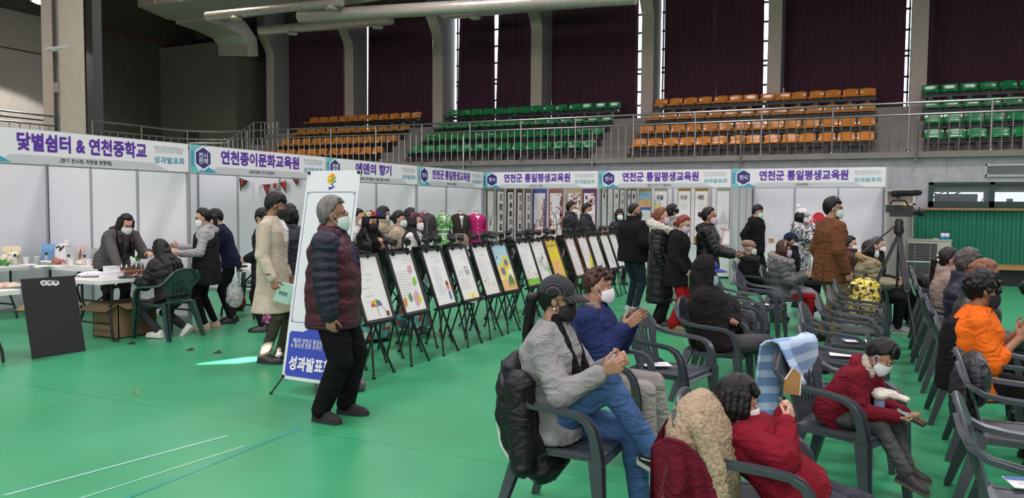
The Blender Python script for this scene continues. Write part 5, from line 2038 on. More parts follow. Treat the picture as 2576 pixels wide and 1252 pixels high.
    if fringe and hair != 'none':
        for y in (-.055, -.035, -.012, .012, .035, .055):
            hb.chain([(.04, y * .8, .118), (.088 - abs(y) * .35, y, .075), (.090 - abs(y) * .4, y * 1.05, .083 - fringe)], [.018, .017, .009], 8)
    if hair == 'short' and not fringe:
        for y in (-.04, -.015, .015, .04):
            hb.chain([(-.01, y, .132), (.05, y, .122), (.078, y * 1.1, .098)], [.018, .016, .010], 8)
    if hb.v:
        hq = MB()
        hq.add([Hm @ V(p) for p in hb.v], hb.f)
        # long strands follow the body in world space
        if hair == 'long':
            ex = (bulk - 1) * .12 + (top or {}).get('th', .02)
            for s_ in (1, -1):
                for q in (0, 1, 2):
                    a = Hm @ V((-.06 + .03 * q, .085 * s_, -.10))
                    if lean > 25:
                        bq = a + V((0, 0, -.17)) + F * (.03 * q)
                        hq.chain([Hm @ V((-.03 + .02 * q, .088 * s_, .0)), a, bq, a + V((0, 0, -.36)) + F * (.04 * q)], [.03, .036, .04, .018], 8)
                        continue
                    bq = P + U * .41 + Ls * (.10 + .02 * q) * s_ + Fs * ((-.09 - ex) if q == 0 else (-.02 + (.06 + ex) * q))
                    hq.chain([a, a.lerp(bq, .5) + Ls * .015 * s_, bq, P + U * .25 + Ls * (.09 + .02 * q) * s_ + Fs * ((-.10 - ex) if q == 0 else .02 + (.06 + ex) * q)], [.030, .034, .030, .014], 8)
            for q in (-.05, 0, .05):
                a = Hm @ V((-.085, q, -.1))
                hq.chain([a, P + U * .42 + Ls * q * 1.4 - Fs * (.11 + ex), P + U * .20 + Ls * q * 1.5 - Fs * (.12 + ex)], [.032, .036, .018], 8)
        if hair == 'pony':
            a = Hm @ V((-.115, 0, .02))
            b1 = a - Hm.to_3x3() @ V((.05, 0, .03))
            c1 = P + U * .46 - Fs * .145
            hq.chain([a, b1, c1, P + U * .27 - Fs * .15], [.022, .034, .032, .010], 9)
        ho = hq.obj('hair', HAIR[hc], root)
        remesh(ho, 0.006 if near else .009, 1, .006 if hair not in ('curly', 'fluffy') else .010, .022, .003, .008)
    # face mask
    if mask:
        def fm(u, v):
            th_ = (u - .5) * 2 * R(84)
            c_ = max(math.cos(th_), 0) ** .85
            zt = -.006 - .028 * (1 - c_)
            zb = -.128 + .045 * (1 - c_)
            z = zb + (zt - zb) * v
            bul = math.sin(PI * min(1, v * .8 + .12))
            xm = .090 + .026 * bul + (.010 * v)
            return V((.012 + (xm - .012) * c_, (.071 + .005 * math.sin(PI * v)) * math.sin(th_), z))
        mb = MB().grid(fm, 18, 10)
        mo = mb.obj('face_mask', MASK[mask], root, ang=None, fix=False)
        mo.matrix_basis = Hm
        solid(mo, .003)
        for s_ in (1, -1):
            st = MB().tube([fm(.5 + .47 * s_, .8), V((.0, .088 * s_, .018)), V((-.022, .088 * s_, .008)), V((-.022, .089 * s_, -.022)), fm(.5 + .47 * s_, .2)], .0022, 5)
            st.obj('ear_loop', MASK[mask], mo)
    if glasses:
        gm = mat('glasses_' + glasses, glasses, .3, metal=.3)
        mb = MB()
        for s_ in (1, -1):
            mb.tube([(.108 - .3 * abs(.033 * s_ + .026 * math.cos(a)) * .3, .033 * s_ + .026 * math.cos(a), .004 + .019 * math.sin(a)) for a in [2 * PI * k / 16 for k in range(16)]], .0022, 6, closed=True)
            mb.tube([(.100, .060 * s_, .010), (.06, .080 * s_, .014), (-.012, .090 * s_, .014)], .0022, 6)
        mb.tube([(.108, -.009, .006), (.111, 0, .009), (.108, .009, .006)], .0022, 6)
        mb.obj('glasses', gm, root).matrix_basis = Hm
    # ---- garments
    tp = dict(kind='knit', m=None, th=0.0, hem=-.10, collar='round', cuff=.0)
    tp.update(top or {})
    X.tp = tp
    if tp['m']:
        g = MB()
        th = tp['th']
        q_ = tp['kind'] == 'puffer'
        cw = (.165 if fem else .182) * bulk + th
        cd = (.112 if fem else .120) * bulk + th
        ww = (.138 if fem else .160) * bulk + th
        wd = (.100 if fem else .112) * bulk + th + belly
        pw = (.172 if fem else .172) * bulk + th
        pd = (.122 if fem else .122) * bulk + th + belly * .6
        key = [(-.12, pw * .98, pd), (-.02, pw, pd), (.10, ww * 1.03, wd * 1.02), (.2, ww, wd), (.32, cw * .97, cd), (.40, cw, cd), (.455, cw * .93, cd * .82), (.50, cw * .62, cd * .68), (.53, .085 + th * .5, .078 + th * .4), (.555, .070 + th * .3, .068 + th * .3)]
        hem = tp['hem']

        def sec(u):
            if u <= key[0][0]:
                k0 = key[0]
                ext = (key[0][0] - u)
                fl = tp.get('flare', .10)
                return k0[1] + ext * fl, k0[2] + ext * fl * .8
            for i in range(1, len(key)):
                if u <= key[i][0]:
                    f = (u - key[i - 1][0]) / (key[i][0] - key[i - 1][0])
                    f = f * f * (3 - 2 * f)
                    return key[i - 1][1] + (key[i][1] - key[i - 1][1]) * f, key[i - 1][2] + (key[i][2] - key[i - 1][2]) * f
            return key[-1][1], key[-1][2]
        us = []
        u = hem
        stp = .02 if q_ else .045
        ut = tp.get('ut', .557)
        while u < ut - .002:
            us.append(u)
            u += stp
        us.append(ut)
        secs = []
        for u in us:
            a, b2 = sec(u)
            if q_ and u < .46:
                mlt = 1 + .055 * (abs(math.sin(PI * (u - hem) / tp.get('band', .105))) ** .6 - .6)
                a, b2 = a * mlt, b2 * mlt
            if u < -.0 and not sit:      # hang straight down below the hips
                c = P + V((0, 0, u)) + Fs * (belly * .3)
            elif u < 0:
                c = P + U * u * .4 + V((0.02, 0, u * .3))
            else:
                c = P + U * u + Fs * belly * .45 * math.sin(PI * min(u / .4, 1))
            secs.append((c, a, b2, Mt if (u >= 0 or sit) else Matrix((Lf, F, V((0, 0, 1)))).transposed()))
        g.loft(secs, 22)
        sr = (.058 if not fem else .052) * (1 + .4 * (bulk - 1)) * sleeve + th * .75
        for s_ in (1, -1):
            g.cone(nb - U * .035 + Ls * .03 * s_, arm[s_][0] + U * .012 - Ls * .02 * s_, .062 + th * .5, .052 + th * .8, 12)
        for s_ in (1, -1):
            S0, e, w_ = arm[s_]
            we = e.lerp(w_, .97 - tp['cuff'])
            r0, r1, r2 = sr * 1.0, sr * .95, sr * .72
            if tp.get('short'):
                we = S0.lerp(e, .75)
                g.chain([S0 - Ls * .03 * s_, we], [r0, r1], 14)
                continue
            if q_:
                pts = [S0.lerp(e, t_ / 4) for t_ in range(5)] + [e.lerp(we, t_ / 4) for t_ in range(1, 5)]
                rad = [r0 + (r1 - r0) * t_ / 4 for t_ in range(5)] + [r1 + (r2 - r1) * t_ / 4 for t_ in range(1, 5)]
                for i in range(8):
                    a, b2 = pts[i], pts[i + 1]
                    M = frame_from(b2 - a)
                    rr = (rad[i] + rad[i + 1]) / 2
                    L = (b2 - a).length
                    g.ell(a.lerp(b2, .5), (rr * 1.03, rr * 1.03, L * .70), 14, 8, M)
                    g.cone(a, b2, rr * .91, rr * .91)
                g.ell(S0, r0)
            else:
                g.chain([S0 - Ls * .03 * s_, S0, e, we], [r0 * .95, r0, r1, r2], 14)
                g.cone(we - (w_ - e).normalized() * .03, we, r2 * 1.04, r2 * .98, 14)
        if tp['collar'] == 'high':
            g.loft([(nb + U * q - Fs * .0, a, a * .98, Mt) for q, a in ((-.04, .098 + th), (.0, .086 + th), (.05, .082 + th), (.075, .080 + th))], 18)
        elif tp['collar'] == 'hooddown':
            for q in range(-4, 5):
                a = q * .36
                c = nb - Fs * (.075 * math.cos(a) - .01) + Ls * .105 * math.sin(a) + U * (-.015 + .03 * math.cos(a))
                g.ell(c, (.045, .05, .042))
            g.ell(nb - Fs * .11 - U * .03, (.07, .055, .07))
        elif tp['collar'] == 'hoodup':
            hm = Hm
            hq = MB()
            hair_cap(hq, .0, .038, -.2, -.2, vol=.012, rec=.02)
            g.add([hm @ V(p) for p in hq.v], hq.f)
            g.chain([hm @ V((-.06, 0, -.05)), nb - Fs * .04], [.105, .11], 14)
            for s_ in (1, -1):
                g.chain([hm @ V((.045, .06 * s_, .1)), hm @ V((.05, .092 * s_, .02)), hm @ V((.045, .088 * s_, -.08)), nb + Fs * .06 + Ls * .05 * s_], [.026, .026, .03, .04], 10)
        o = g.obj(tp.get('name', 'jacket'), tp['m'], root)
        wr = tp.get('wr', .008 if not q_ else .006)
        remesh(o, vc, 1 if q_ else 2, wr, .09, wr * .5, .03)
        X.top = o
    lp = dict(kind='trousers', m=None, w=1.0)
    lp.update(legs or {})
    if lp['m']:
        g = MB()
        w = lp['w']
        if lp['kind'] == 'skirt':
            zt, zb = hz + .08, lp.get('hem', .08)
            n_ = 10
            secs = []
            for i in range(n_ + 1):
                z = zb + (zt - zb) * i / n_
                f = 1 - i / n_
                secs.append((V((P.x, 0, z)), .135 + .07 * min(1, f * 3) + lp.get('flare', .06) * f, .115 + .05 * min(1, f * 3) + lp.get('flare', .06) * f, Matrix((V((0, 1, 0)), V((1, 0, 0)), V((0, 0, 1)))).transposed()))
            g.loft(secs, 22)
        else:
            if sit:
                g.ell(P + V((.02, 0, 0)), (.15 * bulk, .175 * bulk, .10 * bulk))
            else:
                g.ell(P + V((-.005, 0, 0)), (.118 * bulk, .165 * bulk, .14))
            for s_ in (1, -1):
                hip, k_, an, fd = lg[s_]
                an2 = k_.lerp(an, lp.get('len', .96))
                ra, rb_, rc = .092 * w * bulk, .068 * w, (.052 if lp['kind'] != 'wide' else .085) * w
                g.cone(hip, k_, ra, rb_, 14)
                g.cone(k_, an2, rb_ * 1.0, rc, 14)
        o = g.obj(lp.get('name', 'trousers' if lp['kind'] != 'skirt' else 'skirt'), lp['m'], root)
        remesh(o, vc if not near else .011, 2, .010, .10, .004, .035)
    if shoes:
        sm, sole = shoes[0], shoes[1] if len(shoes) > 1 else None
        for s_ in (1, -1):
            hip, k_, an, fd = lg[s_]
            shin = (k_ - an).normalized()
            up_ = (shin - fd * shin.dot(fd)).normalized() if abs(fd.z) > .15 else V((0, 0, 1))
            sd_ = up_.cross(fd).normalized()
            M = Matrix((fd, sd_, up_)).transposed().to_4x4()
            o0 = an - up_ * .088
            T_ = Matrix.Translation(o0) @ M
            g = MB()

            def rg(x, w_, h_, zb):
                return [T_ @ V((x, w_ * math.cos(a), zb + max(0, math.sin(a)) ** .7 * h_ + min(0, math.sin(a)) * .012)) for a in [2 * PI * k / 14 for k in range(14)]]
            g.rings([rg(x, w_, h_, .02) for x, w_, h_ in ((-.072, .02, .03), (-.062, .034, .075), (-.02, .040, .098), (.03, .042, .092), (.07, .045, .068), (.12, .047, .050), (.165, .040, .038), (.19, .018, .02))])
            so_ = g.obj('shoe', sm, root)
            g = MB()
            pr = []
            for x, w_ in ((-.078, .018), (-.066, .036), (-.02, .041), (.05, .043), (.12, .050), (.168, .043), (.196, .018)):
                pr.append((x, w_))
            pts = [(x, w_) for x, w_ in pr] + [(x, -w_) for x, w_ in reversed(pr)]
            g.prism(pts, .026, T_ @ Matrix.Translation((0, 0, -.0)))
            g.obj('sole', sole or sm, so_)
            X.__dict__.setdefault('shoe', {})[s_] = (so_, T_)
    if extra:
        extra(X)
    PEOPLE.append((label, X))
    return X


def vest_shell(X, m, secs, name='vest', fwd_=0.0, vox=.012):
    """sleeveless layer: secs (height along the spine, half width, half depth)"""
    g = MB()
    M = Matrix((X.L, X.F, X.U)).transposed()
    g.loft([((X.P + X.U * u if u > 0 else X.P + V((0, 0, u))) + X.F * fwd_, a, b2, M) for u, a, b2 in secs], 22)
    o = g.obj(name, m, X.root)
    return remesh(o, vox, 2, .008, .08)


def cap_hat(X, m, brim=True, bm=None, name='cap', visor=.10):
    g = MB()
    c = V((-.012, 0, .035))
    rs = []
    for i in range(9):
        t_ = PI / 2 * i / 8
        rs.append([c + V((.118 * math.cos(t_) * math.cos(a), .099 * math.cos(t_) * math.sin(a), .008 + .112 * math.sin(t_))) for a in [2 * PI * k / 24 for k in range(24)]])
    g.rings(rs)
    o = g.obj(name, m, X.root)
    o.matrix_basis = X.Hm
    if brim:
        def fb(u, v):
            a = (u - .5) * 2 * R(62)
            r0, r1 = .112, .112 + visor
            r = r0 + (r1 - r0) * v * math.cos(a * .8)
            return V((-.012 + r * math.cos(a), .09 * math.sin(a) * (1 + .1 * v), .046 - .035 * v * v - .02 * (2 * (u - .5)) ** 2))
        q = MB().grid(fb, 16, 6).obj('brim', bm or m, o, fix=False)
        solid(q, .005)
    MB().ell(c + V((0, 0, .122)), .008, 8, 6).obj('button', m, o)
    return o


def hood_fur(X, m, r=.055, big=1.0, name='fur_trim', disp=.03):
    nb = X.P + X.U * .525
    g = MB()
    for q in range(-6, 7):
        a = q * .34
        th = X.tp['th']
        c = nb - X.F * ((.11 + th * .9) * math.cos(a) - .03) * big + X.L * (.145 + th * .6) * big * math.sin(a) + X.U * (-.01 + .045 * math.cos(a) - .008 * abs(q) + th * .3)
        g.ell(c, (r * 1.2, r * 1.1, r))
    o = g.obj(name, m, X.root)
    remesh(o, .010, 1, disp, .03, disp * .6, .012)
    return o
# ================================================================ WHO SITS AND STANDS WHERE
def fa(px, ang=0):
    """heading that shows a right-facing profile at image column px; ang > 0 turns away from the camera"""
    return math.degrees(YAW) + math.degrees(math.atan((1288 - px) / FPX)) + ang
D = depth_at
# chairs ----------------------------------------------------------
LX = [(-1.41, 3.76, 'grey plastic armchair of the woman in the black cap', 0), (-1.57, 4.92, 'grey plastic armchair of the clapping man in the navy hoodie', 3), (-1.38, 5.76, 'empty grey plastic armchair with a leaflet on its seat, beside the navy hoodie man', -12),
      (-1.22, 6.76, 'grey plastic armchair of the man in the black hood and blue cap', -2), (-1.26, 7.55, 'grey plastic armchair with a black fur coat on it, behind the black hood man', 0), (-1.25, 8.32, 'empty grey plastic armchair behind the one with the black fur coat', 2), (-1.40, 9.2, 'empty grey plastic armchair second beyond the black fur coat', 0),
      (-1.28, 10.08, 'empty grey plastic armchair with a white paper, near the woman in grey padding', -3), (-1.12, 11.2, 'grey plastic armchair of the woman in the long grey padded coat', 0), (-1.62, 11.95, 'green plastic armchair of the woman in the tan beret', 4),
      (-0.42, 3.30, 'dark plastic armchair of the child in red nearest the bottom edge', 4), (-0.14, 4.72, 'grey plastic armchair of the boy in the red hoodie', -22), (-0.14, 5.58, 'empty grey plastic armchair just behind the boy in red', 2), (-0.24, 6.88, 'empty grey plastic armchair with a white sheet on its seat', -2),
      (-0.17, 7.68, 'empty grey plastic armchair in front of the brown jacket man', 1), (-0.12, 8.55, 'grey plastic armchair holding a small leaflet, below the yellow backpack', 0), (-0.10, 9.4, 'grey plastic armchair carrying the yellow patterned backpack', 0), (-0.08, 11.55, 'grey plastic armchair of the woman in the beige green padded coat', 0), (-0.05, 12.45, 'grey plastic armchair of the person in wide black trousers', 2),
      (0.64, 3.72, 'empty dark plastic armchair nearest the lower right corner', -4), (0.74, 4.97, 'dark plastic armchair with a folded coat, behind the nearest right one', -2), (0.80, 6.02, 'dark plastic armchair of the woman in the orange top', -2), (0.74, 6.95, 'dark plastic armchair of the woman in the black mask and dark jacket', 0), (0.74, 8.1, 'dark plastic armchair with the navy padded coat', 0),
      (0.72, 9.1, 'dark plastic armchair of the woman in the taupe fleece', 2), (0.72, 10.0, 'empty dark plastic armchair beyond the taupe fleece woman', 0), (0.74, 10.9, 'dark plastic armchair under the black backpack', 0), (0.76, 12.2, 'empty dark plastic armchair farthest in the right aisle row', 0),
      (1.75, 4.2, 'dark plastic armchair cut by the right edge, lower', 0), (1.8, 8.3, 'empty dark plastic armchair at the right edge, first behind the black masked woman', 0), (1.8, 9.2, 'empty dark plastic armchair at the right edge with a paper on it', 0), (1.8, 10.1, 'empty dark plastic armchair at the right edge, third beyond the black masked woman', 2)]
for x, y, lb, hd in LX:
    chair(lb, (x, y), hd, kind='green' if lb.startswith('green') else 'grey')
chair('dull green plastic armchair of the person seated at the booth table', (-7.95, 6.83), 181, kind='green')
chair('green plastic armchair tucked at the bead booth table, behind the cream coat man', (-7.7, 9.0), 200, kind='green')
chair('green plastic armchair in the bead booth, half behind the clear bag', (-8.9, 9.55), 250, kind='green')

K = cloth
NB = ('black', )
M_blkcoat = puff('black_padded_shell', (0.010, 0.010, 0.012), .42)
M_blkcoat2 = puff('charcoal_padded_shell', (0.022, 0.022, 0.026), .42)
M_blkcloth = K('black_cloth', (0.010, 0.010, 0.011))
M_char = K('charcoal_cloth', (0.035, 0.035, 0.038))
M_darkshoe = mat('black_leather', (0.012, 0.011, 0.011), .3)
M_wsole = mat('white_rubber', (0.68, .67, .63), .6)
M_wshoe = mat('white_canvas_shoe', (0.66, .65, .62), .6)
M_gsole = mat('dark_rubber', (0.02, .02, .02), .7)

# --- grey haired man ------------------------------------------------
M_maroon = puff('maroon_padded_shell', (0.058, 0.012, 0.022), .5)
M_navyp = puff('midnight_padded_shell', (0.016, 0.017, 0.030), .5)


def oldman(X):
    # navy sleeves and yoke laid over the maroon body
    g = MB()
    for s_ in (1, -1):
        S0, e, w_ = X.arm[s_]
        we = e.lerp(w_, .93)
        pts = [S0.lerp(e, t / 4) for t in range(5)] + [e.lerp(we, t / 4) for t in range(1, 5)]
        for i in range(8):
            a, b2 = pts[i], pts[i + 1]
            rr = (.112, .112, .108, .105, .10, .097, .09, .082)[i]
            g.ell(a.lerp(b2, .5), (rr, rr, (b2 - a).length * .70), 14, 8, frame_from(b2 - a))
            g.cone(a, b2, rr * .93, rr * .93)
        g.ell(S0 + X.U * .0, .112)
        g.ell(S0 - X.L * .05 * s_ + X.U * .015, (.105, .105, .09))
    o = g.obj('sleeve_panel', M_navyp, X.root)
    remesh(o, .011, 1, .008, .09, .006, .03)
    g = MB().chain([X.P + X.U * z + X.F * (.172 + .03 * math.sin(PI * (z + .2) / .65)) + X.L * .05 for z in (-.18, -.05, .08, .2, .32, .40)], [.024] * 6, 10)
    remesh(g.obj('zip_placket', M_maroon, X.root), .009, 1, .006, .03)
    q = MB().loft([(X.P + X.U * z + X.F * (.128 + .03 * math.sin(PI * (z + .05) / .5)) + X.L * .01, .045, .04, None) for z in (-.02, .1, .2, .32, .42)], 14)
    q.obj('blue_shirt', K('royal_blue_knit', (0.03, .06, .20)), X.root)
    q = MB().loft([(X.P + X.U * .46 + X.F * .03, .088, .085, None), (X.P + X.U * .545 + X.F * .025, .078, .076, None), (X.P + X.U * .58 + X.F * .02, .076, .074, None)], 16)
    q.obj('shirt_collar', K('navy_collar', (0.02, .025, .05)), X.root)
    nb = X.P + X.U * .525
    g = MB()
    for q in range(-5, 6):
        a = q * .42
        g.ell(nb - X.F * (.095 * math.cos(a) - .02) + X.L * .105 * math.sin(a) + X.U * (.005 + .02 * math.cos(a)), (.034, .034, .05))
    remesh(g.obj('jacket_collar', M_maroon, X.root), .009, 1, .006, .03)


person('man with grey hair and glasses standing in a maroon and navy padded jacket', onZ(852, 1050), fa(850, -14), 1.68, hy=14, hp=-2, hs=1.06, hipx=-.05, bulk=1.1, belly=.035, skin='tan', hair='short', hc='grey', mask='green', glasses='5a2a1a', near=True, LA=(.05, .05, -.53), RA=(.05, .08, -.53), curl=(.6, .6), rh=((.1, -.02, -1), (.2, -1, 0)),
       top=dict(kind='puffer', m=M_maroon, th=.045, hem=-.20, band=.125), legs=dict(m=K('black_trousers', (0.007, .007, .008)), w=1.5, len=.99), shoes=(mat('dark_suede', (0.017, .017, .017), .8), M_gsole), LL=(.08, .03, .09), RL=(-.06, .02, .09), ldir=(1, -.25, 0), rdir=(.9, .45, 0), extra=oldman)

# --- cream coat man --------------------------------------------------
M_cream_coat = K('cream_wool_coat', (0.50, 0.435, 0.34), .9, bump=.15, fold=.18)


def creamcoat(X):
    for z in (.20, .08):
        MB().ell(X.P + X.U * z + X.F * .158 + X.L * .02, (.010, .014, .014), 8, 6).obj('button', M_black, X.top)
    for s_ in (1, -1):
        a, b2 = X.P + X.U * .53 + X.L * .075 * s_ + X.F * .03, X.P + X.U * .24 + X.F * .142 + X.L * .01 * s_
        m1 = X.P + X.U * .40 + X.F * .118 + X.L * .105 * s_
        m0 = X.P + X.U * .40 + X.F * .134 + X.L * .045 * s_
        g = MB().add([a, m1, b2, m0, a + X.F * .014, m1 + X.F * .014, b2 + X.F * .014, m0 + X.F * .016], [(0, 1, 2, 3), (4, 5, 6, 7), (0, 1, 5, 4), (1, 2, 6, 5), (2, 3, 7, 6), (3, 0, 4, 7)])
        g.obj('lapel', M_cream_coat, X.top)
    q = MB().loft([(X.P + X.U * .30 + X.F * .115, .045, .035, None), (X.P + X.U * .42 + X.F * .105, .065, .04, None), (X.P + X.U * .52 + X.F * .035, .07, .06, None)], 14)
    q.obj('white_shirt', K('white_tshirt', (.68, .67, .66)), X.root)
    S0, e, w_ = X.arm[-1]
    d = (w_ - e).normalized()
    MB().box(e.lerp(w_, .80) - X.L * .044, (.055, .006, .03), frame_from(X.L, X.U)).obj('sleeve_label', M_black, X.top)


CCP = onZ(688, 908)
CC = person('man in a long cream coat and black mask holding a green leaflet', CCP, fa(680, -22), 1.76, hy=20, hp=14, skin='tan', hair='short', hc='black', fringe=.035, mask='black', near=True, RA=(.10, .09, -.50), LA=(.06, .06, -.5), curl=(.5, .9), rh=((.35, .0, -1), (.1, -1, .1)),
            top=dict(m=M_cream_coat, th=.022, hem=-.41, flare=.22, collar='round', name='coat'), legs=dict(m=K('olive_grey_trousers', (.06, .055, .042)), w=1.0, len=.95), shoes=(M_darkshoe, M_gsole), LL=(.03, .02, .09), RL=(-.05, .02, .09), extra=creamcoat)
pw = CC.root.matrix_basis @ (CC.arm[-1][2] + V((.03, -.005, -.12)))
S_w = Matrix.Translation(CCP) @ Matrix.Rotation(R(fa(680, -22)), 4, 'Z') @ Matrix.Scale(1.76 / 1.70, 4)
hw_ = S_w @ (CC.arm[-1][2] + V((.02, -.01, -.10)))
lf = thing('leaflet', 'pale green leaflet held by the man in the cream coat', 'leaflet', hw_, R(fa(680, 10)))
MB().box((.10, -.01, -.05), (.16, .004, .20), Matrix.Rotation(.35, 3, 'Y')).obj('cover', mat('mint_paper', (.42, .68, .55), .6), lf)
MB().box((.14, .0, -.05), (.16, .004, .20), Matrix.Rotation(.25, 3, 'Y')).obj('inner_sheet', M_paper, lf)
MB().box((.09, -.0135, -.05), (.09, .003, .035), Matrix.Rotation(.35, 3, 'Y')).obj('printed_block', mat('dark_print', (.12, .25, .2), .6), lf)

# --- left booth people --------------------------------------------------
person('woman with long black hair in a grey fleece leaning over the booth table', (-9.32, 7.15), -14, 1.66, lean=43, hp=30, hy=4, fem=True, bulk=1.22, skin='fair', hair='long', fringe=0, mask='white', RA=(.34, .02, -.42), LA=(.34, .05, -.22), lh=((.8, -.3, -.1), (0, -.3, -1)), curl=(.9, .5), hipx=-.05,
       top=dict(m=K('grey_fleece', (.095, .090, .088), .95, bump=.5, bscale=40), th=.03, hem=-.13, collar='high'), legs=dict(m=M_blkcloth, w=1.1), shoes=(M_darkshoe,))
person('person in a black padded coat seated at the booth table with the back turned', (-7.95, 6.83), 181, 1.6, sit=True, lean=16, hp=24, fem=True, skin='fair', hair='long', mask=None, hipx=-.10, RA=(.34, .0, -.20), LA=(.34, .0, -.2), top=dict(kind='puffer', m=M_blkcoat, th=.06, hem=-.06, collar='hooddown'), legs=dict(m=M_char, w=1.05),
       shoes=(M_wshoe, M_wsole), RL=(-.02, .10, .11), LL=(.10, .06, .10), rknee=(1, .1, .1), rdir=(.55, -.3, -.75), ldir=(1, .1, 0))
M_vest = K('black_fleece_vest', (.016, .016, .017), .95, bump=.5, bscale=45)


def vest(X):
    vest_shell(X, M_vest, [(-.27, .255, .205), (-.1, .25, .20), (.05, .235, .185), (.2, .225, .175), (.33, .225, .175), (.42, .20, .16), (.47, .15, .13)])


person('woman with a ponytail in a black fleece vest over a grey hoodie, standing', (-7.95, 7.46), fa(505, 176), 1.58, hp=12, fem=True, bulk=1.22, skin='fair', hair='pony', mask='white', glasses='2a2220', RA=(.36, .0, -.20), LA=(.31, .05, -.28), curl=(.7, .6), belly=.02,
       top=dict(name='hoodie', m=K('light_grey_sweat', (.34, .34, .34)), th=.02, hem=-.08, sleeve=1.25, collar='hooddown'), legs=dict(m=M_blkcloth, w=1.0, len=.9), shoes=(mat('beige_flat', (.42, .33, .24), .6), mat('beige_flat_sole', (.38, .30, .22), .7)), LL=(.02, .02, .09), RL=(-.1, .06, .09), extra=vest)
person('person in a dark navy jacket bent over the table behind the vest woman', (-8.15, 8.1), fa(555, 170), 1.6, lean=18, hp=20, fem=True, skin='fair', hair='short', RA=(.3, .0, -.3), LA=(.3, .0, -.3), mask=None, top=dict(m=K('navy_cloth', (.012, .014, .035)), th=.02, hem=-.12), legs=dict(m=M_blkcloth), shoes=(M_darkshoe,))
person('person in a black padded coat with a hood, standing behind the cream coat man', (-7.2, 7.75), fa(620, 150), 1.58, hp=18, fem=True, skin='fair', hair='curly', hc='black', mask=None, RA=(.2, .0, -.35), LA=(.2, .0, -.35), top=dict(kind='puffer', m=M_blkcoat, th=.05, hem=-.28, collar='hooddown'), legs=dict(m=M_blkcloth), shoes=(M_darkshoe,))
M_pinkskirt = pattern('pink_black_print', ['a3477f', '15101a', 'c24f93', '2a1a2a', 'b5558c'], 22)
person('person in a navy padded coat and pink patterned skirt, half hidden by the banner', (-5.98, 6.80), fa(735, 60), 1.64, fem=True, skin='fair', hair='bob', mask='black', top=dict(kind='puffer', m=puff('slate_navy_shell', (.020, .022, .034), .5), th=.05, hem=-.30, collar='hooddown'), legs=dict(kind='skirt', m=M_pinkskirt, hem=.34, flare=.10), shoes=(mat('beige_sneaker', (.40, .34, .29), .6), M_wsole), LL=(-.02, .0, .09), RL=(.03, .0, .09))

# --- women behind the easels ----------------------------------------------
M_floral = pattern('teal_floral_print', ['4fa3a8', '7cc0c4', 'b5543f', '2f6f78', 'c9d8cf', '5fb0b5'], 16)


def flowers(cols, top=True):
    def fn(X):
        rr = random.Random(3)
        fc = thing_part = None
        base = MB().tube([(.0 + .095 * math.cos(a) - .01, .092 * math.sin(a), .085 + .02 * math.cos(a)) for a in [2 * PI * k / 20 for k in range(20)]], .006, 6, closed=True).obj('flower_crown', mat('vine_green', (.05, .12, .03), .7), X.root)
        base.matrix_basis = X.Hm
        for k, c in enumerate(cols):
            a = R(-95 + 190 * k / max(1, len(cols) - 1))
            p = V((.085 * math.cos(a), -.095 * math.sin(a) * -1, .098 + .02 * math.cos(a)))
            g = MB()
            for q in range(7):
                b2 = 2 * PI * q / 7
                g.ell(p + V((.012 * math.cos(b2), .022 * math.cos(b2), .022 * math.sin(b2))), (.014, .016, .016), 7, 5)
            g.obj('flower', mat('petal_' + c, c, .7), base)
    return fn


person('girl with a flower crown, black mask and black jacket, her hands together', D(930, 9.4), fa(930, -48), 1.56, hy=-4, hp=6, fem=True, skin='fair', hair='long', fringe=.03, mask='black', RA=(.26, -.10, -.22), LA=(.22, -.12, -.12), curl=(.5, .4), rh=((.3, -.9, .1), (-.2, 0, -1)), lh=((.1, -.3, .9), (-.3, -.8, 0)),
       top=dict(m=K('black_jacket', (.012, .012, .013)), th=.022, hem=-.05, cuff=.30), legs=dict(kind='skirt', m=M_floral, hem=.05, flare=.09), shoes=(M_darkshoe,), extra=flowers(['b59a3a', 'e8e6da', 'd9552b', '5a2fa0', '4a2a90', 'e6e2cf']))
person('short haired person in a pale green mask behind the flower crown girl', D(962, 11.5), fa(962, -8), 1.62, hy=0, fem=True, skin='fair', hair='bob', mask='green', fringe=.02, top=dict(kind='puffer', m=puff('sand_shell', (.30, .25, .17), .5), th=.03, hem=-.15, collar='high'), legs=dict(m=M_char), shoes=(M_darkshoe,))
person('woman in a beige hooded parka and pale green mask, between the two flower crown girls', D(1002, 10.8), fa(1000, -14), 1.56, hy=0, fem=True, skin='fair', hair='bun', hc='dark', fringe=.02, mask='green', top=dict(m=K('beige_parka', (.40, .33, .24), .8), th=.045, hem=-.22, collar='hooddown'), legs=dict(m=M_char), shoes=(M_darkshoe,))
person('dark haired person seen only as a head behind the beige parka', D(1031, 11.6), fa(1030, 30), 1.60, fem=True, skin='fair', hair='bob', mask='white', top=dict(m=M_blkcloth, th=.02, hem=-.15), legs=dict(m=M_char), shoes=(M_darkshoe,))
person('masked face peeking out between the banner and the flower crown girl', D(897, 10.5), fa(893, -12), 1.58, fem=True, skin='fair', hair='short', mask='white', glasses='2a2220', top=dict(m=K('pale_top', (.5, .5, .48)), th=.02, hem=-.12), legs=dict(m=M_char), shoes=(M_darkshoe,))
person('girl with long hair and pink flowers in a white cardigan and floral skirt', D(1039, 10.0), fa(1045, -26), 1.54, fem=True, skin='fair', hair='long', mask='white', RA=(.22, -.02, -.34), LA=(.22, -.05, -.34), lean=3, top=dict(m=K('white_cardigan', (.66, .66, .62)), th=.02, hem=-.08), legs=dict(kind='skirt', m=M_floral, hem=.10, flare=.08), shoes=(M_wshoe, M_wsole), extra=flowers(['b02f86', 'c23a94', 'a8307c']))

# --- dressed mannequins ------------------------------------------------------
M_mann = mat('mannequin_white', (.72, .70, .66), .5)


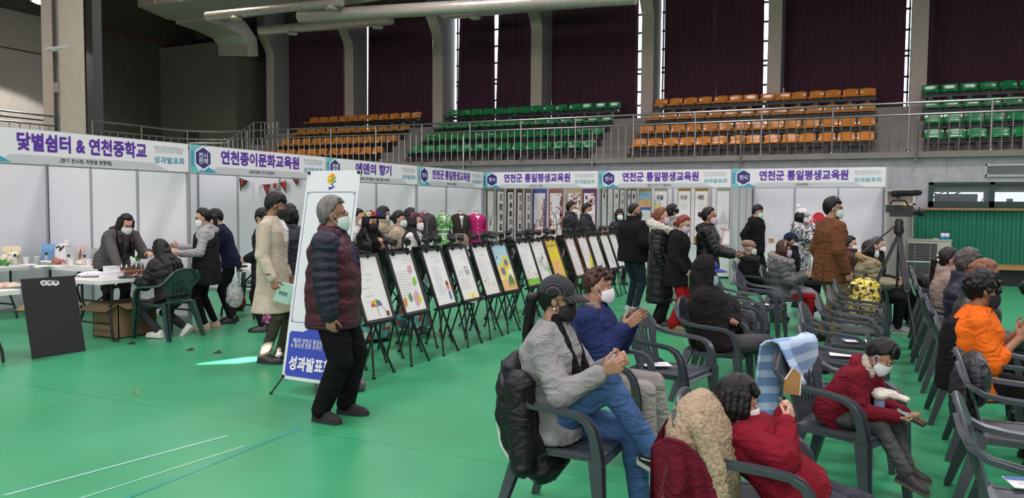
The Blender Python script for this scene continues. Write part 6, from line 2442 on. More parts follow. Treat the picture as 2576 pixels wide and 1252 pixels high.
def mannequin(label, p, hd, top, skirt=None, extra=None, sh=None):
    def ex(X):
        nb = X.P + X.U * .475
        MB().cyl(nb, nb + V((0, 0, .125)), .056, .046, 16).obj('neck', M_mann, X.root)
        MB().lathe([(0, 0), (.055, 0), (.055, .012), (0, .018)], 16, nb + V((0, 0, .125))).obj('neck_cap', mat('gilt_wood', 'b8934a', .4), X.root)
        MB().cyl((0, 0, .03), (0, 0, .95), .016, n=10).lathe([(0, 0), (.17, 0), (.17, .015), (.03, .03), (0, .03)], 20).obj('stand', M_steel, X.root)
        MB().loft([(X.P + X.U * z, a, b2, None) for z, a, b2 in ((-.1, .12, .165), (.1, .10, .13), (.2, .09, .118), (.36, .10, .15), (.46, .08, .14), (.51, .05, .055))], 18).obj('torso', M_mann, X.root)
        if extra:
            extra(X)
    top = dict(dict(ut=.50), **top)
    o = person(label, p, hd, 1.72, fem=True, top=top, legs=skirt, mask=None, hair='none', name='dress_form', cat='mannequin', nohands=True, extra=ex, LA=(.02, .07, -.46), RA=(.02, .07, -.46))
    # a dress form has no body: drop the figure made for people
    for c in list(kids(o.root)):
        if c.name.startswith(('body', 'eye')):
            if c in BAKE:
                BAKE.remove(c)
            KIDS[o.root.name].remove(c)
            bpy.data.objects.remove(c)
    o.root['group'] = 'dressed mannequins'


def vneck(m, w=.05, lo=.30):
    def f(X):
        a = X.P + X.F * .150
        MB().add([X.P + X.U * .50 + X.F * .100 + X.L * w, X.P + X.U * .50 + X.F * .100 - X.L * w, X.P + X.U * lo + X.F * .160, X.P + X.U * .42 + X.F * .152], [(0, 3, 2), (1, 2, 3), (0, 1, 3)]).obj('neckline', m, X.root)
    return f


def belt(m, z, r=.135):
    def f(X):
        MB().tube([X.P + X.U * z + X.L * r * 1.05 * math.cos(a) + X.F * r * .85 * math.sin(a) for a in [2 * PI * k / 28 for k in range(28)]], .012, 6, closed=True).obj('belt', m, X.root)
    return f


M_bcoat = puff('brown_quilt', (.050, .036, .038), .45)
mannequin('mannequin in a dark brown quilted zip coat', D(1068, 16.9), -40, dict(kind='puffer', m=M_bcoat, th=.04, hem=-.02, band=.06, collar='hooddown', name='coat'), dict(kind='skirt', m=M_blkcloth, hem=.84, flare=-.05),
          extra=lambda X: MB().box(X.P + X.U * .22 + X.F * .160, (.012, .012, .44), frame_from(X.U, X.L)).obj('zip', M_alu, X.root))
M_gdress = pattern('green_leaf_print', ['5a9a55', '9fc78f', '3f7f42', '7fb573', 'cfe0c0', '4a8a48'], 30)
mannequin('mannequin in a bright green leaf print dress with a belt', D(1113, 17.3), -42, dict(m=M_gdress, th=.012, hem=.12, short=True, sleeve=1.25, name='dress_top'), dict(kind='skirt', m=M_gdress, hem=.68, flare=.0), extra=lambda X: (vneck(M_mann)(X), belt(M_white, .19, .15)(X)))
M_wrap = K('brown_wrap_wool', (.055, .043, .040), fold=.2)


def wrap(X):
    vneck(M_mann, .055, .22)(X)
    belt(M_wrap, .19, .165)(X)
    for z, c in ((-.16, 'a88a78'), (-.36, '6b5650')):
        pass


mannequin('mannequin in a brown wrap coat with tan and mauve blocks', D(1157, 17.6), -42, dict(m=M_wrap, th=.022, hem=.10, name='coat'), dict(kind='skirt', m=mat('tan_block', (.34, .25, .20), .85, col2=(.10, .07, .065), vscale=1.6), hem=.74, flare=.0), extra=wrap)
M_pink = K('hot_pink_tweed', (.52, .025, .16), .8, bump=.4, bscale=120, fold=.15)


def pinksuit(X):
    for z in (.02, .12, .22, .32, .41):
        MB().ell(X.P + X.U * z + X.F * (.128 if z > .2 else .122), (.008, .012, .012), 8, 6).obj('button', M_white, X.top)
    vneck(M_mann, .065, .43)(X)


mannequin('mannequin in a hot pink suit with three quarter sleeves', D(1198, 17.9), -44, dict(m=M_pink, th=.014, hem=.09, cuff=.42, sleeve=1.1), dict(kind='skirt', m=M_pink, hem=.76, flare=-.03), extra=pinksuit)

# --- two men before the scrolls ----------------------------------------------
person('man with crossed arms, glasses and a dark padded jacket in front of the scrolls', D(1436, 16.0), fa(1437, -25), 1.74, hy=14, skin='mid', hair='short', mask='white', glasses='6a2a20', RA=(.24, -.22, -.24), LA=(.26, -.20, -.20), rh=((.1, -1, .1), (-.5, 0, -.8)), lh=((.1, -1, .1), (-.5, 0, -.8)),
       top=dict(kind='puffer', m=M_blkcoat2, th=.03, hem=-.14, band=.07, collar='high'), legs=dict(m=M_blkcloth), shoes=(M_darkshoe,))
person('man with raised hands beside the crossed arms man in front of the scrolls', D(1474, 15.6), fa(1474, -20), 1.70, hy=6, hp=4, skin='mid', hair='short', mask='white', RA=(.34, -.05, -.22), LA=(.36, -.06, -.20), rh=((.9, -.4, .3), (.2, -1, .3)), lh=((.9, -.4, .35), (.2, -1, .2)), curl=(.15, .2),
       top=dict(m=M_char, th=.03, hem=-.14, collar='high'), legs=dict(m=M_blkcloth), shoes=(M_darkshoe,))
person('bob haired woman in a dark blazer facing the hall in the lettering booth', D(1558, 16.6), fa(1558, -72), 1.60, fem=True, skin='fair', hair='bob', fringe=.03, mask='white', top=dict(m=K('dark_blazer', (.04, .04, .042)), th=.012, hem=-.14), legs=dict(m=M_char), shoes=(M_darkshoe, M_gsole))
# --- standing group in the middle ----------------------------------------------
person('man with a cropped fade in a black fleece and jeans, seen from behind', onZ(1590, 785), fa(1595, 42), 1.70, hy=-34, bulk=1.38, skin='mid', hair='cropped', hc='black', mask='black', glasses='241a14', LA=(.22, -.02, -.38), RA=(.16, .10, -.36), top=dict(m=K('black_fleece', (.010, .010, .011), .95, bump=.4, bscale=50), th=.03, hem=-.12, collar='high'),
       legs=dict(m=K('dark_jeans', (.018, .030, .042), .8), w=1.05), shoes=(M_wshoe, mat('mint_sole', (.35, .5, .4), .6)), LL=(.04, .03, .09), RL=(-.04, .03, .09), extra=lambda X: MB().tube([X.Hm @ V(q) for q in ((-.01, -.09, -.02), (.03, -.085, -.05), (.05, -.078, -.055))], .007, 6).obj('headset', M_black, X.root))
M_furw = mat('white_fur', (.62, .58, .50), .95, var=.2, vscale=30, bump=1.0, bscale=60)


def redlining(X):
    MB().tube([X.P + X.U * z + X.F * (.165 + .01 * math.sin(z * 9)) + X.L * .02 for z in (.42, .3, .15, 0, -.2, -.4)], .022, 8).obj('red_lining', K('red_lining', (.42, .012, .035)), X.root)
    hood_fur(X, M_furw, .062, 1.05)


person('woman with brown hair and a white fur hood on a long black padded coat', D(1662, 10.9), fa(1665, 4), 1.63, fem=True, skin='fair', hair='bun', hc='brown', mask='pink', RA=(.05, .06, -.5), LA=(.1, .05, -.48), top=dict(kind='puffer', m=M_blkcoat, th=.055, hem=-.60, flare=.05, collar='round'), legs=dict(kind='wide', m=M_blkcloth, w=1.1), shoes=(M_darkshoe,), extra=redlining)
person('person in a grey green patterned jacket standing behind the fur hood woman', D(1690, 13.5), fa(1690, 20), 1.68, skin='mid', hair='curly', hc='black', mask='white', top=dict(m=pattern('grey_green_camo', ['7d8a80', '5a675e', '9aa49a', '46524a'], 7, kind='NOISE'), th=.04, hem=-.16, collar='high'), legs=dict(m=pattern('grey_camo_trousers', ['8a9488', '69756b', 'a3aca0'], 6, kind='NOISE'), w=1.1), shoes=(M_darkshoe, M_wsole))
person('red haired woman in a long black wool coat and red trousers looking down', D(1704, 10.45), fa(1725, -16), 1.54, hp=18, hy=-6, lean=6, fem=True, skin='fair', hair='lowbun', hc='red', mask='pink', RA=(.14, .0, -.46), LA=(.14, .0, -.46), top=dict(m=K('black_boucle', (.012, .012, .013), .95, bump=.6, bscale=50), th=.045, hem=-.27, flare=.06, collar='hooddown'), legs=dict(kind='wide', m=K('red_trousers', (.28, .010, .012)), w=1.05, len=.98), shoes=(mat('snakeskin', (.2, .14, .08), .5, var=.5, vscale=60),))


person('woman with a high bun in a black padded jacket and lilac mask, hands held out', D(1782, 10.7), fa(1785, -6), 1.64, fem=True, skin='tan', hair='bun', hc='dark', mask='pink', RA=(.36, -.02, -.32), LA=(.34, -.02, -.30), rh=((.9, -.1, -.2), (0, -.2, 1)), lh=((.9, .1, -.2), (0, .2, 1)), curl=(.5, .5),
       top=dict(kind='puffer', m=M_blkcoat, th=.05, hem=-.10, collar='hooddown'), legs=dict(kind='wide', m=M_blkcloth), shoes=(M_darkshoe,), extra=lambda X: [MB().cyl(X.arm[s_][1].lerp(X.arm[s_][2], .80), X.arm[s_][1].lerp(X.arm[s_][2], .93), .042, .038).obj('red_cuff', K('red_knit', (.4, .015, .02)), X.root) for s_ in (1, -1)] and None)
person('young man in a black hooded jacket standing before the bare panels', D(1903, 15.4), fa(1905, -25), 1.70, hy=12, hp=8, skin='fair', hair='short', fringe=.03, mask='green', LA=(-.05, .06, -.48), RA=(-.05, .08, -.48), top=dict(m=M_blkcloth, th=.04, hem=-.15, collar='hooddown'), legs=dict(m=M_blkcloth), shoes=(M_darkshoe,))


def beanie(X):
    mw = K('white_knit_hat', (.70, .69, .66), .95, bump=.6, bscale=60)
    cap_hat(X, mw, True, K('grey_visor', (.25, .25, .26)), 'beanie', .075)
    g = MB().ell((-.06, .0, .165), (.048, .048, .048))
    remesh(g.obj('pompom', mw, X.root), .01, 1, .02, .02).matrix_basis = X.Hm


BE = person('person in a white beanie and black and white camouflage jacket taking a photo', D(2015, 13.0), fa(2015, -20), 1.64, hy=10, fem=True, skin='mid', hair='bob', mask='white', RA=(.22, -.10, .06), LA=(.24, -.10, .06), rh=((.3, -.6, .6), (-.6, -.4, 0)), lh=((.3, -.6, .6), (-.6, -.4, 0)), curl=(.8, .8), rpole=(.1, .5, -1), lpole=(.1, .5, -1), glasses='2a2a2a',
            top=dict(m=pattern('black_white_camo', ['cfd2d4', '16171a', 'e2e4e6', '55585c', '0f1012'], 11, kind='NOISE'), th=.05, hem=-.30, collar='hooddown'), legs=dict(m=M_blkcloth), shoes=(M_darkshoe,), extra=beanie)
tb = Matrix.Translation(D(2015, 13.0)) @ Matrix.Rotation(R(fa(2015, -20)), 4, 'Z') @ Matrix.Scale(1.64 / 1.7, 4)
ph = thing('red_camera', 'small red camera held up by the beanie person', 'camera', tb @ V((.25, 0, 1.50)), R(fa(2015, -10)))
MB().box((0, 0, 0), (.03, .14, .08)).obj('camera_body', mat('camera_red', (.5, .02, .03), .3), ph)
MB().cyl((.015, 0, 0), (.035, 0, 0), .02).obj('lens', M_black, ph)

# --- brown jacket man ----------------------------------------------------------
M_bjack = K('brown_wool_jacket', (.135, .058, .026), .9, bump=.15)


def brownj(X):
    MB().box(X.P + X.U * .21 - X.F * .140, (.26, .012, .045), Matrix((X.L, X.F, X.U)).transposed()).obj('back_belt', M_bjack, X.top)
    for s_ in (1, -1):
        MB().tube([X.P + X.U * .2 - X.F * .128 + X.L * .10 * s_, X.P + X.U * 0 - X.F * .15 + X.L * .115 * s_, X.P - X.U * .16 - X.F * .165 + X.L * .12 * s_], .006, 6).obj('back_pleat', M_bjack, X.top)
    MB().tube([X.P + X.U * .44 - X.F * .105, X.P + X.U * .33 - X.F * .142, X.P + X.U * .23 - X.F * .138], .005, 6).obj('centre_pleat', M_bjack, X.top)
    S0, e, w_ = X.arm[-1]
    MB().cyl(e.lerp(w_, .93), e.lerp(w_, 1.01), .043, .040).obj('shirt_cuff', K('pale_blue_cotton', (.35, .42, .52)), X.root)
    nb = X.P + X.U * .525
    g = MB()
    for q in range(-4, 5):
        a = q * .4
        g.ell(nb - X.F * (.075 * math.cos(a) - .01) + X.L * .085 * math.sin(a) + X.U * .0, (.022, .022, .036))
    remesh(g.obj('collar', M_bjack, X.top), .009, 1)


person('man in a brown belted wool jacket and khaki trousers standing among the chairs', D(2092, 9.5), fa(2095, 30), 1.77, hy=-24, bulk=1.08, skin='mid', hair='short', hc='black', mask='green', glasses='2a2a2a', fringe=.02, RA=(.06, .08, -.5), LA=(.06, .06, -.5), curl=(.5, .6), top=dict(m=M_bjack, th=.03, hem=-.19, flare=.14), legs=dict(m=K('khaki_trousers', (.155, .115, .055), .9), w=1.15, len=.99), shoes=(M_darkshoe,), extra=brownj)

# --- seated rows ------------------------------------------------------------------
SIT = dict(sit=True, hipx=-.05)
M_denim = K('blue_denim', (.058, .125, .265), .8, var=.22, vscale=5)
M_greysw = K('grey_sweatshirt', (.275, .275, .270), .9)
M_pin = mat('pinstripe_cap', (.014, .015, .020), .85)
nt = M_pin.node_tree
wv = nt.nodes.new('ShaderNodeTexWave')
wv.bands_direction = 'Y'
wv.inputs['Scale'].default_value = 26
tcn = nt.nodes.new('ShaderNodeTexCoord')
nt.links.new(tcn.outputs['Object'], wv.inputs['Vector'])
rr_ = nt.nodes.new('ShaderNodeValToRGB')
rr_.color_ramp.elements[0].color = (.010, .011, .016, 1)
rr_.color_ramp.elements[1].color = (.075, .078, .09, 1)
rr_.color_ramp.elements[0].position = .80
rr_.color_ramp.elements[1].position = .92
nt.links.new(wv.outputs['Fac'], rr_.inputs[0])
nt.links.new(rr_.outputs[0], nt.nodes['Principled BSDF'].inputs['Base Color'])


def capwoman(X):
    cap_hat(X, M_pin)
    MB().ell(X.Hm @ V((.0, -.088, -.045)), .007, 8, 6).obj('earring', mat('pearl', (.7, .68, .62), .25), X.root)
    g = MB()
    for s_ in (1, -1):
        g.chain([X.Hm @ V((.01, .06 * s_, -.11)), X.P + X.U * .45 + X.L * .08 * s_ + X.F * .10, X.P + X.U * .30 + X.L * .06 * s_ + X.F * .165, X.P + X.U * .14 + X.L * .06 * s_ + X.F * .165], [.030, .034, .036, .03], 10)
    remesh(g.obj('black_scarf', M_blkcloth, X.root), .010, 1, .012, .05)
    MB().tube([X.arm[-1][2] + V((.0, .028 * math.cos(a), .028 * math.sin(a))) - (X.arm[-1][2] - X.arm[-1][1]) * .06 for a in [2 * PI * k / 14 for k in range(14)]], .004, 6, closed=True).obj('wrist_band', M_black, X.root)
    g = MB().box(X.P + X.F * .17 + X.U * .03, (.10, .07, .03), Matrix((X.F, X.L, X.U)).transposed()).obj('red_pouch', K('red_pouch', (.2, .012, .02)), X.root)
    # white side stripe on the raised shoe
    so_, T_ = X.shoe[-1]
    st = MB()
    for s_ in (-1, 1):
        st.tube([T_ @ V(q) for q in ((-.05, .040 * s_, .05), (.0, .0445 * s_, .065), (.05, .0455 * s_, .072), (.10, .047 * s_, .055))], .004, 6)
    for k in range(4):
        st.tube([T_ @ V((.05 + .022 * k, y, .105 - .016 * k - 12 * y * y)) for y in (-.022, 0, .022)], .0035, 5)
    st.obj('white_stripe_and_laces', M_wsole, so_)


CWP = V((-1.41, 3.76, 0))
person('woman in a black pinstripe cap and grey sweatshirt clasping her hands, legs crossed', CWP, 2, 1.66, sit=True, hipx=-.14, lean=2, hs=.92, fem=True, bulk=1.15, skin='mid', hair='pony', hc='black', mask='black', glasses='1a1a1a', near=True, hy=8, hp=4, RA=(.33, -.02, -.12), LA=(.35, -.11, -.10), rh=((.85, .35, .45), (.1, -1, .2)), lh=((.7, -.75, .4), (-.2, -.9, -.1)), curl=(1.0, .9),
       top=dict(m=M_greysw, th=.032, hem=-.10, cuff=.12, wr=.010, collar='round'), legs=dict(name='jeans', m=M_denim, w=1.12, len=.92), shoes=(mat('black_canvas', (.014, .014, .015), .7), M_wsole), LL=(.50, .0, .09), RL=(.58, -.10, .42), rknee=(.5, -.10, 1), rdir=(.93, .12, -.30), extra=capwoman)
M_navyh = K('navy_hoodie_cloth', (.020, .032, .105), .9)


def navyman(X):
    nb = X.P + X.U * .525
    g = MB()
    for q in range(-5, 6):
        a = q * .36
        g.ell(nb - X.F * (.088 * math.cos(a) - .015) + X.L * .105 * math.sin(a) + X.U * (.012 + .035 * math.cos(a)), (.036, .04, .036))
    remesh(g.obj('hood_lining', K('taupe_fleece', (.22, .175, .145)), X.root), .009, 1, .012, .02)
    for s_ in (1, -1):
        MB().tube([nb + X.F * .085 + X.L * .035 * s_ - X.U * .03, X.P + X.U * .40 + X.F * .135 + X.L * .04 * s_, X.P + X.U * .24 + X.F * .15 + X.L * .045 * s_], .006, 6).obj('drawstring', K('cream_cord', (.55, .5, .42)), X.root)


person('man with reddish brown hair in a navy hoodie and grey sweatpants, clapping', (-1.57, 4.92), 6, 1.60, sit=True, hipx=-.16, lean=3, hy=10, hp=2, bulk=1.12, skin='mid', hair='fluffy', hc='chest', mask='white', near=True, RA=(.23, -.06, -.06), LA=(.25, -.10, -.04), rh=((.78, -.2, .62), (.0, -.9, .4)), lh=((.78, -.25, .6), (.1, -.9, -.1)), curl=(.2, .12),
       top=dict(m=M_navyh, th=.035, hem=-.08, wr=.012), legs=dict(name='sweatpants', m=K('grey_marl', (.32, .30, .275), .9, var=.15, vscale=60), w=1.2), shoes=(M_darkshoe, M_wsole), LL=(.52, .10, .09), RL=(.46, .14, .09), extra=navyman)


def hoodcap(X):
    mb_ = K('royal_blue_cap', (.045, .065, .26))
    def fb(u, v):
        a = (u - .5) * 2 * R(62)
        r = .105 + .10 * v * math.cos(a * .8)
        return V((-.012 + r * math.cos(a), .088 * math.sin(a), .055 - .02 * v * v - .02 * (2 * (u - .5)) ** 2))
    q = MB().grid(fb, 14, 6).obj('cap_brim', mb_, X.root, fix=False)
    q.matrix_basis = X.Hm
    solid(q, .006)
    q = MB().ell((.02, 0, .07), (.085, .078, .065)).obj('cap_front', mb_, X.root)
    q.matrix_basis = X.Hm
    MB().tube([X.P + X.U * .5 + X.F * .09, X.P + X.U * .42 + X.F * .14, X.P + X.U * .34 + X.F * .155], .008, 6).obj('red_shirt_edge', K('red_shirt', (.4, .02, .03)), X.root)


person('man with a black hood over a blue cap, arms crossed and legs crossed', (-1.22, 6.76), 2, 1.58, sit=True, hipx=-.0, lean=-14, hy=8, hp=6, bulk=1.15, skin='deep', hair='cropped', mask='blue', near=True, RA=(.22, -.20, -.24), LA=(.26, -.18, -.22), rh=((.1, -1, .1), (-.5, 0, -.8)), lh=((.1, -1, .1), (-.5, 0, -.8)), top=dict(m=K('black_hood_sweat', (.017, .015, .016), .9), th=.045, hem=-.08, collar='hoodup', wr=.012),
       legs=dict(m=K('washed_grey_trousers', (.075, .075, .083), .85), w=1.12, len=.95), shoes=(mat('black_knit_shoe', (.013, .013, .014), .8), mat('tan_sole', (.3, .25, .2), .7)), LL=(.42, .02, .09), RL=(.80, -.16, .40), rknee=(.4, -.12, 1), rdir=(.9, .0, -.35), extra=hoodcap)


def beret(X):
    g = MB().ell((-.02, 0, .07), (.118, .102, .075)).ell((-.06, .0, .085), (.09, .095, .06)).ell((.03, 0, .05), (.085, .084, .045))
    remesh(g.obj('beret', K('tan_beret', (.30, .205, .155), .9), X.root), .009, 2, .01, .05).matrix_basis = X.Hm
    hood_fur(X, mat('black_fur', (.018, .016, .016), .95, bump=1.0, bscale=50), .055, 1.1)


person('woman in a tan beret and black fur hooded coat, leaning back in her chair', (-1.62, 11.95), 2, 1.52, sit=True, hipx=-.04, lean=-8, hy=12, fem=True, bulk=1.2, skin='fair', hair='none', mask='green', RA=(.26, -.05, -.34), LA=(.26, -.05, -.34), top=dict(m=M_blkcloth, th=.05, hem=-.08), legs=dict(m=M_blkcloth), shoes=(M_darkshoe,), extra=beret)
M_gpad = puff('grey_green_shell', (.085, .100, .100), .45)


def greypad(X):
    hood_fur(X, mat('grey_fur', (.24, .23, .22), .95, var=.2, vscale=30, bump=1.0, bscale=60), .055, 1.05)
    MB().tube([X.Hm @ V((.01, .097 * math.cos(a), .045 + .095 * math.sin(a))) for a in [PI * k / 14 for k in range(15)]], .008, 6).obj('hairband', mat('tan_hairband', (.5, .36, .25), .5), X.root)
    MB().loft([(X.P + V((x, 0, z)), a, b2, Matrix(((0, 0, 1), (1, 0, 0), (0, 1, 0)))) for x, z, a, b2 in ((.05, .0, .20, .11), (.25, .02, .20, .11), (.42, .0, .19, .10), (.52, -.03, .15, .05))], 20).obj('coat_skirt', puff('grey_lavender_shell', (.20, .20, .225), .45), X.root)


person('woman with auburn hair and lilac mask in a grey padded coat with grey fur hood', (-1.12, 11.2), 2, 1.57, sit=True, hipx=-.05, fem=True, bulk=1.2, skin='fair', hair='bob', hc='chest', fringe=.025, mask='pink', hy=4, hp=4, RA=(.32, -.05, -.18), LA=(.34, -.08, -.16), curl=(.9, .9), top=dict(kind='puffer', m=M_gpad, th=.06, hem=-.08), legs=dict(m=K('red_trousers', (.28, .010, .012)), len=.95), shoes=(mat('brown_shoe', (.10, .04, .03), .5), M_gsole), RL=(.38, .1, .09), extra=greypad)
person('person in a navy cap and black coat behind the grey padded woman', (-1.22, 12.75), 2, 1.64, sit=True, skin='mid', hair='cropped', mask='white', hy=20, top=dict(m=M_blkcloth, th=.05, hem=-.08, collar='high'), legs=dict(m=M_blkcloth), shoes=(mat('pale_blue_shoe', (.45, .58, .62), .6), M_wsole), extra=lambda X: cap_hat(X, K('navy_felt_cap', (.018, .022, .050))))
chair('grey plastic armchair under the person in the navy cap', (-1.22, 12.75), 0)
person('person in a white mask half hidden behind the brown jacket man', (-0.38, 13.1), 2, 1.58, sit=True, skin='fair', hair='short', mask='white', top=dict(m=K('dull_brown_coat', (.07, .035, .03)), th=.05, hem=-.08, collar='high'), legs=dict(m=M_blkcloth), shoes=(M_darkshoe,))
chair('grey plastic armchair of the half hidden person in the white mask', (-0.38, 13.1), 0)
M_olive = puff('beige_green_shell', (.26, .235, .14), .5)
person('seated woman in a beige green padded coat with a tan fur hood', (-0.04, 11.55), 4, 1.58, sit=True, hipx=-.05, fem=True, bulk=1.15, skin='fair', hair='bob', hc='dark', mask='white', hy=6, RA=(.30, -.05, -.28), LA=(.32, -.06, -.26), top=dict(kind='puffer', m=M_olive, th=.06, hem=-.10), legs=dict(m=M_blkcloth, w=1.1), shoes=(mat('grey_sneaker', (.25, .27, .26), .6), M_wsole), LL=(.40, .04, .09), extra=lambda X: hood_fur(X, mat('tan_fur', (.36, .26, .13), .95, var=.25, vscale=30, bump=1.0, bscale=60), .05, 1.0))
person('grey haired person in wide black trousers seated next to the beige green coat', (-0.05, 12.45), 2, 1.60, sit=True, hipx=.06, fem=True, skin='fair', hair='short', hc='greyish', mask='white', RA=(.3, -.05, -.3), LA=(.3, -.05, -.3), top=dict(m=M_blkcloth, th=.03, hem=-.08, collar='high'), legs=dict(kind='wide', m=M_blkcloth, w=1.35, len=.93), shoes=(M_wshoe, M_wsole), LL=(.52, .04, .09), RL=(.60, .02, .09))

M_redh = K('red_hoodie_cloth', (.165, .012, .022), .9)


def boy(X):
    nb = X.P + X.U * .525
    g = MB()
    for q in range(-5, 6):
        a = q * .4
        g.ell(nb - X.F * (.080 * math.cos(a) - .015) + X.L * .10 * math.sin(a) + X.U * (.01 + .035 * math.cos(a)), (.034, .04, .045))
    remesh(g.obj('cream_fleece_collar', K('cream_fleece', (.52, .46, .37), .95, bump=.8, bscale=60), X.root), .008, 1, .015, .02)
    g = MB()
    for q in range(-3, 4):
        a = q * .45
        g.ell(nb - X.F * (.13 * math.cos(a) - .01) + X.L * .11 * math.sin(a) - X.U * .035, (.05, .05, .06))
    remesh(g.obj('hood', M_redh, X.root), .010, 2, .012, .05)
    MB().ell(X.Hm @ V((-.005, -.095, -.005)), (.010, .010, .016), 8, 6).obj('earbud', mat('earbud_blue', (.03, .06, .3), .3), X.root)


BP = V((-0.14, 4.72, 0))
BX = person('boy in a red hoodie with a cream collar bent over a phone', BP, -18, 1.12, sit=True, hipz=.755, hipx=-.10, lean=36, hp=40, hy=0, skin='mid', hair='short', hc='black', fringe=.02, mask='white', near=True, hs=1.12, RA=(.27, -.10, -.30), LA=(.29, -.08, -.30), rh=((.75, -.4, -.2), (.2, -.3, .9)), lh=((.75, -.4, -.2), (.2, -.3, .9)), curl=(.8, .8), bulk=1.06,
       top=dict(name='hoodie', m=M_redh, th=.035, hem=-.10, wr=.012), legs=dict(m=K('grey_joggers', (.085, .088, .088), .9), w=1.1, len=.93), shoes=(mat('black_sneaker', (.016, .016, .016), .6), mat('tan_black_sole', (.12, .10, .075), .7)), RL=(.66, .04, .38), LL=(.60, .02, .38), rdir=(.95, .1, -.25), ldir=(.95, .1, -.2), extra=boy)
bw_ = Matrix.Translation(BP) @ Matrix.Rotation(R(-18), 4, 'Z') @ Matrix.Scale(1.12 / 1.7, 4)
phn = thing('smartphone', 'dark smartphone held by the boy in the red hoodie', 'phone', bw_ @ (BX.arm[-1][2].lerp(BX.arm[1][2], .5) + V((.085, 0, -.005))), R(-18))
MB().box((.0, 0, 0), (.16, .08, .010), Matrix.Rotation(.35, 3, 'Y')).obj('phone_body', M_black, phn)
MB().box((.002, 0, .0062), (.145, .07, .003), Matrix.Rotation(.35, 3, 'Y')).obj('screen', mat('phone_screen', (.05, .05, .03), .15), phn)
ty = thing('plush_toy', 'small white plush toy with a blue ribbon at the chest of the boy', 'toy', bw_ @ (BX.P + BX.U * .42 + BX.F * .20 - BX.L * .04), R(-18))
remesh(MB().ell((0, 0, 0), (.05, .055, .035)).cone((.03, 0, .01), (.13, .01, -.01), .022, .018).cone((.0, .04, .01), (.05, .08, .0), .018, .014).obj('plush_body', K('plush_white', (.66, .62, .54), .95, bump=.6), ty), .006, 2, .006, .02)
MB().box((.0, -.01, -.07), (.05, .02, .08)).obj('ribbon', mat('ribbon_blue', (.22, .34, .5), .6), ty)


def redgirl(X):
    nb = X.P + X.U * .525
    g = MB()
    for q in range(-4, 5):
        a = q * .4
        g.ell(nb - X.F * (.085 * math.cos(a) - .015) + X.L * .10 * math.sin(a) + X.U * (-.01 + .02 * math.cos(a)), (.036, .04, .038))
    remesh(g.obj('fleece_collar', K('oat_fleece', (.42, .33, .23), .95, bump=.8, bscale=60), X.root), .008, 1, .015, .02)
    MB().tube([X.Hm @ V(q) for q in ((.08, -.05, .0), (.05, -.082, .012), (-.01, -.088, .012))], .003, 6).obj('glasses_temple', mat('pink_frame', (.5, .1, .35), .4), X.root)


RG = V((-0.42, 3.30, 0))
person('child in a red coat slumped in a chair, arms raised to the face', RG, 8, 1.12, sit=True, hipz=.76, hipx=.22, lean=-42, hp=10, hy=10, fem=True, skin='fair', hair='bob', hc='black', fringe=.03, mask='white', near=True, hs=1.25, bulk=1.3, RA=(.24, -.04, .10), LA=(.24, -.06, .10), rpole=(.6, .6, -.3), rh=((.3, -.5, .6), (-.5, -.5, 0)), lh=((.3, -.5, .6), (-.5, -.5, 0)), curl=(.9, .9),
       top=dict(m=K('crimson_coat', (.20, .010, .022), .9), th=.05, hem=-.16, wr=.012, name='coat'), legs=dict(m=K('charcoal_leggings', (.045, .05, .06), .9), w=1.15), shoes=(M_wshoe, M_wsole), RL=(.46, .05, .24), LL=(.46, .05, .24), extra=redgirl)
pb_ = thing('paper_snack_bag', 'clear and kraft paper snack bag before the face of the child in red', 'bag', (-.31, 3.46, .86), R(20))
MB().add([(-.06, 0, 0), (.08, .02, -.02), (.09, .03, .16), (.02, .02, .22), (-.05, 0, .12), (-.06, .03, 0), (.08, .05, -.02), (.09, .06, .16), (.02, .05, .22), (-.05, .03, .12)], [(0, 1, 2, 3, 4), (9, 8, 7, 6, 5)] + [(k, (k + 1) % 5, 5 + (k + 1) % 5, 5 + k) for k in range(5)]).obj('pouch', mat('kraft_paper', (.40, .20, .07), .6, var=.2), pb_, smooth=False)
MB().tube([(.08, .02, -.02), (.09, .03, .16), (.02, .02, .22), (-.05, -.0, .12)], .006, 6).obj('white_seam', M_wsole, pb_)
pb_.scale = (.5, .5, .5)

# right group -------------------------------------------------------------------
M_taupe = K('taupe_fleece_coat', (.30, .225, .19), .95, bump=.7, bscale=45)
person('woman with a ponytail and pearl hair tie in a taupe fleece coat and lilac mask', (0.72, 9.1), 0, 1.62, sit=True, hipx=-.05, fem=True, bulk=1.1, skin='mid', hair='pony', hc='dark', fringe=.0, mask='pink', hy=6, RA=(.28, -.05, -.32), LA=(.28, -.05, -.32), top=dict(m=M_taupe, th=.045, hem=-.08, collar='high'), legs=dict(m=M_char), shoes=(M_darkshoe,), extra=lambda X: [MB().ell(X.Hm @ V((-.125, y, .02 + z)), .016, 8, 6).obj('pearl_tie', mat('pearl', (.7, .68, .62), .25), X.root) for y, z in ((0, .03), (-.03, -.02), (.03, -.01))] and None)
person('person with greying hair and a red collar in front of the orange top woman', (0.80, 8.1), 4, 1.66, sit=True, hipx=-.05, fem=True, bulk=1.2, skin='mid', hair='curly', hc='greyish', mask='white', top=dict(kind='puffer', m=puff('navy_shell', (.018, .022, .038), .42), th=.05, hem=-.08, collar='high'), legs=dict(m=M_blkcloth), shoes=(M_darkshoe,), extra=lambda X: MB().tube([X.P + X.U * .56 + X.L * .088 * math.cos(a) + X.F * .085 * math.sin(a) for a in [2 * PI * k / 20 for k in range(20)]], .012, 6, closed=True).obj('red_collar', K('red_collar', (.35, .03, .02)), X.root))
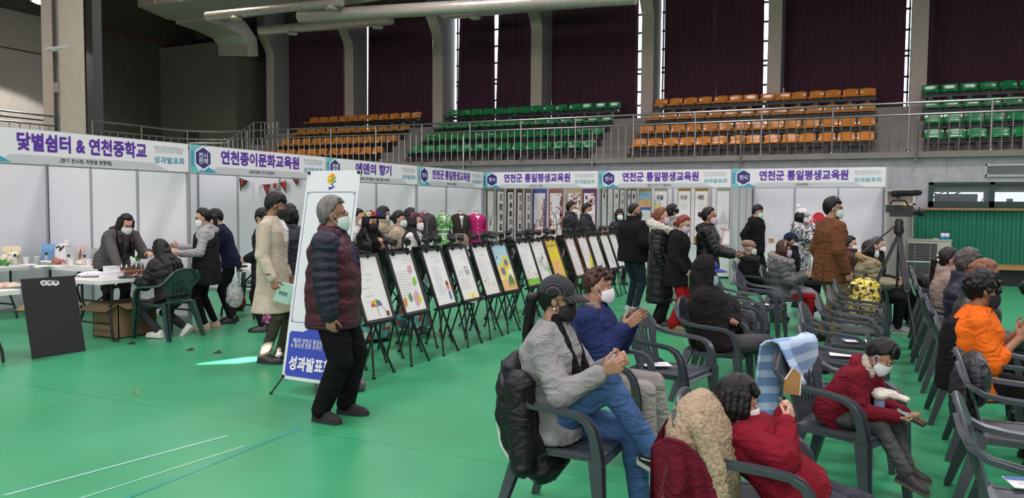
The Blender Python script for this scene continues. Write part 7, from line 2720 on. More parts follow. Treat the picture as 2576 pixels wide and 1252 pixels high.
person('woman with curly brown hair and a black mask in a dark leather jacket', (0.74, 6.95), 6, 1.62, sit=True, hipx=-.06, lean=6, fem=True, bulk=1.15, skin='mid', hair='curly', hc='brown', mask='black', hy=8, hp=8, RA=(.3, -.08, -.28), LA=(.3, -.08, -.28), top=dict(m=mat('dark_leather', (.022, .020, .020), .38, bump=.4, bscale=30), th=.04, hem=-.08, collar='high'), legs=dict(m=M_blkcloth), shoes=(M_darkshoe,))
M_orange = K('bright_orange_cloth', (.80, .150, .012), .8)


def orangew(X):
    vest_shell(X, M_blkcloth, [(-.05, .205, .165), (.08, .20, .165), (.2, .195, .16), (.32, .20, .165), (.41, .185, .15), (.455, .14, .12)], 'black_vest', -.055)
    g = MB()
    for s_ in (1, -1):
        g.chain([X.P + X.U * .40 + X.L * .12 * s_ - X.F * .15, X.P + X.U * .505 + X.L * .11 * s_ - X.F * .03], [.035, .03], 10)
    remesh(g.obj('vest_strap', M_blkcloth, X.root), .010, 2)
    MB().tube([X.Hm @ V((.07, -.07, -.02)), X.P + X.U * .5 - X.L * .10 + X.F * .07, X.P + X.U * .36 + X.F * .16 - X.L * .03, X.P + X.U * .22 + X.F * .17], .004, 6).obj('mask_strap', M_black, X.root)


person('woman with curly black hair in a bright orange top and black vest, clapping', (0.74, 5.95), -2, 1.60, sit=True, hipx=-.16, lean=4, fem=True, bulk=1.22, skin='tan', hair='curly', hc='black', mask='black', near=True, hy=10, hp=6, RA=(.24, -.06, -.10), LA=(.26, -.10, -.08), rh=((.6, -.1, .8), (.0, -1, .1)), lh=((.6, -.12, .8), (.1, -1, .1)), curl=(.12, .12), top=dict(m=M_orange, th=.04, hem=-.10, cuff=.62, sleeve=1.25, wr=.0125, name='blouse'), legs=dict(m=M_blkcloth), shoes=(M_darkshoe,), extra=orangew)
person('person in dark clothes sitting mostly outside the right edge', (1.72, 4.85), 4, 1.68, sit=True, hipx=-.05, skin='mid', hair='short', mask='white', top=dict(m=M_blkcloth, th=.04, hem=-.08), legs=dict(m=M_blkcloth, w=1.1), shoes=(M_darkshoe,))
chair('dark plastic armchair of the person in dark clothes at the right edge', (1.72, 4.85), 2)
# ================================================================ TABLES AND WARES OF THE FIRST BOOTHS
table('white folding table along the back wall of the far left booth', (-11.05, 5.2, 0), (-11.05, 7.15, 0), 0.72)
table('white folding table across the end of the far left booth, with cards and bottles', (-11.15, 7.22, 0), (-9.55, 7.22, 0), 0.66)
table('white folding table before the leaning woman, with boxes and bottles', (-8.22, 6.1, 0), (-8.22, 7.9, 0), 0.74)
table('white folding table of the bead booth, behind the vest woman', (-8.05, 8.25, 0), (-8.05, 9.9, 0), 0.72)
table('white folding table cut by the left edge, behind the black board', (-8.10, 3.4, 0), (-8.10, 5.15, 0), 0.74)
ZT = 0.742
# black guest book board leaning on the left table
a, b_ = onZ(82, 903), onZ(216, 882)
bd = thing('guest_book_board', 'tall black board with three white cut out syllables leaning on the left table', 'board', (a.x, a.y, 0), math.atan2(b_.y - a.y, b_.x - a.x))
Lb = (b_ - a).length
Mbd = frameM((0, 0, 0), (1, 0, 0), (0, math.sin(R(13)), math.cos(R(13))), (0, -math.cos(R(13)), math.sin(R(13))))
MB().box2((0, 0, -.012), (Lb, .86, 0)).obj('panel', mat('black_foam_board', (.014, .014, .015), .75), bd).matrix_basis = Mbd
for k, ch in enumerate('방명록'):
    cx = Lb * .40 + .062 * k
    q = MB().prism([(cx + .036 * math.cos(t_) * (1 + .12 * math.sin(3 * t_ + k)), .80 - .004 * k + .034 * math.sin(t_) * (1 + .1 * math.cos(2 * t_))) for t_ in [2 * PI * i / 18 for i in range(18)]], .002, Mbd).obj('paper_cutout', M_sign, bd, smooth=False)
    text('lettering', ch, .040, .040, Mbd @ Matrix.Translation((cx, .80, .0028)), M_ink, bd, .01)
# things lying on the tables; a helper puts a small lathe or box thing under a pixel
def item(name, label, cat, px, py, z=ZT, rz=0, group=None):
    p = onZ(px, py, z)
    return thing(name, label, cat, p, rz, group)
def card(px, py, w_, h_, col, label, rz, extra=None):
    t = item('display_card', label, 'display card', px, py, rz=rz, group='upright cards on the booth tables')
    Mc = Matrix.Rotation(R(-8), 4, 'X')
    MB().box((0, 0, h_ / 2), (w_, .008, h_)).obj('card_sheet', mat('card_' + col, col, .5), t).matrix_basis = Mc
    MB().box((0, -.006, h_ * .42), (w_ * .92, .004, h_ * .6)).obj('picture', mat('cardpic_' + col, tuple(x * .8 for x in hexc(col)), .5, var=.2, vscale=12), t).matrix_basis = Mc
    if extra:
        MB().prism(extra, .003, Mc @ frameM((0, -.009, 0), (1, 0, 0), (0, 0, 1), (0, -1, 0))).obj('motif', mat('card_motif', '5d5f61', .6), t)
    MB().box((0, .05, h_ * .25), (w_ * .5, .01, h_ * .5), Matrix.Rotation(R(20), 3, 'X')).obj('strut', M_paper, t)
    return t
card(28, 664, .25, .27, 'd8cda8', 'tall cream card with a pale drawing at the far left of the booth tables', R(35), [(-.05, .08), (.0, .22), (.06, .08)])
card(118, 658, .24, .28, '7fb0de', 'tall sky blue card standing on the booth table corner', R(10))
card(200, 665, .13, .27, 'dcb3a4', 'narrow pink card with a grey diamond on the booth table', R(0), [(-.035, .13), (.0, .06), (.04, .14), (.0, .24)])
card(232, 667, .12, .26, '9ea3a0', 'narrow grey card half hidden by the leaning woman', R(0))
t = item('carton_box', 'white carton with a black ribbon and tissue paper on the booth table', 'box', 165, 663)
MB().box((0, 0, .13), (.24, .16, .26)).obj('carton', M_white, t)
remesh(MB().ell((0, 0, .28), (.11, .07, .03)).ell((.05, 0, .32), (.05, .04, .04)).obj('tissue_paper', M_paper, t), .008, 1, .03, .04)
MB().tube([(-.09, -.085, .24), (-.03, -.085, .26), (.02, -.09, .25), (.0, -.09, .2), (.09, -.085, .27)], .010, 6).obj('ribbon', M_black, t)
rr = random.Random(4)
t = item('flower_bunch', 'bunch of white roses at the far left of the booth tables', 'flowers', 24, 664)
for k in range(8):
    MB().ell((rr.uniform(-.10, .12), rr.uniform(-.04, .04), .05 + rr.uniform(0, .12)), (.05, .05, .042), 9, 7).obj('blossom', mat('rose_white', (.68, .66, .52), .7, var=.15, vscale=40), t)
t = item('leafy_greens', 'bright green leaves lying in front of the white roses', 'leaves', 10, 668)
for k in range(12):
    MB().ell((rr.uniform(-.1, .12), rr.uniform(-.05, .05), .02 + rr.uniform(0, .05)), (.05, .02, .015), 8, 5, Matrix.Rotation(rr.uniform(0, 6), 3, 'Z') @ Matrix.Rotation(rr.uniform(-.6, .6), 3, 'Y')).obj('leaf', mat('leaf_green', (.04, .26, .02), .5), t)
for k, (px, lb) in enumerate(((138, 'larger pink knitted flower on the booth table'), (160, 'smaller pink knitted flower on the booth table'))):
    t = item('knitted_flower', lb, 'decoration', px, 664, group='pink knitted flowers')
    remesh(MB().ell((-.04, 0, .04), (.035, .03, .045)).ell((.02, 0, .05), (.03, .03, .055 - .015 * k)).ell((.06, .0, .035), (.03, .03, .035)).obj('knit_petals', mat('salmon_knit', (.55, .20, .15), .9, bump=.6), t), .007, 1, .008, .02)
t = item('flower_bunch', 'white roses beside the pink card on the booth table', 'flowers', 200, 667)
for k in range(4):
    MB().ell((rr.uniform(-.06, .08), rr.uniform(-.03, .03), .035 + rr.uniform(0, .02)), (.045, .045, .036), 9, 7).obj('blossom', MATS['rose_white'], t)
t = item('yellow_flower', 'small yellow flower at the corner of the leaning woman table', 'flowers', 226, 668)
MB().ell((0, 0, .03), (.06, .04, .03)).obj('blossom', mat('flower_yellow', (.75, .42, .02), .6), t)
M_cup = mat('paper_cup', (.72, .71, .68), .6)
for k, (px, py, lb) in enumerate(((94, 662, 'white paper cup left of the blue card'), (180, 668, 'white paper cup before the pink card'), (224, 669, 'white paper cup right of the pink card'), (66, 664, 'small white jar between the white roses and the blue card'))):
    t = item('paper_cup', lb, 'cup', px, py, group='white cups on the booth tables')
    MB().lathe([(0, 0), (.03, 0), (.042, .10), (.036, .10), (.028, .012), (0, .012)], 14).obj('cup_body', M_cup, t)
    MB().tube([(.042 * math.cos(q), .042 * math.sin(q), .10) for q in [2 * PI * i / 14 for i in range(14)]], .004, 5, closed=True).obj('rim', M_cup, t)
M_bot = mat('clear_bottle', (.72, .76, .70), .08, alpha=.45)
for k, (px, py, lb) in enumerate(((38, 667, 'small clear bottle with a black cap in front of the cream card'), (117, 662, 'small clear bottle with a black cap in front of the blue card'), (173, 668, 'small clear bottle with a black cap before the white carton'), (213, 669, 'small green tinted bottle with a blue tip beside the pink card'))):
    t = item('glass_bottle', lb, 'bottle', px, py, group='clear bottles on the booth tables')
    MB().lathe([(0, 0), (.032, 0), (.034, .02), (.034, .09), (.014, .115), (.012, .13), (0, .13)], 14).obj('bottle_glass', M_bot, t)
    MB().lathe([(0, .128), (.018, .128), (.018, .165), (0, .165)], 12).obj('cap', M_blackp, t)
for k, (px, py, lb) in enumerate(((105, 672, 'white sheet hanging over the edge of the corner table'), (70, 668, 'white sheet lying on the left end of the back table'), (190, 672, 'white sheet lying before the pink card'), (215, 673, 'white sheet at the right end of the back table'))):
    t = item('paper_sheet', lb, 'paper', px, py - 2, rz=rr.uniform(-.5, .5), group='loose sheets on the booth tables')
    MB().grid(lambda u, v: V(((u - .5) * .3, (v - .5) * .21, .004 + .004 * math.sin(3 * u))), 6, 4).obj('sheet', M_paper, t, fix=False)
t = item('clear_tray', 'clear acrylic tray with white pebbles before the blue card', 'tray', 116, 665)
MB().box((0, 0, .01), (.26, .12, .02)).obj('tray_base', mat('tray_green', (.3, .38, .3), .3), t)
for k in range(5):
    MB().ell((-.09 + .045 * k, .0, .04), (.022, .02, .02)).obj('pebble', M_white, t)
# on the near table
t = item('package_bag', 'white plastic package with printed dots on the near booth table', 'package', 233, 696, rz=R(60))
remesh(MB().ell((0, 0, .035), (.16, .10, .036)).box((-.14, 0, .03), (.08, .14, .008)).box((.14, 0, .03), (.08, .14, .008)).obj('plastic_pouch', mat('white_film', (.72, .73, .73), .35), t), .008, 1, .02, .05)
for k in range(4):
    MB().ell((-.06 + .04 * k, -.082, .045), (.008, .012, .008)).obj('printed_dot', M_inkgrey, t)
t = item('carton_box', 'white shallow box under the smaller one on the near booth table', 'box', 280, 699, rz=R(80))
MB().box((0, 0, .035), (.22, .16, .07)).obj('carton', M_white, t)
MB().box((0, 0, .072), (.225, .165, .006)).obj('lid', M_white, t)
t2 = thing('carton_box', 'smaller white box stacked on the shallow one on the near booth table', 'box', t.location + V((-.02, .02, .076)), R(80))
MB().box((0, 0, .03), (.14, .13, .06)).obj('carton', M_white, t2)
MB().box((0, 0, .064), (.145, .135, .008)).obj('lid', M_white, t2)
t = item('black_pouch', 'flat black pouch on the near booth table beside the white boxes', 'pouch', 318, 699, rz=R(70))
MB().ell((0, 0, .012), (.10, .05, .014)).obj('pouch_body', M_blackp, t)
t = item('bottle_tray', 'brown wooden tray of little bottles beside the seated person on the booth table', 'tray', 333, 690, rz=R(90))
MB().box((0, 0, .025), (.34, .20, .05)).obj('tray_base', mat('brown_tray', (.10, .05, .03), .5), t)
MB().box((0, 0, .053), (.30, .16, .008)).obj('tray_liner', mat('tray_liner', (.35, .28, .22), .6), t)
for k in range(12):
    x, y = -.12 + .048 * (k % 6), (-.045 if k < 6 else .045)
    o = thing('dropper_bottle', '%s dropper bottle from the near end in the %s row of the brown tray' % (ORD[k % 6 + 1], 'hall side' if k < 6 else 'booth side'), 'bottle', t.location + V((-y, x, .057)), 0, 'dropper bottles in the brown tray')
    MB().lathe([(0, 0), (.015, 0), (.015, .035), (.008, .045), (0, .045)], 10).obj('bottle_glass', mat('amber_glass', (.12, .05, .015), .15), o)
    MB().lathe([(0, .044), (.011, .044), (.011, .062), (.005, .066), (.004, .085), (0, .085)], 10).obj('cap', M_white if k % 3 == 0 else M_blackp, o)
t = item('potted_plant', 'small pot of bright green leaves between the leaning woman and the seated person', 'plant', 345, 672)
MB().lathe([(0, 0), (.045, 0), (.055, .08), (.048, .08), (0, .07)], 14).obj('pot', M_white, t)
for k in range(10):
    q = rr.uniform(0, 6)
    MB().ell((.04 * math.cos(q), .04 * math.sin(q), .12 + .02 * (k % 3)), (.05, .02, .012), 8, 5, Matrix.Rotation(q, 3, 'Z') @ Matrix.Rotation(-.7, 3, 'Y')).obj('leaf', MATS['leaf_green'], t)
# far left table
t = item('bread_package', 'clear package of brown snacks on the table at the left edge', 'package', 22, 724, rz=R(40))
remesh(MB().ell((0, 0, .03), (.17, .07, .034)).obj('film', mat('snack_film', (.45, .25, .15), .3, col2=(.75, .65, .55), vscale=14), t), .008, 1, .02, .04)
t = item('hand_sanitizer', 'white pump bottle of hand sanitizer on the bead booth table', 'bottle', 554, 676)
MB().lathe([(0, 0), (.035, 0), (.037, .02), (.037, .12), (.02, .14), (0, .14)], 14).obj('bottle_body', M_white, t)
MB().lathe([(0, .06), (.038, .06), (.038, .10), (0, .10)], 14).obj('label_band', mat('sanitizer_label', (.12, .2, .5), .4), t)
MB().tube([(0, 0, .14), (0, 0, .19), (-.035, 0, .195)], .007, 6).obj('pump', M_white, t)
t = item('bead_tray', 'dark tray of beads on the bead booth table', 'tray', 585, 672)
MB().box((0, 0, .015), (.34, .24, .03)).obj('tray_base', mat('tray_dark', (.03, .02, .02), .5), t)
MB().box((0, 0, .032), (.30, .20, .006)).obj('bead_layer', pattern('beads', ['6b2a2a', '2a2020', 'a8a098', '3a1a1a'], 60), t)
# cartons under the near table
M_kraft = mat('cardboard', (.25, .165, .09), .85, var=.08, vscale=4)
def carton(p, d, lb, rz=0):
    t = thing('cardboard_box', lb, 'box', p, rz, 'cartons under the booth tables')
    x, y, z = d
    MB().box2((-x / 2, -y / 2, 0), (x / 2, y / 2, .01)).box2((-x / 2, -y / 2, 0), (-x / 2 + .01, y / 2, z)).box2((x / 2 - .01, -y / 2, 0), (x / 2, y / 2, z)).box2((-x / 2, -y / 2, 0), (x / 2, -y / 2 + .01, z)).box2((-x / 2, y / 2 - .01, 0), (x / 2, y / 2, z)).obj('carton', M_kraft, t)
    MB().box((0, -y / 2 - .09, z - .03), (x, .2, .008), Matrix.Rotation(R(25), 3, 'X')).obj('flap', M_kraft, t)
    MB().box((x / 2 + .08, 0, z - .02), (.18, y, .008), Matrix.Rotation(R(15), 3, 'Y')).obj('flap', M_kraft, t)
carton((-8.57, 6.72, 0), (.46, .55, .42), 'open cardboard box under the near booth table beside the seated person')
carton((-9.75, 6.55, 0), (.40, .36, .36), 'cardboard box on the floor behind the leg of the near booth table', R(10))
rb_ = thing('red_bag', 'red bag on the floor under the bead booth chair', 'bag', (-9.05, 9.1, 0))
remesh(MB().ell((0, 0, .13), (.16, .12, .14)).obj('bag_body', mat('red_cloth_bag', (.35, .02, .02), .7), rb_), .012, 1, .02, .08)
MB().tube([(-.06, 0, .24), (-.03, 0, .32), (.03, 0, .32), (.06, 0, .24)], .008, 6).obj('handle', MATS['red_cloth_bag'], rb_)
cb = onZ(622, 712, .62)
cbt = thing('clear_plastic_bag', 'crumpled clear plastic bag hanging beside the cream coat', 'bag', (-7.35, 7.35, .36))
remesh(MB().ell((0, 0, .14), (.11, .10, .16)).ell((.02, 0, .30), (.05, .05, .08)).obj('film_body', mat('clear_bag_film', (.5, .53, .54), .15, alpha=.45), cbt), .012, 0, .06, .05)
MB().tube([(.02, 0, .36), (.02, 0, .50)], .010, 6).obj('handle', M_white, cbt)

# ================================================================ VIDEO CAMERA ON ITS TRIPOD
HP = V((onY(2262, 560, 10.35).x, 10.35, 0))
tv = thing('video_tripod', 'tall black video tripod standing in the aisle by the green padding', 'tripod', HP)
hub = V((0, 0, 1.36))
for px, py in ((2310, 915), (2178, 770), (2330, 770)):
    pass
feet = [onZ(2312, 914) - HP, V((-.52, -.20, 0)), V((.22, .62, 0))]
for f in feet:
    f = V((f.x, f.y, 0))
    if f.length > 1.0:
        f *= .98
    m_ = hub.lerp(f, .48)
    n_ = hub.lerp(f, .80)
    g = MB()
    side = V((-f.y, f.x, 0)).normalized() * .022
    g.cyl(hub + side, m_ + side, .012, n=8).cyl(hub - side, m_ - side, .012, n=8).cyl(hub, n_, .012, n=8).cyl(m_, f + V((0, 0, .02)), .010, n=8).ell(m_, .03, 8, 6).ell(f + V((0, 0, .018)), .02, 8, 6)
    g.obj('leg', M_blackp, tv)
    MB().cyl(hub - V((0, 0, .62)), hub.lerp(f, .46), .007, n=6).obj('spreader', M_blackp, tv)
MB().cyl(hub - V((0, 0, .66)), hub, .016, n=10).obj('centre_column', M_blackp, tv)
MB().lathe([(0, 0), (.05, 0), (.06, .04), (.045, .10), (.05, .14), (.03, .18), (0, .18)], 14, hub).obj('head', M_blackp, tv)
MB().cyl(hub + V((-.04, -.05, .10)), hub + V((-.36, -.30, -.20)), .011, n=8).cyl(hub + V((-.26, -.22, -.105)), hub + V((-.38, -.315, -.22)), .017, n=8).obj('pan_handle', M_blackp, tv)
vc = thing('video_camera', 'black video camera with a furry microphone mounted on the tall tripod', 'video camera', HP + hub + V((0, 0, .18)), R(8))
MB().box((.02, 0, .09), (.24, .11, .13)).box((-.10, 0, .12), (.10, .08, .09)).obj('camera_body', M_blackp, vc)
MB().lathe([(0, 0), (.045, 0), (.045, .07), (.06, .08), (.06, .12), (.05, .125), (.045, .10), (0, .10)], 16, (.13, 0, .09), Matrix.Rotation(PI / 2, 3, 'Y')).obj('lens', M_blackp, vc)
MB().box((-.02, -.06, .13), (.09, .012, .07)).obj('flip_screen', M_black, vc)
MB().tube([(.09, 0, .16), (.06, 0, .22), (-.08, 0, .22), (-.11, 0, .17)], .013, 8).obj('handle', M_blackp, vc)
remesh(MB().cone((-.06, -.01, .30), (.20, -.01, .31), .042, .034).obj('furry_microphone', mat('mic_fur', (.012, .012, .012), .95, bump=1.0, bscale=60), vc), .006, 1, .018, .015)
MB().box((-.02, 0, .255), (.05, .03, .04)).obj('microphone_mount', M_blackp, vc)
MB().box((.03, -.057, .165), (.07, .01, .012)).obj('yellow_tag', mat('tag_yellow', (.75, .6, .05), .5), vc)

# ================================================================ THINGS ON AND OVER THE CHAIRS
def drape(name, label, cat, top, sections, m, vox=.011, disp=.02, rz=0, parts=None, dsc=.08):
    t = thing(name, label, cat, top, rz)
    g = MB()
    for kind, *q in sections:
        getattr(g, kind)(*q)
    o = g.obj('cloth_body', m, t)
    remesh(o, vox, 1, disp, dsc, disp * .5, .03)
    if parts:
        parts(t)
    return t


def fold_loft(secs, n=72, lv=30, folds=7, amp=.08, seed=1, band=0, bamp=.0):
    """closed hanging cloth: secs (x, y, z, rx, ry) from the top down, with soft vertical folds"""
    rs = []
    ph = [random.Random(seed + k).uniform(0, 6) for k in range(4)]
    for i in range(lv + 1):
        q = i / lv * (len(secs) - 1)
        k = min(int(q), len(secs) - 2)
        f = q - k
        f = f * f * (3 - 2 * f)
        x, y, z, rx, ry = [secs[k][j] + (secs[k + 1][j] - secs[k][j]) * f for j in range(5)]
        ring = []
        for j in range(n):
            a = 2 * PI * j / n
            w_ = 1 + amp * (.35 + .65 * i / lv) * (math.sin(folds * a + ph[0] + .8 * math.sin(i * .25)) * .6 + .4 * math.sin((folds + 4) * a + ph[1] + i * .12))
            if band:
                w_ *= 1 + bamp * (abs(math.sin(PI * z / band)) ** .6 - .6)
            ring.append(V((x + rx * math.cos(a) * w_, y + ry * math.sin(a) * w_, z)))
        rs.append(ring)
    return MB().rings(rs)


# black padded coat hung over the back of the cap woman's chair
t = thing('padded_coat', 'black padded coat with white stripes hung over the back of the cap woman chair', 'coat', (0, 0, 0))
g = fold_loft([(-1.68, 3.76, .89, .03, .16), (-1.685, 3.76, .84, .085, .23), (-1.67, 3.75, .72, .125, .27), (-1.635, 3.74, .56, .155, .29), (-1.59, 3.71, .42, .15, .26), (-1.53, 3.66, .32, .12, .2), (-1.50, 3.62, .25, .05, .1)], folds=5, amp=.05, band=.13, bamp=.09)
g.cone((-1.60, 3.50, .74), (-1.56, 3.46, .36), .085, .07)
remesh(g.obj('coat_shell', M_blkcoat, t), .010, 1, .014, .09, .010, .03)
for k in range(2):
    d = .022 * k
    MB().tube([(-1.735 + d, 3.57, .71), (-1.74 + d, 3.52, .56), (-1.695 + d, 3.485, .44), (-1.62 + d, 3.465, .35), (-1.55 + d, 3.465, .285 + d * .2)], .006, 6).obj('white_stripe', M_wsole, t)
# black fur coat on the chair behind the hooded man
drape('fur_coat', 'black fur coat heaped on the chair behind the black hood man', 'coat', (-1.38, 7.5, .80), [('ell', (-.02, 0, .0), (.10, .26, .10)), ('ell', (.08, -.02, -.12), (.16, .25, .16)), ('ell', (.2, 0, -.24), (.15, .22, .10))], mat('black_long_fur', (.012, .011, .012), .95, bump=1, bscale=50), disp=.03, dsc=.03)
# backpack and straps on the chairs of the far aisle row
def bpk(t):
    MB().box((.02, -.17, .02), (.20, .05, .26)).obj('front_pocket', M_blkcoat2, t)
    for y in (-.1, .1):
        MB().tube([(.14, y, .15), (.20, y, .05), (.19, y, -.12)], .016, 6).obj('strap', M_blkcoat2, t)
    MB().tube([(-.03, -.03, .22), (0, 0, .27), (.03, .03, .22)], .010, 6).obj('handle', M_blkcoat2, t)
drape('backpack', 'black backpack lying on a chair behind the video tripod', 'backpack', (.66, 10.85, .66), [('ell', (0, 0, .0), (.20, .17, .21)), ('ell', (.12, .05, -.06), (.22, .17, .14)), ('ell', (-.08, 0, .08), (.12, .15, .13))], M_blkcoat, parts=bpk)
# yellow patterned backpack
M_ypat = pattern('yellow_black_print', ['c9b53a', '2a2a20', 'd9cf6a', 'e6dfa8', 'b5a02c', '5a5630'], 42)
def ybp(t):
    MB().tube([(-.02, -.05, .21), (0, 0, .27), (.02, .05, .21)], .012, 6).obj('handle', M_blkcoat2, t)
    MB().box((.0, -.155, -.05), (.22, .05, .16)).obj('front_pocket', M_ypat, t)
    MB().tube([(.13, -.09, .12), (.18, -.1, 0), (.14, -.1, -.14)], .012, 6).obj('strap', M_blkcoat2, t)
drape('patterned_backpack', 'yellow and black printed backpack on a chair in front of the brown jacket man', 'backpack', (-.10, 9.38, .68), [('box', (0, 0, -.02), (.30, .20, .34)), ('ell', (0, 0, .10), (.17, .12, .12)), ('ell', (0, 0, -.1), (.18, .13, .10))], M_ypat, parts=ybp)
def foldedcoat(x, y, m, lb):
    drape('folded_coat', lb, 'coat', (x, y, .60), [('ell', (-.22, 0, .1), (.08, .22, .16)), ('ell', (-.28, .0, .0), (.06, .23, .22))], m)
foldedcoat(.74, 5.0, M_blkcoat2, 'charcoal padded coat folded over the second dark chair of the right aisle row')
# red fleece lined coat on the child's chair
M_dred = K('deep_red_cloth', (.125, .010, .024), .9)
t = thing('lined_coat', 'deep red coat with beige fleece lining hung over the back of the child chair', 'coat', (.06, 0, 0))
g = fold_loft([(-.70, 3.2, .885, .03, .08), (-.70, 3.19, .845, .085, .15), (-.695, 3.17, .74, .135, .19), (-.68, 3.16, .6, .145, .2), (-.655, 3.15, .45, .125, .19), (-.64, 3.15, .28, .10, .17), (-.64, 3.15, .08, .09, .15)], folds=4, amp=.05)
g.chain([(-.66, 2.99, .80), (-.59, 2.96, .66), (-.555, 2.95, .46), (-.56, 2.95, .22)], [.045, .042, .036, .03])
remesh(g.obj('fleece_lining', mat('beige_sherpa', (.43, .335, .215), .95, var=.15, vscale=60, bump=1.0, bscale=70), t), .0075, 1, .014, .018, .012, .009)


def frd(u, v):
    x0 = -.845 + .02 * v
    x1 = -.60 + .05 * math.sin(PI * min(1, v * 1.3)) - .03 * v
    top_ = .63 + .14 * math.sin(PI * min(1, .12 + u * .80)) - .05 * u
    z = top_ + (.06 - top_) * v
    y = 2.945 - .045 * math.sin(PI * u) + (.03 * math.sin(u * 11 + 2.0 * v) + .018 * math.sin(u * 23 + 1)) * min(1, .25 + v * 2.0) + .06 * (1 - u) * (1 - v)
    return V((x0 + (x1 - x0) * u, y, z))


o = MB().grid(frd, 40, 30).obj('red_shell', M_dred, t, ang=None, fix=False)
solid(o, .02)
MB().tube([frd(u / 24, 0) for u in range(25)] + [frd(1, v / 12) for v in range(1, 10)], .012, 8).obj('hem', M_dred, t)
MB().grid(lambda u, v: V((-.85 + .03 * math.sin(PI * u), 2.99 + .36 * u, .64 + .14 * math.sin(PI * (.1 + .8 * u)) + (.06 - .7) * v)), 12, 8).obj('rear_shell', M_dred, t, ang=None, fix=False)
MB().tube([(-.76, 2.90, .66), (-.775, 2.885, .58), (-.77, 2.885, .54)], .005, 6).ell((-.77, 2.885, .53), .012, 8, 6).obj('toggle_cord', mat('dark_red_cord', (.10, .01, .02), .6), t)
# blue blanket over the boy's chair back
M_blan = mat('blue_plush_blanket', (.21, .36, .60), .9, sheen=.4)
nt = M_blan.node_tree
wv = nt.nodes.new('ShaderNodeTexWave')
wv.bands_direction = 'Z'
wv.inputs['Scale'].default_value = 3.2
wv.inputs['Distortion'].default_value = 2.0
tcn = nt.nodes.new('ShaderNodeTexCoord')
nt.links.new(tcn.outputs['Object'], wv.inputs['Vector'])
r2_ = nt.nodes.new('ShaderNodeValToRGB')
r2_.color_ramp.interpolation = 'CONSTANT'
r2_.color_ramp.elements[0].color = (.15, .28, .50, 1)
r2_.color_ramp.elements[1].color = (.40, .55, .72, 1)
r2_.color_ramp.elements[1].position = .6
nt.links.new(wv.outputs['Fac'], r2_.inputs[0])
nt.links.new(r2_.outputs[0], nt.nodes['Principled BSDF'].inputs['Base Color'])
bl = thing('blanket', 'light blue plush blanket hung over the back of the boy chair', 'blanket', (-.44, 4.86, .82), R(-22))
def fbl(u, v):
    # u across the chair back, v from the front flap over the top and down behind
    y = (u - .5) * .42
    s_ = v * 1.25
    if s_ < .22:
        x, z = .06 + .10 * (u < .2) * (1 - s_ / .22), .03 - (.22 - s_) * .9
    elif s_ < .34:
        q = (s_ - .22) / .12 * PI
        x, z = .02 - .05 * math.sin(q / 2) ** 2 * 2 + .04, .03 + .035 * math.sin(q)
    else:
        x, z = -.055 - .08 * (s_ - .34), .03 - (s_ - .34) * (.85 + .25 * (1 - u))
    x += .035 * math.sin(13 * y + 4 * s_) * min(1, s_ * 2) - .06 * math.sin(30 * y + 2 * s_) * max(0, s_ - .3)
    return V((x, y * (1 - .3 * max(0, s_ - .35)) - .06 * max(0, s_ - .3), z))
o = MB().grid(fbl, 40, 40).obj('blanket_cloth', M_blan, bl, ang=None, fix=False)
solid(o, .014)
MB().tube([fbl(u / 30, 0) for u in range(31)] + [fbl(1, v / 30) for v in range(1, 31)], .008, 6).obj('hem', mat('blanket_hem', (.30, .42, .55), .9), bl)
# orange bag on the floor
ob = thing('orange_bag', 'orange bag on the floor behind the raised shoe', 'bag', (-.86, 4.15, 0), R(20))
remesh(MB().ell((0, 0, .08), (.24, .16, .085)).ell((-.1, 0, .1), (.1, .12, .08)).obj('bag_body', mat('orange_bag_cloth', (.52, .16, .012), .6, bump=.3), ob), .010, 1, .03, .06)
MB().tube([(-.15, -.05, .14), (-.05, -.08, .19), (.08, -.07, .17), (.16, -.04, .1)], .012, 6).obj('strap', mat('white_strap', (.6, .58, .52), .7), ob)
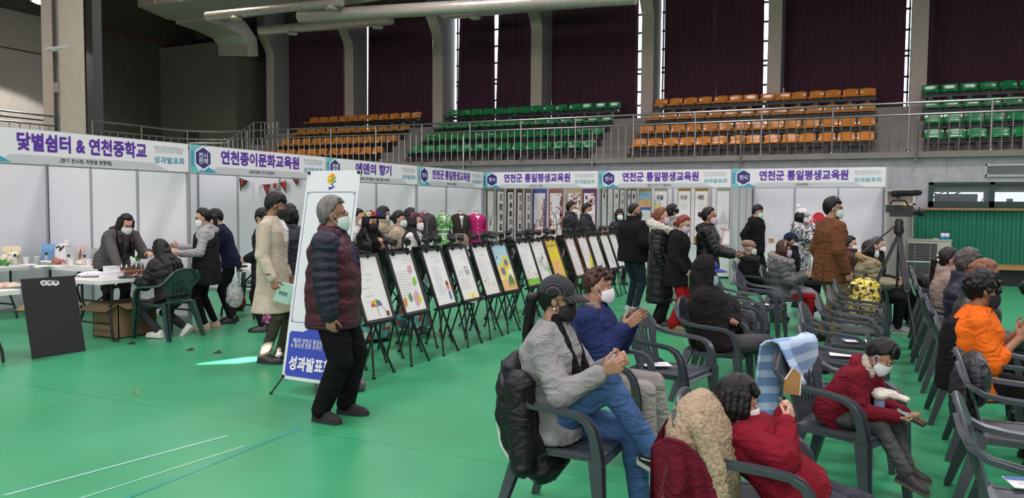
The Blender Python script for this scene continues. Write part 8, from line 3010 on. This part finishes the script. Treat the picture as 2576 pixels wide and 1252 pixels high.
# papers on seats
M_lblue = mat('leaflet_blue', (.06, .16, .50), .5)
for k, (x, y, rz, blue, lb) in enumerate(((-1.50, 5.80, .5, True, 'white and blue leaflet on the seat of the empty chair beside the navy hoodie man'), (-1.30, 10.1, .2, True, 'white leaflet on the seat of the chair near the grey padded woman'), (-.22, 6.9, .1, False, 'blank white sheet on the seat behind the boy in red'),
                                          (-.14, 7.7, .3, True, 'leaflet on the seat just in front of the brown jacket man'), (1.78, 9.2, .1, False, 'sheet on the seat of a chair at the right edge'), (.66, 4.0, .2, True, 'leaflet on the nearest chair at the lower right'))):
    t = thing('leaflet', lb, 'leaflet', (x, y, .447), rz, 'leaflets on the chair seats')
    MB().box((0, 0, .002), (.21, .15, .003)).obj('sheet', M_paper, t)
    if blue:
        MB().box((-.04, .05, .0045), (.12, .04, .002)).obj('printed_heading', M_lblue, t)
        MB().box((.0, -.02, .0045), (.14, .008, .002)).obj('printed_line', M_inkgrey, t)
    else:
        MB().box((.10, 0, .004), (.012, .15, .003)).obj('folded_edge', M_paper, t)

# wrapped gifts under the plum scrolls
for k, (px, lb, c) in enumerate(((1356, 'white and pink wrapped gift below the blue bordered scroll', 'c9a0a0'), (1388, 'white and orange wrapped gift below the rust bordered scroll', 'd9a878'))):
    p = onY(px, 640, 19.4)
    t = thing('wrapped_gift', lb, 'gift', (p.x, 19.4, .74), .2, 'wrapped gifts before the scrolls')
    remesh(MB().box((0, 0, .14), (.24, .16, .28)).ell((0, 0, .32), (.10, .07, .07)).obj('wrapping', mat('gift_' + c, (.72, .70, .68), .5, col2=hexc(c), vscale=9), t), .010, 1, .03, .06)
    MB().tube([(-.07, -.07, .30), (0, -.09, .26), (.07, -.07, .30)], .012, 6).obj('ribbon', mat('gift_ribbon', (.5, .12, .10), .5), t)
table('white folding table before the blossom scrolls', (-7.5, 19.1, 0), (-5.95, 19.1, 0), 0.6)
for k, (px, py, lb) in enumerate(((880, 112, 'small emergency light box on the second bracket column'), (1630, 44, 'small emergency light box with two lamps on the column right of the long green block'))):
    p = onY(px, py, 24.46)
    t = thing('emergency_light', lb, 'light', p, 0, 'emergency lights on the columns')
    MB().box((0, 0, 0), (.24, .08, .14)).obj('battery_box', M_col, t)
    for s_ in (-1, 1):
        MB().lathe([(0, 0), (.05, 0), (.06, .08), (0, .07)], 12, (.07 * s_, -.02, .14), Matrix.Rotation(PI / 2, 3, 'X')).obj('spot_head', M_cream, t)

bake_all()
